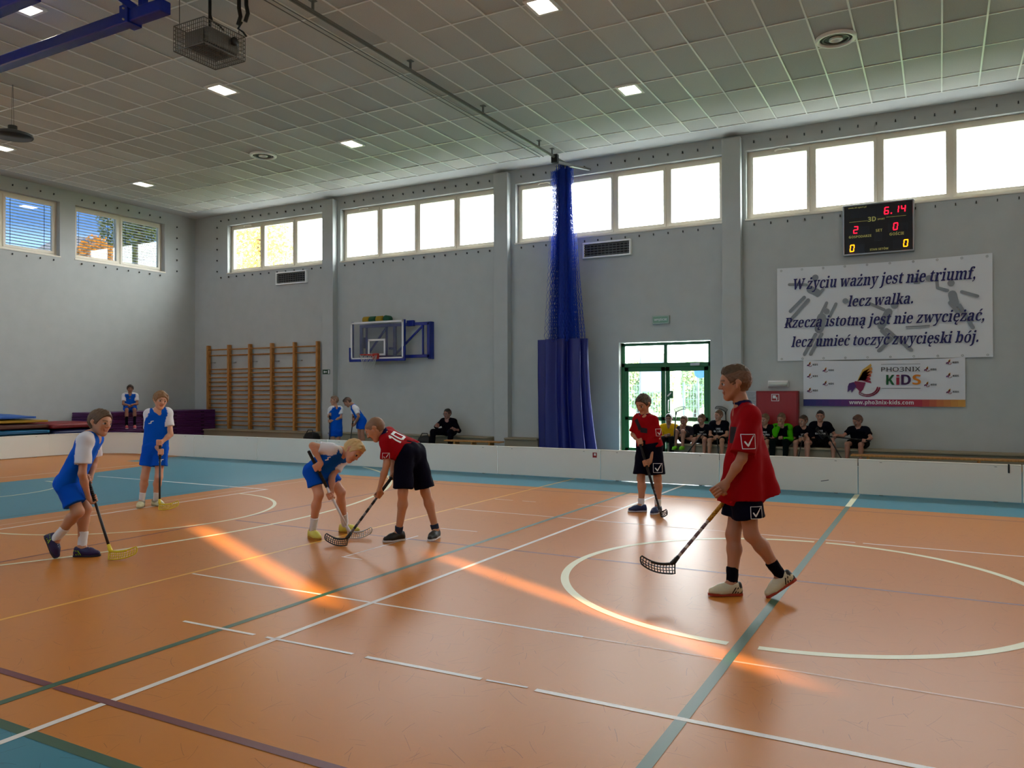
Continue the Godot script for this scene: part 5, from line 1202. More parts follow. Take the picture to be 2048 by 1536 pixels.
func swoosh(s: float) -> Array: return [stroke(Vector2(-s * 0.5, s * 0.05), Vector2(-s * 0.25, -s * 0.2), s * 0.16, 3), stroke(Vector2(-s * 0.25, -s * 0.2), Vector2(s * 0.1, 0), s * 0.14, 3), stroke(Vector2(s * 0.1, 0), Vector2(s * 0.5, s * 0.25), s * 0.07, 3)]
func bolt_mark(s: float) -> Array: return [stroke(Vector2(-s * 0.5, -s * 0.3), Vector2(0.0, -s * 0.2), s * 0.2, 3), stroke(Vector2(0, -s * 0.2), Vector2(0.0, s * 0.2), s * 0.22, 3), stroke(Vector2(0.0, s * 0.2), Vector2(s * 0.5, s * 0.3), s * 0.2, 3)]

func figure(d: Dictionary) -> Node3D:
	# d: at, label, group, j (joints in metres from at), face (where the head looks), colours and garment options
	var t := thing("person", d.label, "person", d.at, d.get("group", ""))
	var J: Dictionary = d.j; var s: float = d.get("s", 0.92); var hs: float = d.get("hs", 1.0); var fine: float = d.get("fine", 1.0)
	var skin := lin(d.get("skin", Color(0.80, 0.60, 0.48))); var hair := lin(d.get("hair", Color(0.28, 0.20, 0.14)))
	var shirt := lin(d.shirt); var sleeve := lin(d.get("sleeve", d.shirt)); var trim := lin(d.get("trim", d.shirt)); var shorts := lin(d.shorts)
	var long: bool = d.get("long", false)
	var hm: Vector3 = (J.hl + J.hr) / 2; var sm: Vector3 = (J.sl + J.sr) / 2
	var upv: Vector3 = (J.nk - hm).normalized(); var side: Vector3 = (J.sr - J.sl).normalized(); var front := upv.cross(side).normalized() * -1.0
	front = side.cross(upv).normalized() * -1.0
	# feet: set on the ground when they stand
	var foot := {}
	for k in ["l", "r"]:
		var a: Vector3 = J["a" + k]; var toe: Vector3 = J["t" + k]
		var fdir := toe - (a - Vector3(0, 0.055, 0)); 
		if d.get("flat_feet", "") .contains(k): fdir.y = 0.0
		fdir = fdir.normalized(); var fr := fdir.cross(Vector3.UP).normalized(); var fu := fr.cross(fdir)
		if d.get("stand", true):
			var low := minf((a + fdir * 0.165 * s - fu * 0.088 * s).y, (a - fdir * 0.075 * s - fu * 0.088 * s).y)
			a.y -= low - 0.004
		J["a" + k] = a; foot[k] = [a, fdir, fu, fr]
	# --- body
	var body := shell(); var F := Field.new()
	F.add(J.hl, J.hr, 0.085 * s, 0.085 * s, skin, 0.05); F.add(hm, sm, 0.085 * s, 0.095 * s, skin, 0.06)
	F.add(J.sl.lerp(J.sr, 0.12), J.sl.lerp(J.sr, 0.88), 0.060 * s, 0.060 * s, skin, 0.05); F.add(sm, J.nk, 0.055 * s, 0.048 * s, skin, 0.05)
	F.add(J.nk, J.nk.lerp(J.hd, 0.45), 0.047 * s, 0.045 * s, skin, 0.03)
	var hands := {}
	for k in ["l", "r"]:
		var H := Field.new(); var ax: Vector3 = d.get("axis_" + k, Vector3.UP)
		hands[k] = [H, grip(H, J["w" + k], J["e" + k], ax.normalized(), skin, s * 1.02, d.get("rad_" + k, 0.014), 1.0 if k == "r" else -1.0)]
		var wr: Vector3 = hands[k][1]
		H.add(J["e" + k].lerp(wr, 0.7), wr, 0.027 * s, 0.023 * s, skin, 0.012)
		F.add(J["s" + k], J["e" + k], 0.046 * s, 0.036 * s, skin, 0.03); F.add(J["e" + k], J["e" + k].lerp(wr, 0.35), 0.036 * s, 0.036 * s, skin, 0.02); F.add(J["e" + k].lerp(wr, 0.35), wr, 0.036 * s, 0.023 * s, skin, 0.02)
		F.add(J["h" + k], J["k" + k], 0.078 * s, 0.052 * s, skin, 0.04)
		var kn: Vector3 = J["k" + k]; var an: Vector3 = J["a" + k]
		var back: Vector3 = -foot[k][1] * 0.012
		F.add(kn, kn.lerp(an, 0.3) + back, 0.049 * s, 0.052 * s, skin, 0.03); F.add(kn.lerp(an, 0.3) + back, an, 0.052 * s, 0.033 * s, skin, 0.03)
		F.add(an, an + foot[k][1] * 0.08 * s - foot[k][2] * 0.045 * s, 0.034 * s, 0.03 * s, skin, 0.03)
	F.mesh_into(body, 0.0115 * fine)
	for k in ["l", "r"]: hands[k][0].mesh_into(body, 0.0045 * fine)
	var hu: Vector3 = d.get("head_up", (J.hd - J.nk).normalized()); var hf: Vector3 = d.face.normalized(); hu = (hu - hf * hu.dot(hf)).normalized()
	var HF := head_field(J.hd, hf, hu, hs, skin, hair, J.nk.lerp(J.hd, 0.2)); HF.mesh_into(body, 0.0048 * fine)
	place("body", to_mesh(body), cloth_paint("skin"), t)
	var sh := shell(); hair_field(J.hd, hf, hu, hs, hair, skin, d.get("cut", "short")).mesh_into(sh, 0.0048 * fine); place("hair", to_mesh(sh), cloth_paint("hair"), t)
	# --- shirt
	var S := Field.new(); var drop: float = d.get("hem", 0.10); var bag: float = d.get("bag", 1.0)
	var hem := hm - upv * drop
	for k in ["l", "r"]:
		var e: Vector3 = J["s" + k]; var ins := e.lerp(sm, 0.30); var hp: Vector3 = J["h" + k].lerp(hm, -0.15) - upv * drop
		S.add(ins - upv * 0.02, hp, 0.080 * s, 0.098 * s * bag, shirt, 0.05, true)
		var cut: float = d.get("sleeve_len", 0.62); var el: Vector3 = J["e" + k]
		if long: S.add(e, el, 0.062 * s, 0.050 * s, sleeve, 0.03); S.add(el, el.lerp(J["w" + k], 0.80), 0.050 * s, 0.042 * s, sleeve, 0.02, true)
		else: S.add(e - (el - e).normalized() * 0.01, e.lerp(el, cut), 0.062 * s, 0.066 * s * d.get("sleeve_bag", 1.0), sleeve, 0.03, true)
		S.add(e - upv * 0.005, e.lerp(J.nk, 0.60), 0.068 * s, 0.050 * s, sleeve, 0.03)
	S.add(sm - upv * 0.03, hem, 0.095 * s, 0.115 * s * bag, shirt, 0.05, true)
	S.add(J.sl.lerp(J.sr, 0.14), J.sl.lerp(J.sr, 0.86), 0.070 * s, 0.070 * s, shirt, 0.05)
	S.add(sm, J.nk - upv * 0.004, 0.088 * s, 0.066 * s, shirt, 0.03, true)
	if d.has("trim"):
		for i in 9:   # polo collar: a ring of cloth open at the throat
			var a0 := 0.45 + (TAU - 0.9) * i / 9.0; var a1 := 0.45 + (TAU - 0.9) * (i + 1) / 9.0; var ring_at: Vector3 = J.nk.lerp(J.hd, 0.10)
			S.add(ring_at + (front * cos(a0) + side * sin(a0)) * 0.050 * s - front * 0.006, ring_at + (front * cos(a1) + side * sin(a1)) * 0.050 * s - front * 0.006, 0.020 * s, 0.020 * s, trim, 0.010)
	for e in d.get("extra", []): S.add(e[0], e[1], e[2], e[3], lin(e[4]) if e.size() > 4 else shirt, 0.05, e.size() > 5)
	for c in d.get("cuts", []): S.cuts.append(c)
	S.ripple = 0.0045; S.ripple_scale = 25.0
	var ss := shell(); S.mesh_into(ss, 0.0105 * fine); var shirt_node := place("shirt", to_mesh(ss), cloth_paint("fabric"), t)
	# --- shorts or trousers
	var T := Field.new(); var tl: float = d.get("leg", 0.62); var tb: float = d.get("leg_bag", 1.0)
	T.add(J.hl, J.hr, 0.108 * s, 0.108 * s, shorts, 0.08); T.add(hm, hm + upv * 0.10, 0.11 * s, 0.10 * s, shorts, 0.05)
	if not long: T.add(hm, (J.hl + J.hr + J.kl + J.kr) / 4.0 + (hm - (J.kl + J.kr) / 2.0) * 0.25, 0.10 * s, 0.07 * s, shorts, 0.06)
	for k in ["l", "r"]:
		if long: T.add(J["h" + k], J["k" + k], 0.092 * s, 0.070 * s, shorts, 0.03); T.add(J["k" + k], J["k" + k].lerp(J["a" + k], 0.96), 0.070 * s, 0.052 * s, shorts, 0.03, true)
		else: T.add(J["h" + k], J["h" + k].lerp(J["k" + k], tl), 0.098 * s, 0.098 * s * tb, shorts, 0.03, true)
	T.ripple = 0.0045; T.ripple_scale = 27.0
	var ts := shell(); T.mesh_into(ts, 0.0105 * fine); var shorts_node := place("trousers" if long else "shorts", to_mesh(ts), cloth_paint("fabric"), t)
	# --- socks and shoes
	var sock := lin(d.get("sock", Color(0.86, 0.86, 0.86))); var sh_c := lin(d.get("shoe", Color(0.1, 0.1, 0.12))); var sole_c: Color = d.get("sole", Color(0.8, 0.8, 0.8)); var acc := lin(d.get("accent", d.get("shoe", Color(0.1, 0.1, 0.12))))
	for k in ["l", "r"]:
		var a: Vector3 = foot[k][0]; var f: Vector3 = foot[k][1]; var u: Vector3 = foot[k][2]; var r: Vector3 = foot[k][3]
		if not d.has("no_socks"):
			var O := Field.new(); var sl: float = d.get("sock_len", 0.30); var kn: Vector3 = J["k" + k]
			O.add(a - u * 0.02, a.lerp(kn, sl), 0.040 * s, 0.046 * s, sock, 0.02, true); var os := shell(); O.ripple = 0.0015; O.ripple_scale = 60.0; O.mesh_into(os, 0.008 * fine); place("sock", to_mesh(os), cloth_paint("fabric"), t)
		var B := Field.new()
		B.add(a - f * 0.040 * s - u * 0.045 * s, a + f * 0.085 * s - u * 0.055 * s, 0.036 * s, 0.042 * s, sh_c, 0.03); B.add(a + f * 0.085 * s - u * 0.055 * s, a + f * 0.145 * s - u * 0.060 * s, 0.042 * s, 0.030 * s, sh_c, 0.03)
		B.add(a - u * 0.012 * s - f * 0.008, a + f * 0.07 * s - u * 0.045 * s, 0.042 * s, 0.036 * s, acc, 0.03, false); B.add(a - f * 0.048 * s - u * 0.06 * s, a - f * 0.044 * s - u * 0.012 * s, 0.030 * s, 0.028 * s, lin(d.heel) if d.has("heel") else sh_c, 0.008)
		B.cuts.append([-u, (-u).dot(a - u * 0.074 * s)]); B.cuts.append([u, u.dot(a + u * 0.012 * s)])
		var bs := shell(); B.mesh_into(bs, 0.0075 * fine); var shoe := place("shoe", to_mesh(bs), cloth_paint("leather"), t)
		var outl := PackedVector2Array()
		for q in [[-0.080, 0.0], [-0.074, 0.022], [-0.05, 0.034], [0.0, 0.033], [0.06, 0.040], [0.11, 0.044], [0.15, 0.034], [0.178, 0.014], [0.180, -0.012], [0.155, -0.034], [0.11, -0.043], [0.06, -0.038], [0.0, -0.033], [-0.05, -0.034], [-0.074, -0.022]]: outl.append(Vector2(q[0], q[1]) * s)
		var so := st_new(); prism(so, outl, 0.018 * s, Transform3D(Basis(f, r, u), a - u * 0.088 * s)); obj("sole", so, paint(sole_c, 0.5), shoe)
		if fine < 1.2:
			var bars := []
			for i in 4: bars.append(stroke(Vector2(-0.022, i * 0.017), Vector2(0.022, i * 0.017 + (0.006 if i % 2 else -0.004)), 0.005, 2))
			emblem(B, a + f * 0.065 * s - u * 0.02 * s, -(u * 0.8 + f * 0.6).normalized(), u, bars, paint(d.get("lace", Color(0.75, 0.74, 0.70)), 0.7), shoe, "laces")
		if d.has("stripes"):
			for sg in [-1.0, 1.0]:
				var look: Vector3 = -r * sg; var bars := []
				for i in 3: bars.append(stroke(Vector2(0.012 + i * 0.02, -0.022) * Vector2(-sg, 1), Vector2(0.035 + i * 0.02, 0.018) * Vector2(-sg, 1), 0.009, 2))
				emblem(B, a + f * 0.02 * s - u * 0.042 * s, look, u, bars, paint(d.stripes, 0.5), shoe, "side_stripes")
	t.set_meta("label", d.label)
	F = null
	d["S"] = S; d["T"] = T; d["up"] = upv; d["side"] = side; d["front"] = front; d["shirt_node"] = shirt_node; d["shorts_node"] = shorts_node
	return t

func stick(label: String, top: Vector3, low: Vector3, toe: Vector3, grip_len: float, grip_c: Color, shaft_c: Color, blade_c: Color, band := Color(0, 0, 0, 0), group := "floorball sticks"):
	# shaft from top to low, blade running from low towards toe; the thing's base is the low end
	var o := thing("floorball_stick", label, "stick", low, group)
	var d := top - low; var L := d.length(); var dn := d.normalized()
	var st := st_new(true); tube(st, [Vector3.ZERO, dn * (L - grip_len)], 0.0125, 10); obj("shaft", st, paint(shaft_c, 0.3), o)
	st = st_new(true); tube(st, [dn * (L - grip_len), dn * (L - 0.01), dn * L], [0.0155, 0.0155, 0.013], 10)
	for i in int(grip_len / 0.02): tube(st, [dn * (L - grip_len + i * 0.02), dn * (L - grip_len + i * 0.02 + 0.012)], 0.0163, 10)
	obj("grip_tape", st, paint(grip_c, 0.7), o)
	if band.a > 0.0:
		for i in 4:
			st = st_new(true); var q := (L - grip_len) * (0.2 + 0.2 * i); tube(st, [dn * q, dn * (q + 0.05)], 0.0131, 10); obj("shaft_band", st, paint(band, 0.4), o)
	# blade: curved lattice of ribs inside a rim
	var f := (toe - low).normalized(); var up := (dn - f * dn.dot(f)).normalized(); var nrm := f.cross(up).normalized()
	var bm := paint(blade_c, 0.35)
	st = st_new(true); tube(st, [dn * 0.05, Vector3.ZERO, -dn * 0.025 + f * 0.01], [0.015, 0.019, 0.014], 10); obj("hosel", st, bm, o)
	var pt := func(x: float, y: float) -> Vector3:   # x 0..1 along, y 0..1 bottom to top
		var len := 0.245; var bend := 0.030 * sin(x * PI * 0.9) - 0.012 * x
		var low_y := -0.088 + 0.055 * pow(x, 3.0); var top_y := -0.005 - 0.020 * sin(x * PI * 0.8) + 0.045 * x * x
		return f * (x * len - 0.005) + up * lerpf(low_y, top_y, y) + nrm * bend
	var rim := []; var n := 14
	for i in n + 1: rim.append(pt.call(float(i) / n * 0.97, 0.0))
	rim.append(pt.call(1.01, 0.28)); rim.append(pt.call(1.01, 0.72))
	for i in n + 1: rim.append(pt.call((1.0 - float(i) / n) * 0.97, 1.0))
	st = st_new(true); tube(st, rim, 0.0062, 7, true)
	var upper := []
	for i in n + 1: upper.append(pt.call(float(i) / n * 0.7, 0.93))
	tube(st, upper, 0.0095, 7)
	for row in [0.30, 0.58]:
		var ln := []
		for i in n + 1: ln.append(pt.call(float(i) / n * 0.98, row))
		tube(st, ln, 0.0032, 6)
	for i in 11:
		var x := 0.06 + i * 0.086; tube(st, [pt.call(x, 0.02), pt.call(x + 0.02, 0.5), pt.call(x, 0.98)], 0.0036, 6)
	obj("blade", st, bm, o)
	return o

# ---------------------------------------------------------------- the players and onlookers, joints in metres from where each stands
func back_number(d: Dictionary, look: Vector3):   # the white 10 on the back of the red shirt
	var mid: Vector3 = (d.j.nk * 0.56 + (d.j.hl + d.j.hr) * 0.5 * 0.44); var top: Vector3 = (d.j.nk - (d.j.hl + d.j.hr) * 0.5).normalized()
	var one := band([Vector2(-0.105, 0.040), Vector2(-0.070, 0.066)], 0.024) + band([Vector2(-0.070, 0.072), Vector2(-0.070, -0.068)], 0.026)
	var o := [Vector2(-0.008, 0.058), Vector2(0.085, 0.058), Vector2(0.085, -0.056), Vector2(-0.008, -0.056), Vector2(-0.008, 0.070)]
	one.append_array(band(o, 0.026))
	emblem(d.S, mid, look, top, one, M.white, d.shirt_node, "back_number")
	emblem(d.S, d.j.sl.lerp(d.j.el, 0.6), Vector3(-0.477, 0.000, -0.879), Vector3.UP, tick_box(0.07), M.white, d.shirt_node, "tick_emblem")
func club_print(d: Dictionary):   # club lettering across the chest
	var c: Vector3 = d.j.nk.lerp((d.j.hl + d.j.hr) * 0.5, 0.42); var look: Vector3 = -d.front
	var p: Vector3 = d.S.surface_point(c, look) - look * 0.006
	var b := Basis(d.side * -1.0, d.up, d.front).orthonormalized()
	var k := 0
	for t in [["UKS", 0.09], ["GOLINA", 0.20]]:
		var o := place("club_lettering", lettering(t[0], t[1], 0.038, "Droid Sans", 700, 0.0, 0.002), M.white, d.shirt_node)
		o.transform = Transform3D(b, p + d.up * (0.028 - 0.056 * k)); k += 1
func glasses(d: Dictionary):
	var st := st_new(true); var f: Vector3 = d.face.normalized(); var r := f.cross(Vector3.UP).normalized(); var h: Vector3 = d.j.hd
	for k in [-1.0, 1.0]:
		var pts := []
		for i in 12: pts.append(h + r * (0.034 * k + 0.026 * cos(TAU * i / 12)) + Vector3.UP * (0.008 + 0.018 * sin(TAU * i / 12)) + f * 0.105)
		tube(st, pts, 0.003, 5, true); tube(st, [h + r * 0.062 * k + Vector3.UP * 0.01 + f * 0.10, h + r * 0.088 * k + Vector3.UP * 0.01], 0.003, 5)
	obj("glasses", st, M.black, d.shirt_node.get_parent())
func build_players():
	var d := {}
	# boy leaning forward
	d = {"at": Vector3(-6.953, 0.000, -4.484), "face": Vector3(0.981, -0.101, -0.165), "j": {"hd": Vector3(0.152, 1.232, -0.082), "nk": Vector3(0.090, 1.098, -0.049), "sr": Vector3(0.156, 1.090, 0.063), "sl": Vector3(-0.011, 1.082, -0.142), "er": Vector3(0.161, 0.784, 0.095), "wr": Vector3(0.095, 0.541, -0.058), "el": Vector3(-0.089, 0.864, -0.179), "wl": Vector3(0.009, 0.718, -0.056), "hr": Vector3(-0.045, 0.683, 0.115), "hl": Vector3(-0.153, 0.668, -0.008), "kr": Vector3(0.091, 0.436, 0.087), "kl": Vector3(-0.019, 0.435, -0.058), "ar": Vector3(-0.162, 0.196, 0.134), "al": Vector3(-0.016, 0.110, -0.014), "tr": Vector3(-0.115, 0.022, 0.108), "tl": Vector3(0.134, 0.018, -0.119)},
		"axis_l": Vector3(0.434, -0.901, -0.010),		"axis_r": Vector3(0.434, -0.901, -0.010),
		"shirt": Color(0.04, 0.33, 0.75), "sleeve": Color(0.86, 0.86, 0.88), "shorts": Color(0.04, 0.31, 0.74), "label": "boy in blue and white kit leaning forward with a yellow-bladed stick, purple shoes", "group": "floorball players", "hair": Color(0.33, 0.25, 0.16), "cut": "full", "skin": Color(0.74, 0.53, 0.40), "flat_feet": "l", "shoe": Color(0.13, 0.08, 0.27), "sole": Color(0.09, 0.07, 0.16), "accent": Color(0.13, 0.09, 0.30), "hem": 0.06, "leg": 0.74, "leg_bag": 1.05, "stripes": Color(0.55, 0.75, 0.10), "sleeve_len": 0.70, "sleeve_bag": 1.1, "sock_len": 0.42, "s": 0.93, "hs": 1.0}
	figure(d)
	stick("dark stick with a yellow blade held by the boy leaning forward", Vector3(-6.955, 0.742, -4.540), Vector3(-6.627, 0.090, -4.547), Vector3(-6.448, 0.090, -4.644), 0.26, Color(0.06, 0.05, 0.06), Color(0.10, 0.08, 0.09), Color(0.86, 0.76, 0.10))

	# boy standing upright
	d = {"at": Vector3(-9.251, 0.000, -6.791), "face": Vector3(0.918, -0.142, 0.369), "j": {"hd": Vector3(0.223, 1.401, -0.121), "nk": Vector3(0.198, 1.261, -0.107), "sr": Vector3(0.114, 1.219, -0.028), "sl": Vector3(0.263, 1.232, -0.200), "er": Vector3(0.049, 0.927, -0.061), "wr": Vector3(0.385, 0.741, 0.011), "el": Vector3(0.339, 0.957, -0.184), "wl": Vector3(0.377, 0.860, 0.004), "hr": Vector3(0.106, 0.784, -0.058), "hl": Vector3(0.206, 0.782, -0.135), "kr": Vector3(0.083, 0.399, 0.012), "kl": Vector3(0.229, 0.396, -0.090), "ar": Vector3(0.005, 0.100, -0.003), "al": Vector3(0.082, 0.096, -0.158), "tr": Vector3(0.109, 0.037, 0.123), "tl": Vector3(0.297, 0.061, -0.161)},
		"axis_l": Vector3(0.068, -0.996, 0.062),		"axis_r": Vector3(0.068, -0.996, 0.062),
		"shirt": Color(0.04, 0.33, 0.75), "sleeve": Color(0.86, 0.86, 0.88), "shorts": Color(0.04, 0.31, 0.74), "label": "fair-haired boy in blue and white kit standing upright near the teal field", "group": "floorball players", "hair": Color(0.52, 0.38, 0.23), "cut": "mop", "skin": Color(0.80, 0.58, 0.46), "flat_feet": "lr", "shoe": Color(0.80, 0.78, 0.62), "sole": Color(0.62, 0.58, 0.45), "accent": Color(0.55, 0.53, 0.44), "heel": Color(0.10, 0.10, 0.10), "hem": 0.08, "leg": 0.62, "leg_bag": 1.1, "sock_len": 0.36, "s": 0.92, "hs": 0.98}
	figure(d)
	emblem(d.S, d.j.sr.lerp(d.j.hl, 0.22), -d.front, Vector3.UP, bolt_mark(0.055), M.white, d.shirt_node, "crest")
	emblem(d.T, d.j.hl.lerp(d.j.kl, 0.42) + d.side * -0.02, -d.front, Vector3.UP, bolt_mark(0.05), M.white, d.shorts_node, "crest")
	stick("dark upright stick with a yellow blade held by the fair-haired boy", Vector3(-8.876, 0.897, -6.789), Vector3(-8.821, 0.090, -6.740), Vector3(-8.686, 0.090, -6.813), 0.25, Color(0.05, 0.05, 0.06), Color(0.07, 0.07, 0.10), Color(0.86, 0.76, 0.10))
	# blond boy bending
	d = {"at": Vector3(-5.724, 0.000, -6.201), "face": Vector3(0.767, -0.638, 0.075), "j": {"hd": Vector3(0.401, 0.902, -0.149), "nk": Vector3(0.266, 0.889, -0.144), "sr": Vector3(0.252, 0.926, 0.022), "sl": Vector3(0.206, 0.812, -0.226), "er": Vector3(0.136, 0.971, 0.154), "wr": Vector3(0.155, 0.753, 0.114), "el": Vector3(0.186, 0.634, -0.078), "wl": Vector3(0.240, 0.457, -0.008), "hr": Vector3(0.051, 0.699, 0.063), "hl": Vector3(0.060, 0.694, -0.124), "kr": Vector3(0.138, 0.465, 0.062), "kl": Vector3(0.215, 0.464, -0.185), "ar": Vector3(0.009, 0.139, 0.018), "al": Vector3(0.094, 0.157, -0.393), "tr": Vector3(0.140, 0.040, 0.060), "tl": Vector3(0.237, 0.071, -0.470)},
		"axis_l": Vector3(0.258, -0.894, -0.366),		"axis_r": Vector3(0.258, -0.894, -0.366),
		"shirt": Color(0.04, 0.33, 0.75), "sleeve": Color(0.86, 0.86, 0.88), "shorts": Color(0.04, 0.31, 0.74), "label": "blond boy in blue and white kit bent over the face-off, yellow shoes", "group": "floorball players", "hair": Color(0.80, 0.68, 0.44), "cut": "tuft", "skin": Color(0.80, 0.58, 0.46), "flat_feet": "lr", "shoe": Color(0.85, 0.80, 0.34), "sole": Color(0.72, 0.50, 0.16), "accent": Color(0.85, 0.80, 0.34), "hem": 0.0, "leg": 0.62, "sock_len": 0.36, "s": 0.90, "hs": 0.98, "head_up": Vector3(0.633, 0.621, -0.462)}
	figure(d)
	emblem(d.S, d.j.sr.lerp(d.j.hl, 0.30) + d.front * 0.03, Vector3(-0.477, 0.000, -0.879), Vector3.UP, bolt_mark(0.05), M.white, d.shirt_node, "crest")
	stick("white stick with a pale blade held by the blond boy", Vector3(-5.617, 0.918, -6.021), Vector3(-5.382, 0.090, -6.353), Vector3(-5.268, 0.090, -6.415), 0.42, Color(0.05, 0.05, 0.06), Color(0.86, 0.86, 0.86), Color(0.80, 0.78, 0.76))
	# number ten bending
	d = {"at": Vector3(-4.867, 0.000, -6.463), "face": Vector3(-0.678, -0.599, 0.425), "j": {"hd": Vector3(-0.173, 1.133, 0.094), "nk": Vector3(-0.118, 1.079, 0.041), "sl": Vector3(-0.008, 0.992, 0.118), "sr": Vector3(-0.190, 1.077, -0.147), "el": Vector3(0.008, 0.789, 0.144), "wl": Vector3(-0.103, 0.494, 0.137), "er": Vector3(-0.153, 0.815, -0.167), "wr": Vector3(-0.024, 0.671, -0.012), "hl": Vector3(0.113, 0.896, -0.004), "hr": Vector3(0.114, 0.894, -0.199), "kl": Vector3(0.118, 0.503, 0.027), "kr": Vector3(0.204, 0.477, -0.248), "al": Vector3(0.031, 0.095, -0.017), "ar": Vector3(0.296, 0.107, -0.298), "tl": Vector3(-0.032, 0.035, 0.086), "tr": Vector3(0.317, 0.053, -0.172)},
		"axis_l": Vector3(-0.322, -0.725, 0.609),		"axis_r": Vector3(-0.322, -0.725, 0.609),
		"shirt": Color(0.58, 0.025, 0.065), "trim": Color(0.07, 0.07, 0.22), "shorts": Color(0.045, 0.045, 0.10), "label": "close-cropped boy in red shirt number 10 bent over the face-off", "group": "floorball players", "hair": Color(0.50, 0.37, 0.26), "cut": "buzz", "skin": Color(0.74, 0.52, 0.38), "flat_feet": "lr", "shoe": Color(0.05, 0.05, 0.06), "sole": Color(0.85, 0.85, 0.85), "sock": Color(0.18, 0.20, 0.26), "sock_len": 0.16, "hem": -0.02, "leg": 0.90, "leg_bag": 1.12, "bag": 1.15, "sleeve_len": 0.75, "sleeve_bag": 1.15, "s": 0.94, "hs": 1.0, "head_up": Vector3(-0.544, 0.820, 0.179)}
	figure(d)
	stick("black-bladed stick with a chrome-banded shaft held by number ten", Vector3(-4.884, 0.687, -6.488), Vector3(-5.120, 0.090, -6.041), Vector3(-5.350, 0.090, -5.974), 0.30, Color(0.05, 0.05, 0.055), Color(0.45, 0.42, 0.42), Color(0.03, 0.03, 0.035), Color(0.08, 0.08, 0.09))
	back_number(d, Vector3(-0.639, -0.657, -0.400))
	# red boy standing
	d = {"at": Vector3(-3.293, 0.000, -9.423), "face": Vector3(-0.260, -0.398, 0.880), "j": {"hd": Vector3(0.032, 1.344, -0.017), "nk": Vector3(0.049, 1.201, -0.050), "sr": Vector3(-0.057, 1.155, -0.083), "sl": Vector3(0.165, 1.138, 0.001), "er": Vector3(-0.126, 0.958, -0.091), "wr": Vector3(0.009, 0.878, 0.068), "el": Vector3(0.218, 0.917, -0.005), "wl": Vector3(0.106, 0.626, 0.111), "hr": Vector3(0.010, 0.828, -0.097), "hl": Vector3(0.168, 0.837, -0.035), "kr": Vector3(-0.005, 0.415, -0.020), "kl": Vector3(0.210, 0.425, -0.023), "ar": Vector3(0.003, 0.077, -0.002), "al": Vector3(0.224, 0.094, 0.015), "tr": Vector3(-0.160, 0.008, 0.087), "tl": Vector3(0.193, 0.014, 0.168)},
		"axis_l": Vector3(0.353, -0.922, 0.156),		"axis_r": Vector3(0.353, -0.922, 0.156),
		"shirt": Color(0.58, 0.025, 0.065), "trim": Color(0.07, 0.07, 0.22), "shorts": Color(0.045, 0.045, 0.10), "label": "boy in red shirt and navy shorts standing in front of the glass door", "group": "floorball players", "hair": Color(0.24, 0.19, 0.15), "cut": "full", "skin": Color(0.72, 0.51, 0.38), "flat_feet": "lr", "shoe": Color(0.08, 0.14, 0.32), "sole": Color(0.75, 0.76, 0.80), "hem": 0.02, "leg": 0.88, "leg_bag": 1.12, "bag": 1.05, "sleeve_len": 0.85, "sleeve_bag": 1.15, "sock_len": 0.26, "s": 0.93, "hs": 1.0}
	figure(d)
	emblem(d.S, d.j.sl.lerp(d.j.el, 0.62), Vector3(-0.808, 0.000, -0.586), Vector3.UP, tick_box(0.085), M.white, d.shirt_node, "tick_emblem")
	emblem(d.T, d.j.hl.lerp(d.j.kl, 0.66), Vector3(-0.477, 0.000, -0.879), Vector3.UP, tick_box(0.11), M.white, d.shorts_node, "tick_emblem")
	emblem(d.S, d.j.nk.lerp((d.j.hl + d.j.hr) * 0.5, 0.45), -d.front, Vector3.UP, band([Vector2(-0.09, 0.13), Vector2(-0.02, 0.0), Vector2(0.08, -0.01)], 0.06), paint(Color(0.05, 0.04, 0.09), 0.8), d.shirt_node, "chest_band")
	stick("black stick with a pale shaft end held by the red boy by the door", Vector3(-3.289, 0.892, -9.357), Vector3(-2.989, 0.090, -9.224), Vector3(-2.907, 0.090, -9.121), 0.62, Color(0.04, 0.04, 0.05), Color(0.55, 0.54, 0.52), Color(0.03, 0.03, 0.04), Color(0.08, 0.08, 0.09))
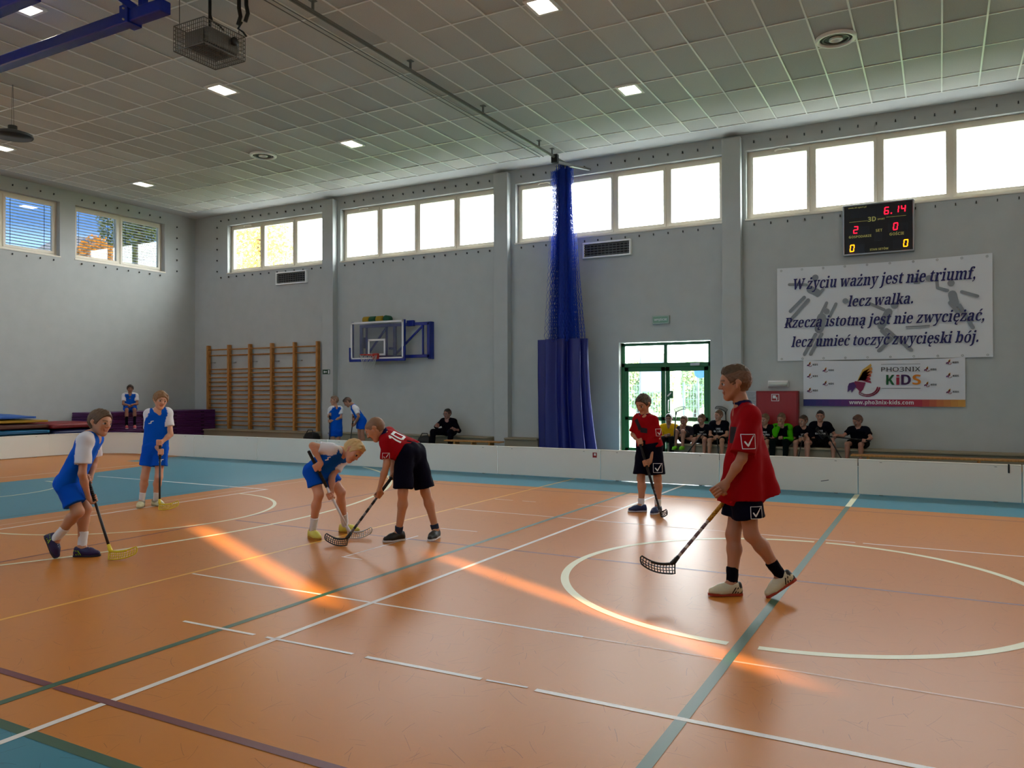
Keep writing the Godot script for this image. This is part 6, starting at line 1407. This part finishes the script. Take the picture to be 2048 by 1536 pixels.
	# red boy in the foreground
	d = {"at": Vector3(-1.394, 0.000, -5.878), "face": Vector3(-0.918, -0.100, 0.384), "j": {"hd": Vector3(0.062, 1.572, -0.033), "nk": Vector3(0.107, 1.413, -0.058), "sl": Vector3(0.187, 1.330, 0.058), "sr": Vector3(0.072, 1.342, -0.210), "el": Vector3(0.148, 1.036, 0.147), "wl": Vector3(-0.017, 0.802, 0.192), "er": Vector3(0.143, 1.002, -0.282), "wr": Vector3(-0.002, 0.730, -0.112), "hl": Vector3(0.142, 0.771, 0.003), "hr": Vector3(0.084, 0.751, -0.137), "kl": Vector3(0.178, 0.470, -0.006), "kr": Vector3(0.032, 0.447, -0.074), "al": Vector3(0.361, 0.169, -0.128), "ar": Vector3(0.031, 0.076, -0.040), "tl": Vector3(0.244, 0.028, -0.087), "tr": Vector3(-0.154, 0.014, 0.061)},
		"axis_l": Vector3(0.617, -0.787, 0.001),		"axis_r": Vector3(-0.470, -0.682, 0.561),
		"shirt": Color(0.58, 0.025, 0.065), "trim": Color(0.07, 0.07, 0.22), "shorts": Color(0.045, 0.045, 0.10), "label": "tall boy in loose red shirt walking past in the foreground", "group": "floorball players", "hair": Color(0.30, 0.22, 0.15), "cut": "short", "skin": Color(0.68, 0.47, 0.35), "flat_feet": "r", "shoe": Color(0.82, 0.79, 0.66), "sole": Color(0.66, 0.20, 0.10), "accent": Color(0.80, 0.77, 0.66), "stripes": Color(0.05, 0.05, 0.06), "heel": Color(0.05, 0.05, 0.06), "sock": Color(0.04, 0.04, 0.05), "sock_len": 0.34, "hem": 0.05, "leg": 0.60, "leg_bag": 1.2, "bag": 1.15, "sleeve_len": 0.88, "sleeve_bag": 1.35, "s": 1.0, "hs": 1.08, "rad_l": 0.026,
		"extra": [[Vector3(0.142, 1.253, -0.077), Vector3(0.254, 0.741, -0.144), 0.09, 0.11, Color(0.58, 0.025, 0.065), true], [Vector3(0.107, 1.213, -0.058), Vector3(0.025, 0.686, -0.019), 0.08, 0.10, Color(0.58, 0.025, 0.065), true]]}
	figure(d)
	emblem(d.S, d.j.sl.lerp(d.j.el, 0.58), Vector3(-0.477, 0.000, -0.879), Vector3.UP, tick_box(0.10), M.white, d.shirt_node, "tick_emblem")
	emblem(d.T, d.j.hl.lerp(d.j.kl, 0.42) + Vector3(0.026, 0.000, -0.014), Vector3(-0.477, 0.000, -0.879), Vector3.UP, tick_box(0.085), M.white, d.shorts_node, "tick_emblem")
	emblem(d.S, d.j.nk.lerp(d.j.hl, 0.34) + Vector3(-0.026, -0.000, 0.014), Vector3(0.416, 0.000, -0.909), Vector3.UP, band([Vector2(0.0, 0.06), Vector2(0.0, -0.06)], 0.08), paint(Color(0.05, 0.04, 0.09), 0.8), d.shirt_node, "chest_band")
	stick("black-bladed stick with a yellow grip held by the tall foreground boy", Vector3(-1.378, 0.757, -6.012), Vector3(-1.710, 0.275, -5.616), Vector3(-1.932, 0.287, -5.529), 0.30, Color(0.75, 0.52, 0.08), Color(0.80, 0.77, 0.76), Color(0.03, 0.03, 0.035), Color(0.45, 0.36, 0.38))
	# b2
	d = {"at": Vector3(-13.379, 0.000, -15.300), "face": Vector3(-0.531, -0.054, 0.846), "j": {"hd": Vector3(-0.018, 1.264, 0.010), "nk": Vector3(0.005, 1.124, -0.003), "sr": Vector3(-0.067, 1.059, 0.093), "sl": Vector3(0.060, 1.070, -0.123), "er": Vector3(-0.178, 0.870, 0.040), "wr": Vector3(-0.042, 0.933, 0.160), "el": Vector3(0.126, 0.842, -0.068), "wl": Vector3(-0.022, 0.763, 0.183), "hr": Vector3(-0.038, 0.485, 0.043), "hl": Vector3(0.041, 0.481, -0.079), "kl": Vector3(0.056, 0.286, -0.053), "al": Vector3(0.041, 0.090, -0.079), "tl": Vector3(-0.049, 0.030, 0.065), "kr": Vector3(-0.023, 0.288, 0.070), "ar": Vector3(-0.038, 0.090, 0.043), "tr": Vector3(-0.128, 0.030, 0.187)},
		"axis_l": Vector3(0.018, -1.000, -0.010),		"axis_r": Vector3(0.018, -1.000, -0.010),
		"shirt": Color(0.04, 0.33, 0.75), "sleeve": Color(0.86, 0.86, 0.88), "shorts": Color(0.04, 0.31, 0.74), "group": "boys in blue behind the boards", "shoe": Color(0.7, 0.7, 0.7), "s": 0.9, "hs": 0.98, "hair": Color(0.42, 0.32, 0.24), "skin": Color(0.72, 0.52, 0.42), "hem": 0.10, "label": "boy in blue kit standing with an upright stick behind the boards", "fine": 1.6, "flat_feet": "lr"}
	figure(d)
	stick("dark upright stick held by the boy standing behind the boards", Vector3(-13.411, 0.948, -15.129), Vector3(-13.411, 0.100, -15.129), Vector3(-13.587, 0.100, -15.033), 0.25, Color(0.03, 0.03, 0.04), Color(0.03, 0.03, 0.04), Color(0.04, 0.04, 0.05))
	# b3
	d = {"at": Vector3(-12.630, 0.000, -15.300), "face": Vector3(-0.582, -0.642, 0.499), "j": {"hd": Vector3(-0.235, 1.234, 0.128), "nk": Vector3(-0.136, 1.178, 0.074), "sr": Vector3(-0.190, 1.090, -0.033), "sl": Vector3(0.028, 1.054, 0.121), "er": Vector3(-0.191, 0.850, -0.033), "wr": Vector3(-0.113, 0.814, 0.075), "el": Vector3(0.129, 0.888, 0.157), "wl": Vector3(-0.115, 0.679, 0.099), "hr": Vector3(-0.015, 0.795, -0.060), "hl": Vector3(0.125, 0.785, 0.001), "kl": Vector3(0.139, 0.437, 0.027), "al": Vector3(0.125, 0.090, 0.001), "tl": Vector3(-0.004, 0.030, 0.111), "kr": Vector3(-0.000, 0.442, -0.034), "ar": Vector3(-0.015, 0.090, -0.060), "tr": Vector3(-0.144, 0.030, 0.050)},
		"axis_l": Vector3(0.018, -1.000, -0.010),		"axis_r": Vector3(0.018, -1.000, -0.010),
		"shirt": Color(0.04, 0.33, 0.75), "sleeve": Color(0.86, 0.86, 0.88), "shorts": Color(0.04, 0.31, 0.74), "group": "boys in blue behind the boards", "shoe": Color(0.7, 0.7, 0.7), "s": 0.9, "hs": 0.98, "hair": Color(0.16, 0.12, 0.10), "skin": Color(0.66, 0.46, 0.36), "hem": 0.02, "label": "boy in blue kit bending over his stick behind the boards", "fine": 1.6, "flat_feet": "lr"}
	figure(d)
	stick("dark stick of the boy bending behind the boards", Vector3(-12.742, 0.891, -15.239), Vector3(-12.751, 0.100, -15.098), Vector3(-12.927, 0.100, -15.002), 0.25, Color(0.03, 0.03, 0.04), Color(0.03, 0.03, 0.04), Color(0.04, 0.04, 0.05))
	# seated 0
	d = {"at": Vector3(-5.316, 0.000, -17.158), "face": Vector3(0.104, -0.104, 0.989), "j": {"hd": Vector3(0.016, 0.870, 0.108), "nk": Vector3(0.012, 0.750, 0.078), "sr": Vector3(-0.144, 0.692, 0.087), "sl": Vector3(0.163, 0.692, 0.041), "hr": Vector3(-0.074, 0.440, 0.011), "hl": Vector3(0.074, 0.440, -0.011), "kr": Vector3(-0.044, 0.440, 0.381), "kl": Vector3(0.154, 0.440, 0.351), "ar": Vector3(-0.040, 0.100, 0.410), "al": Vector3(0.158, 0.100, 0.381), "tl": Vector3(0.182, 0.045, 0.539), "tr": Vector3(-0.016, 0.045, 0.569), "wr": Vector3(0.021, 0.500, 0.341), "wl": Vector3(0.080, 0.520, 0.332), "er": Vector3(-0.161, 0.459, 0.175), "el": Vector3(0.206, 0.460, 0.124)},
		"axis_l": Vector3(-1.000, -0.200, 0.100),		"axis_r": Vector3(1.000, -0.200, 0.100),
		"shirt": Color(0.80, 0.62, 0.05), "shorts": Color(0.06, 0.06, 0.06), "long": true, "hair": Color(0.12, 0.10, 0.08), "skin": Color(0.55, 0.38, 0.30), "s": 0.9, "hs": 0.96, "hem": 0.03, "shoe": Color(0.05, 0.05, 0.05), "label": "boy in a yellow goalkeeper top sitting at the door end of the bench", "group": "boys seated along the wall bench", "stand": false, "fine": 1.7, "no_socks": true}
	figure(d)
	# seated 1
	d = {"at": Vector3(-4.949, 0.000, -17.163), "face": Vector3(-0.098, -0.148, 0.984), "j": {"hd": Vector3(-0.011, 0.830, 0.113), "nk": Vector3(-0.008, 0.710, 0.083), "sr": Vector3(-0.161, 0.653, 0.050), "sl": Vector3(0.148, 0.653, 0.081), "hr": Vector3(-0.075, 0.440, -0.007), "hl": Vector3(0.075, 0.440, 0.007), "kr": Vector3(-0.116, 0.620, 0.360), "kl": Vector3(0.043, 0.620, 0.376), "ar": Vector3(-0.119, 0.300, 0.390), "al": Vector3(0.040, 0.300, 0.406), "tl": Vector3(0.024, 0.245, 0.565), "tr": Vector3(-0.135, 0.245, 0.549), "wr": Vector3(-0.033, 0.730, 0.231), "wl": Vector3(-0.004, 0.520, 0.341), "er": Vector3(-0.121, 0.496, 0.241), "el": Vector3(0.167, 0.426, 0.185)},
		"axis_l": Vector3(-1.000, -0.200, 0.100),		"axis_r": Vector3(1.000, -0.200, 0.100),
		"shirt": Color(0.16, 0.15, 0.17), "shorts": Color(0.20, 0.18, 0.17), "hair": Color(0.34, 0.24, 0.16), "skin": Color(0.62, 0.44, 0.36), "s": 0.88, "hs": 0.95, "hem": 0.03, "leg": 0.8, "shoe": Color(0.45, 0.75, 0.08), "sole": Color(0.40, 0.62, 0.08), "accent": Color(0.45, 0.75, 0.08), "label": "boy in dark grey with lime shoes and a hand at his chin", "group": "boys seated along the wall bench", "stand": false, "fine": 1.7, "no_socks": true}
	figure(d)
	# seated 2
	d = {"at": Vector3(-4.560, 0.000, -17.249), "face": Vector3(-0.144, -0.240, 0.960), "j": {"hd": Vector3(-0.010, 0.870, 0.199), "nk": Vector3(-0.008, 0.750, 0.169), "sr": Vector3(-0.162, 0.697, 0.133), "sl": Vector3(0.148, 0.697, 0.148), "hr": Vector3(-0.075, 0.440, -0.004), "hl": Vector3(0.075, 0.440, 0.004), "kr": Vector3(-0.138, 0.440, 0.364), "kl": Vector3(0.101, 0.440, 0.376), "ar": Vector3(-0.140, 0.100, 0.394), "al": Vector3(0.100, 0.100, 0.405), "tl": Vector3(0.092, 0.045, 0.565), "tr": Vector3(-0.148, 0.045, 0.553), "wr": Vector3(-0.047, 0.500, 0.338), "wl": Vector3(0.013, 0.520, 0.341), "er": Vector3(-0.212, 0.454, 0.156), "el": Vector3(0.194, 0.454, 0.182)},
		"axis_l": Vector3(0.150, -1.000, 0.250),		"axis_r": Vector3(0.150, -1.000, 0.250),
		"shirt": Color(0.035, 0.04, 0.055), "shorts": Color(0.03, 0.03, 0.04), "s": 0.9, "hs": 0.97, "hem": 0.03, "leg": 0.75, "hair": Color(0.36, 0.27, 0.19), "skin": Color(0.66, 0.47, 0.38), "label": "boy in a black club shirt leaning forward, third from the door", "group": "boys seated along the wall bench", "stand": false, "fine": 1.7, "no_socks": true}
	figure(d)
	club_print(d)
	# seated 3
	d = {"at": Vector3(-4.200, 0.000, -17.169), "face": Vector3(-0.410, -0.046, 0.911), "j": {"hd": Vector3(0.000, 0.960, 0.119), "nk": Vector3(0.000, 0.840, 0.089), "sr": Vector3(-0.155, 0.781, 0.076), "sl": Vector3(0.155, 0.781, 0.076), "hr": Vector3(-0.075, 0.440, 0.000), "hl": Vector3(0.075, 0.440, 0.000), "kr": Vector3(-0.130, 0.440, 0.370), "kl": Vector3(0.130, 0.440, 0.370), "ar": Vector3(-0.130, 0.100, 0.400), "al": Vector3(0.130, 0.100, 0.400), "tl": Vector3(0.130, 0.045, 0.560), "tr": Vector3(-0.130, 0.045, 0.560), "wr": Vector3(-0.030, 0.500, 0.340), "wl": Vector3(0.030, 0.520, 0.340), "er": Vector3(-0.180, 0.542, 0.144), "el": Vector3(0.183, 0.542, 0.144)},
		"axis_l": Vector3(0.150, -1.000, 0.250),		"axis_r": Vector3(0.150, -1.000, 0.250),
		"shirt": Color(0.035, 0.04, 0.055), "shorts": Color(0.03, 0.03, 0.04), "s": 0.9, "hs": 0.97, "hem": 0.03, "leg": 0.75, "hair": Color(0.36, 0.26, 0.18), "skin": Color(0.68, 0.49, 0.39), "label": "boy in a black club shirt sitting upright, just left of the tall red player", "group": "boys seated along the wall bench", "stand": false, "fine": 1.7, "no_socks": true}
	figure(d)
	club_print(d)
	# seated 4
	d = {"at": Vector3(-3.217, 0.000, -17.181), "face": Vector3(-0.365, -0.183, 0.913), "j": {"hd": Vector3(-0.013, 0.890, 0.131), "nk": Vector3(-0.010, 0.770, 0.102), "sr": Vector3(-0.163, 0.713, 0.069), "sl": Vector3(0.146, 0.713, 0.099), "hr": Vector3(-0.075, 0.440, -0.007), "hl": Vector3(0.075, 0.440, 0.007), "kr": Vector3(-0.136, 0.440, 0.358), "kl": Vector3(0.063, 0.440, 0.378), "ar": Vector3(-0.139, 0.100, 0.388), "al": Vector3(0.060, 0.100, 0.408), "tl": Vector3(0.044, 0.045, 0.567), "tr": Vector3(-0.155, 0.045, 0.547), "wr": Vector3(-0.064, 0.500, 0.335), "wl": Vector3(-0.004, 0.520, 0.341), "er": Vector3(-0.204, 0.474, 0.130), "el": Vector3(0.174, 0.475, 0.172)},
		"axis_l": Vector3(-1.000, -0.200, 0.100),		"axis_r": Vector3(1.000, -0.200, 0.100),
		"shirt": Color(0.035, 0.04, 0.055), "shorts": Color(0.03, 0.03, 0.04), "s": 0.9, "hs": 0.97, "hem": 0.03, "leg": 0.75, "hair": Color(0.40, 0.30, 0.20), "skin": Color(0.66, 0.48, 0.38), "label": "boy in a black club shirt half hidden by the tall red player", "group": "boys seated along the wall bench", "stand": false, "fine": 1.7, "no_socks": true}
	figure(d)
	club_print(d)
	# seated 5
	d = {"at": Vector3(-2.892, 0.000, -17.208), "face": Vector3(-0.188, -0.282, 0.941), "j": {"hd": Vector3(-0.008, 0.910, 0.158), "nk": Vector3(-0.006, 0.790, 0.128), "sr": Vector3(-0.160, 0.734, 0.099), "sl": Vector3(0.149, 0.734, 0.115), "hr": Vector3(-0.075, 0.440, -0.004), "hl": Vector3(0.075, 0.440, 0.004), "kr": Vector3(-0.148, 0.440, 0.363), "kl": Vector3(0.111, 0.440, 0.376), "ar": Vector3(-0.150, 0.100, 0.393), "al": Vector3(0.110, 0.100, 0.406), "tl": Vector3(0.102, 0.045, 0.566), "tr": Vector3(-0.158, 0.045, 0.553), "wr": Vector3(-0.024, 0.810, 0.277), "wl": Vector3(0.013, 0.520, 0.341), "er": Vector3(-0.113, 0.577, 0.288), "el": Vector3(0.188, 0.492, 0.165)},
		"axis_l": Vector3(-1.000, -0.200, 0.100),		"axis_r": Vector3(1.000, -0.200, 0.100),
		"shirt": Color(0.03, 0.035, 0.06), "sleeve": Color(0.25, 0.62, 0.04), "shorts": Color(0.04, 0.05, 0.06), "long": true, "hair": Color(0.40, 0.30, 0.21), "skin": Color(0.66, 0.48, 0.38), "s": 0.95, "hs": 0.97, "hem": 0.03, "shoe": Color(0.05, 0.05, 0.05), "label": "boy in a black and lime green goalkeeper top with a hand at his mouth", "group": "boys seated along the wall bench", "stand": false, "fine": 1.7, "no_socks": true}
	figure(d)
	# seated 6
	d = {"at": Vector3(-2.450, 0.000, -17.248), "face": Vector3(-0.443, -0.133, 0.886), "j": {"hd": Vector3(-0.020, 0.870, 0.198), "nk": Vector3(-0.017, 0.750, 0.169), "sr": Vector3(-0.168, 0.697, 0.124), "sl": Vector3(0.140, 0.697, 0.155), "hr": Vector3(-0.075, 0.440, -0.007), "hl": Vector3(0.075, 0.440, 0.007), "kr": Vector3(-0.146, 0.440, 0.357), "kl": Vector3(0.073, 0.440, 0.379), "ar": Vector3(-0.149, 0.100, 0.387), "al": Vector3(0.070, 0.100, 0.409), "tl": Vector3(0.054, 0.045, 0.568), "tr": Vector3(-0.165, 0.045, 0.546), "wr": Vector3(-0.064, 0.500, 0.335), "wl": Vector3(-0.004, 0.520, 0.341), "er": Vector3(-0.220, 0.454, 0.146), "el": Vector3(0.185, 0.454, 0.191)},
		"axis_l": Vector3(0.150, -1.000, 0.250),		"axis_r": Vector3(0.150, -1.000, 0.250),
		"shirt": Color(0.035, 0.04, 0.055), "shorts": Color(0.03, 0.03, 0.04), "s": 0.9, "hs": 0.97, "hem": 0.03, "leg": 0.75, "hair": Color(0.22, 0.17, 0.13), "skin": Color(0.64, 0.46, 0.37), "label": "boy in a black club shirt bent forward right of the goalkeeper in green", "group": "boys seated along the wall bench", "stand": false, "fine": 1.7, "no_socks": true}
	figure(d)
	club_print(d)
	# seated 7
	d = {"at": Vector3(-2.158, 0.000, -17.197), "face": Vector3(0.000, -0.050, 0.999), "j": {"hd": Vector3(0.018, 0.970, 0.147), "nk": Vector3(0.014, 0.850, 0.117), "sr": Vector3(-0.142, 0.792, 0.119), "sl": Vector3(0.166, 0.792, 0.082), "hr": Vector3(-0.074, 0.440, 0.009), "hl": Vector3(0.074, 0.440, -0.009), "kr": Vector3(-0.194, 0.440, 0.396), "kl": Vector3(0.282, 0.440, 0.339), "ar": Vector3(-0.191, 0.100, 0.426), "al": Vector3(0.286, 0.100, 0.369), "tl": Vector3(0.305, 0.045, 0.527), "tr": Vector3(-0.172, 0.045, 0.585), "wr": Vector3(-0.199, 0.510, 0.356), "wl": Vector3(0.278, 0.510, 0.299), "er": Vector3(-0.269, 0.577, 0.126), "el": Vector3(0.291, 0.577, 0.059)},
		"axis_l": Vector3(0.150, -1.000, 0.250),		"axis_r": Vector3(0.150, -1.000, 0.250),
		"shirt": Color(0.035, 0.04, 0.055), "shorts": Color(0.03, 0.03, 0.04), "s": 0.9, "hs": 0.97, "hem": 0.03, "leg": 0.75, "hair": Color(0.10, 0.08, 0.07), "skin": Color(0.66, 0.48, 0.39), "label": "dark-haired boy in a black club shirt with legs spread wide", "group": "boys seated along the wall bench", "stand": false, "fine": 1.7, "no_socks": true}
	figure(d)
	club_print(d)
	# seated 8
	d = {"at": Vector3(-1.404, 0.000, -17.196), "face": Vector3(-0.669, -0.402, 0.625), "j": {"hd": Vector3(-0.036, 0.890, 0.146), "nk": Vector3(-0.029, 0.770, 0.117), "sr": Vector3(-0.175, 0.714, 0.059), "sl": Vector3(0.126, 0.714, 0.134), "hr": Vector3(-0.073, 0.440, -0.018), "hl": Vector3(0.073, 0.440, 0.018), "kr": Vector3(-0.216, 0.440, 0.327), "kl": Vector3(0.036, 0.440, 0.390), "ar": Vector3(-0.223, 0.100, 0.357), "al": Vector3(0.029, 0.100, 0.420), "tl": Vector3(-0.010, 0.045, 0.575), "tr": Vector3(-0.262, 0.045, 0.512), "wr": Vector3(-0.449, 0.570, 0.297), "wl": Vector3(0.100, 0.530, 0.420), "er": Vector3(-0.312, 0.582, 0.178), "el": Vector3(0.213, 0.562, 0.277)},
		"axis_l": Vector3(0.549, -0.040, 0.123),		"axis_r": Vector3(0.549, -0.040, 0.123),
		"shirt": Color(0.035, 0.04, 0.055), "shorts": Color(0.03, 0.03, 0.04), "s": 0.9, "hs": 0.97, "hem": 0.03, "leg": 0.75, "hair": Color(0.34, 0.24, 0.19), "skin": Color(0.64, 0.45, 0.37), "label": "boy in a plain black shirt looking down at a stick, last on the bench", "group": "boys seated along the wall bench", "stand": false, "fine": 1.7, "no_socks": true}
	figure(d)
	stick("thin dark stick standing upright by the boy with lime shoes", Vector3(-5.093, 0.100, -16.672), Vector3(-5.053, 1.020, -16.772), Vector3(-4.973, 1.060, -16.772), 0.25, Color(0.04, 0.04, 0.05), Color(0.05, 0.05, 0.06), Color(0.05, 0.05, 0.05), Color(0, 0, 0, 0), "sticks of the seated boys")
	stick("dark stick slanting down from the hands of the third boy from the door", Vector3(-4.467, 0.640, -16.958), Vector3(-4.827, 0.100, -16.658), Vector3(-4.997, 0.080, -16.608), 0.25, Color(0.04, 0.04, 0.05), Color(0.05, 0.05, 0.06), Color(0.05, 0.05, 0.05), Color(0, 0, 0, 0), "sticks of the seated boys")
	stick("dark stick between the knees of the boy sitting upright", Vector3(-4.200, 0.660, -16.869), Vector3(-4.110, 0.100, -16.679), Vector3(-3.920, 0.090, -16.649), 0.25, Color(0.04, 0.04, 0.05), Color(0.05, 0.05, 0.06), Color(0.05, 0.05, 0.05), Color(0, 0, 0, 0), "sticks of the seated boys")
	stick("dark dotted stick under the hands of the boy right of the goalkeeper", Vector3(-2.454, 0.610, -16.950), Vector3(-2.534, 0.100, -16.790), Vector3(-2.684, 0.090, -16.710), 0.25, Color(0.04, 0.04, 0.05), Color(0.05, 0.05, 0.06), Color(0.05, 0.05, 0.05), Color(0, 0, 0, 0), "sticks of the seated boys")
	stick("dark stick slanting past the legs of the boy with legs spread", Vector3(-2.030, 0.670, -16.958), Vector3(-1.660, 0.100, -16.598), Vector3(-1.480, 0.090, -16.558), 0.25, Color(0.04, 0.04, 0.05), Color(0.05, 0.05, 0.06), Color(0.05, 0.05, 0.05), Color(0, 0, 0, 0), "sticks of the seated boys")
	stick("black stick held level by the last boy on the bench", Vector3(-1.187, 0.521, -16.750), Vector3(-2.028, 0.583, -16.938), Vector3(-2.145, 0.691, -16.965), 0.25, Color(0.04, 0.04, 0.05), Color(0.05, 0.05, 0.06), Color(0.05, 0.05, 0.05), Color(0, 0, 0, 0), "sticks of the seated boys")
	stick("dark stick leaning blade-up on the wall behind the tall red player", Vector3(-4.02, 0.36, -17.05), Vector3(-4.10, 1.02, -17.27), Vector3(-4.30, 1.12, -17.24), 0.25, Color(0.05, 0.05, 0.05), Color(0.05, 0.06, 0.06), Color(0.10, 0.14, 0.13), Color(0, 0, 0, 0), "sticks of the seated boys")
	# man
	d = {"at": Vector3(-11.136, 0.000, -17.128), "face": Vector3(-0.100, -0.050, 1.000), "j": {"hd": Vector3(0.006, 0.910, 0.128), "nk": Vector3(0.005, 0.778, 0.098), "sr": Vector3(-0.166, 0.721, 0.089), "sl": Vector3(0.174, 0.721, 0.072), "hr": Vector3(-0.075, 0.460, 0.004), "hl": Vector3(0.075, 0.460, -0.004), "kr": Vector3(-0.239, 0.460, 0.419), "kl": Vector3(0.280, 0.460, 0.394), "ar": Vector3(-0.238, 0.100, 0.449), "al": Vector3(0.281, 0.100, 0.423), "tl": Vector3(0.289, 0.045, 0.583), "tr": Vector3(-0.230, 0.045, 0.609), "wr": Vector3(-0.143, 0.620, 0.335), "wl": Vector3(0.278, 0.530, 0.354), "er": Vector3(-0.275, 0.590, 0.218), "el": Vector3(0.326, 0.492, 0.085)},

		"shirt": Color(0.03, 0.035, 0.055), "shorts": Color(0.03, 0.03, 0.05), "long": true, "hair": Color(0.10, 0.09, 0.08), "skin": Color(0.60, 0.42, 0.36), "cut": "short", "s": 1.15, "hs": 1.08, "hem": 0.02, "shoe": Color(0.04, 0.04, 0.05), "no_socks": true, "stand": false, "fine": 1.7, "label": "man in a dark tracksuit and glasses sitting on the wall bench"}
	figure(d)
	glasses(d)
	# boy on the mats
	d = {"at": Vector3(-20.105, 0.000, -14.398), "face": Vector3(0.800, -0.050, 0.600), "j": {"hd": Vector3(0.105, 1.580, 0.068), "nk": Vector3(0.080, 1.460, 0.052), "sr": Vector3(-0.015, 1.401, 0.175), "sl": Vector3(0.153, 1.401, -0.086), "hr": Vector3(-0.041, 1.035, 0.063), "hl": Vector3(0.041, 1.035, -0.063), "kr": Vector3(0.256, 1.000, 0.285), "kl": Vector3(0.365, 1.000, 0.117), "ar": Vector3(0.282, 0.560, 0.301), "al": Vector3(0.390, 0.560, 0.133), "tl": Vector3(0.524, 0.505, 0.220), "tr": Vector3(0.416, 0.505, 0.388), "wr": Vector3(0.269, 1.095, 0.210), "wl": Vector3(0.302, 1.115, 0.160), "er": Vector3(0.029, 1.161, 0.228), "el": Vector3(0.221, 1.161, -0.072)},
		"axis_l": Vector3(-0.500, -0.300, 0.600),		"axis_r": Vector3(0.500, -0.300, -0.600),
		"shirt": Color(0.04, 0.33, 0.75), "sleeve": Color(0.86, 0.86, 0.88), "shorts": Color(0.04, 0.31, 0.74), "hair": Color(0.14, 0.10, 0.08), "skin": Color(0.58, 0.41, 0.33), "s": 0.88, "hs": 0.95, "hem": 0.04, "leg": 0.7, "shoe": Color(0.70, 0.30, 0.34), "sock": Color(0.04, 0.04, 0.05), "sock_len": 0.6, "stand": false, "fine": 1.6, "cut": "mop", "label": "boy in blue and white kit sitting on the purple mats"}
	figure(d)
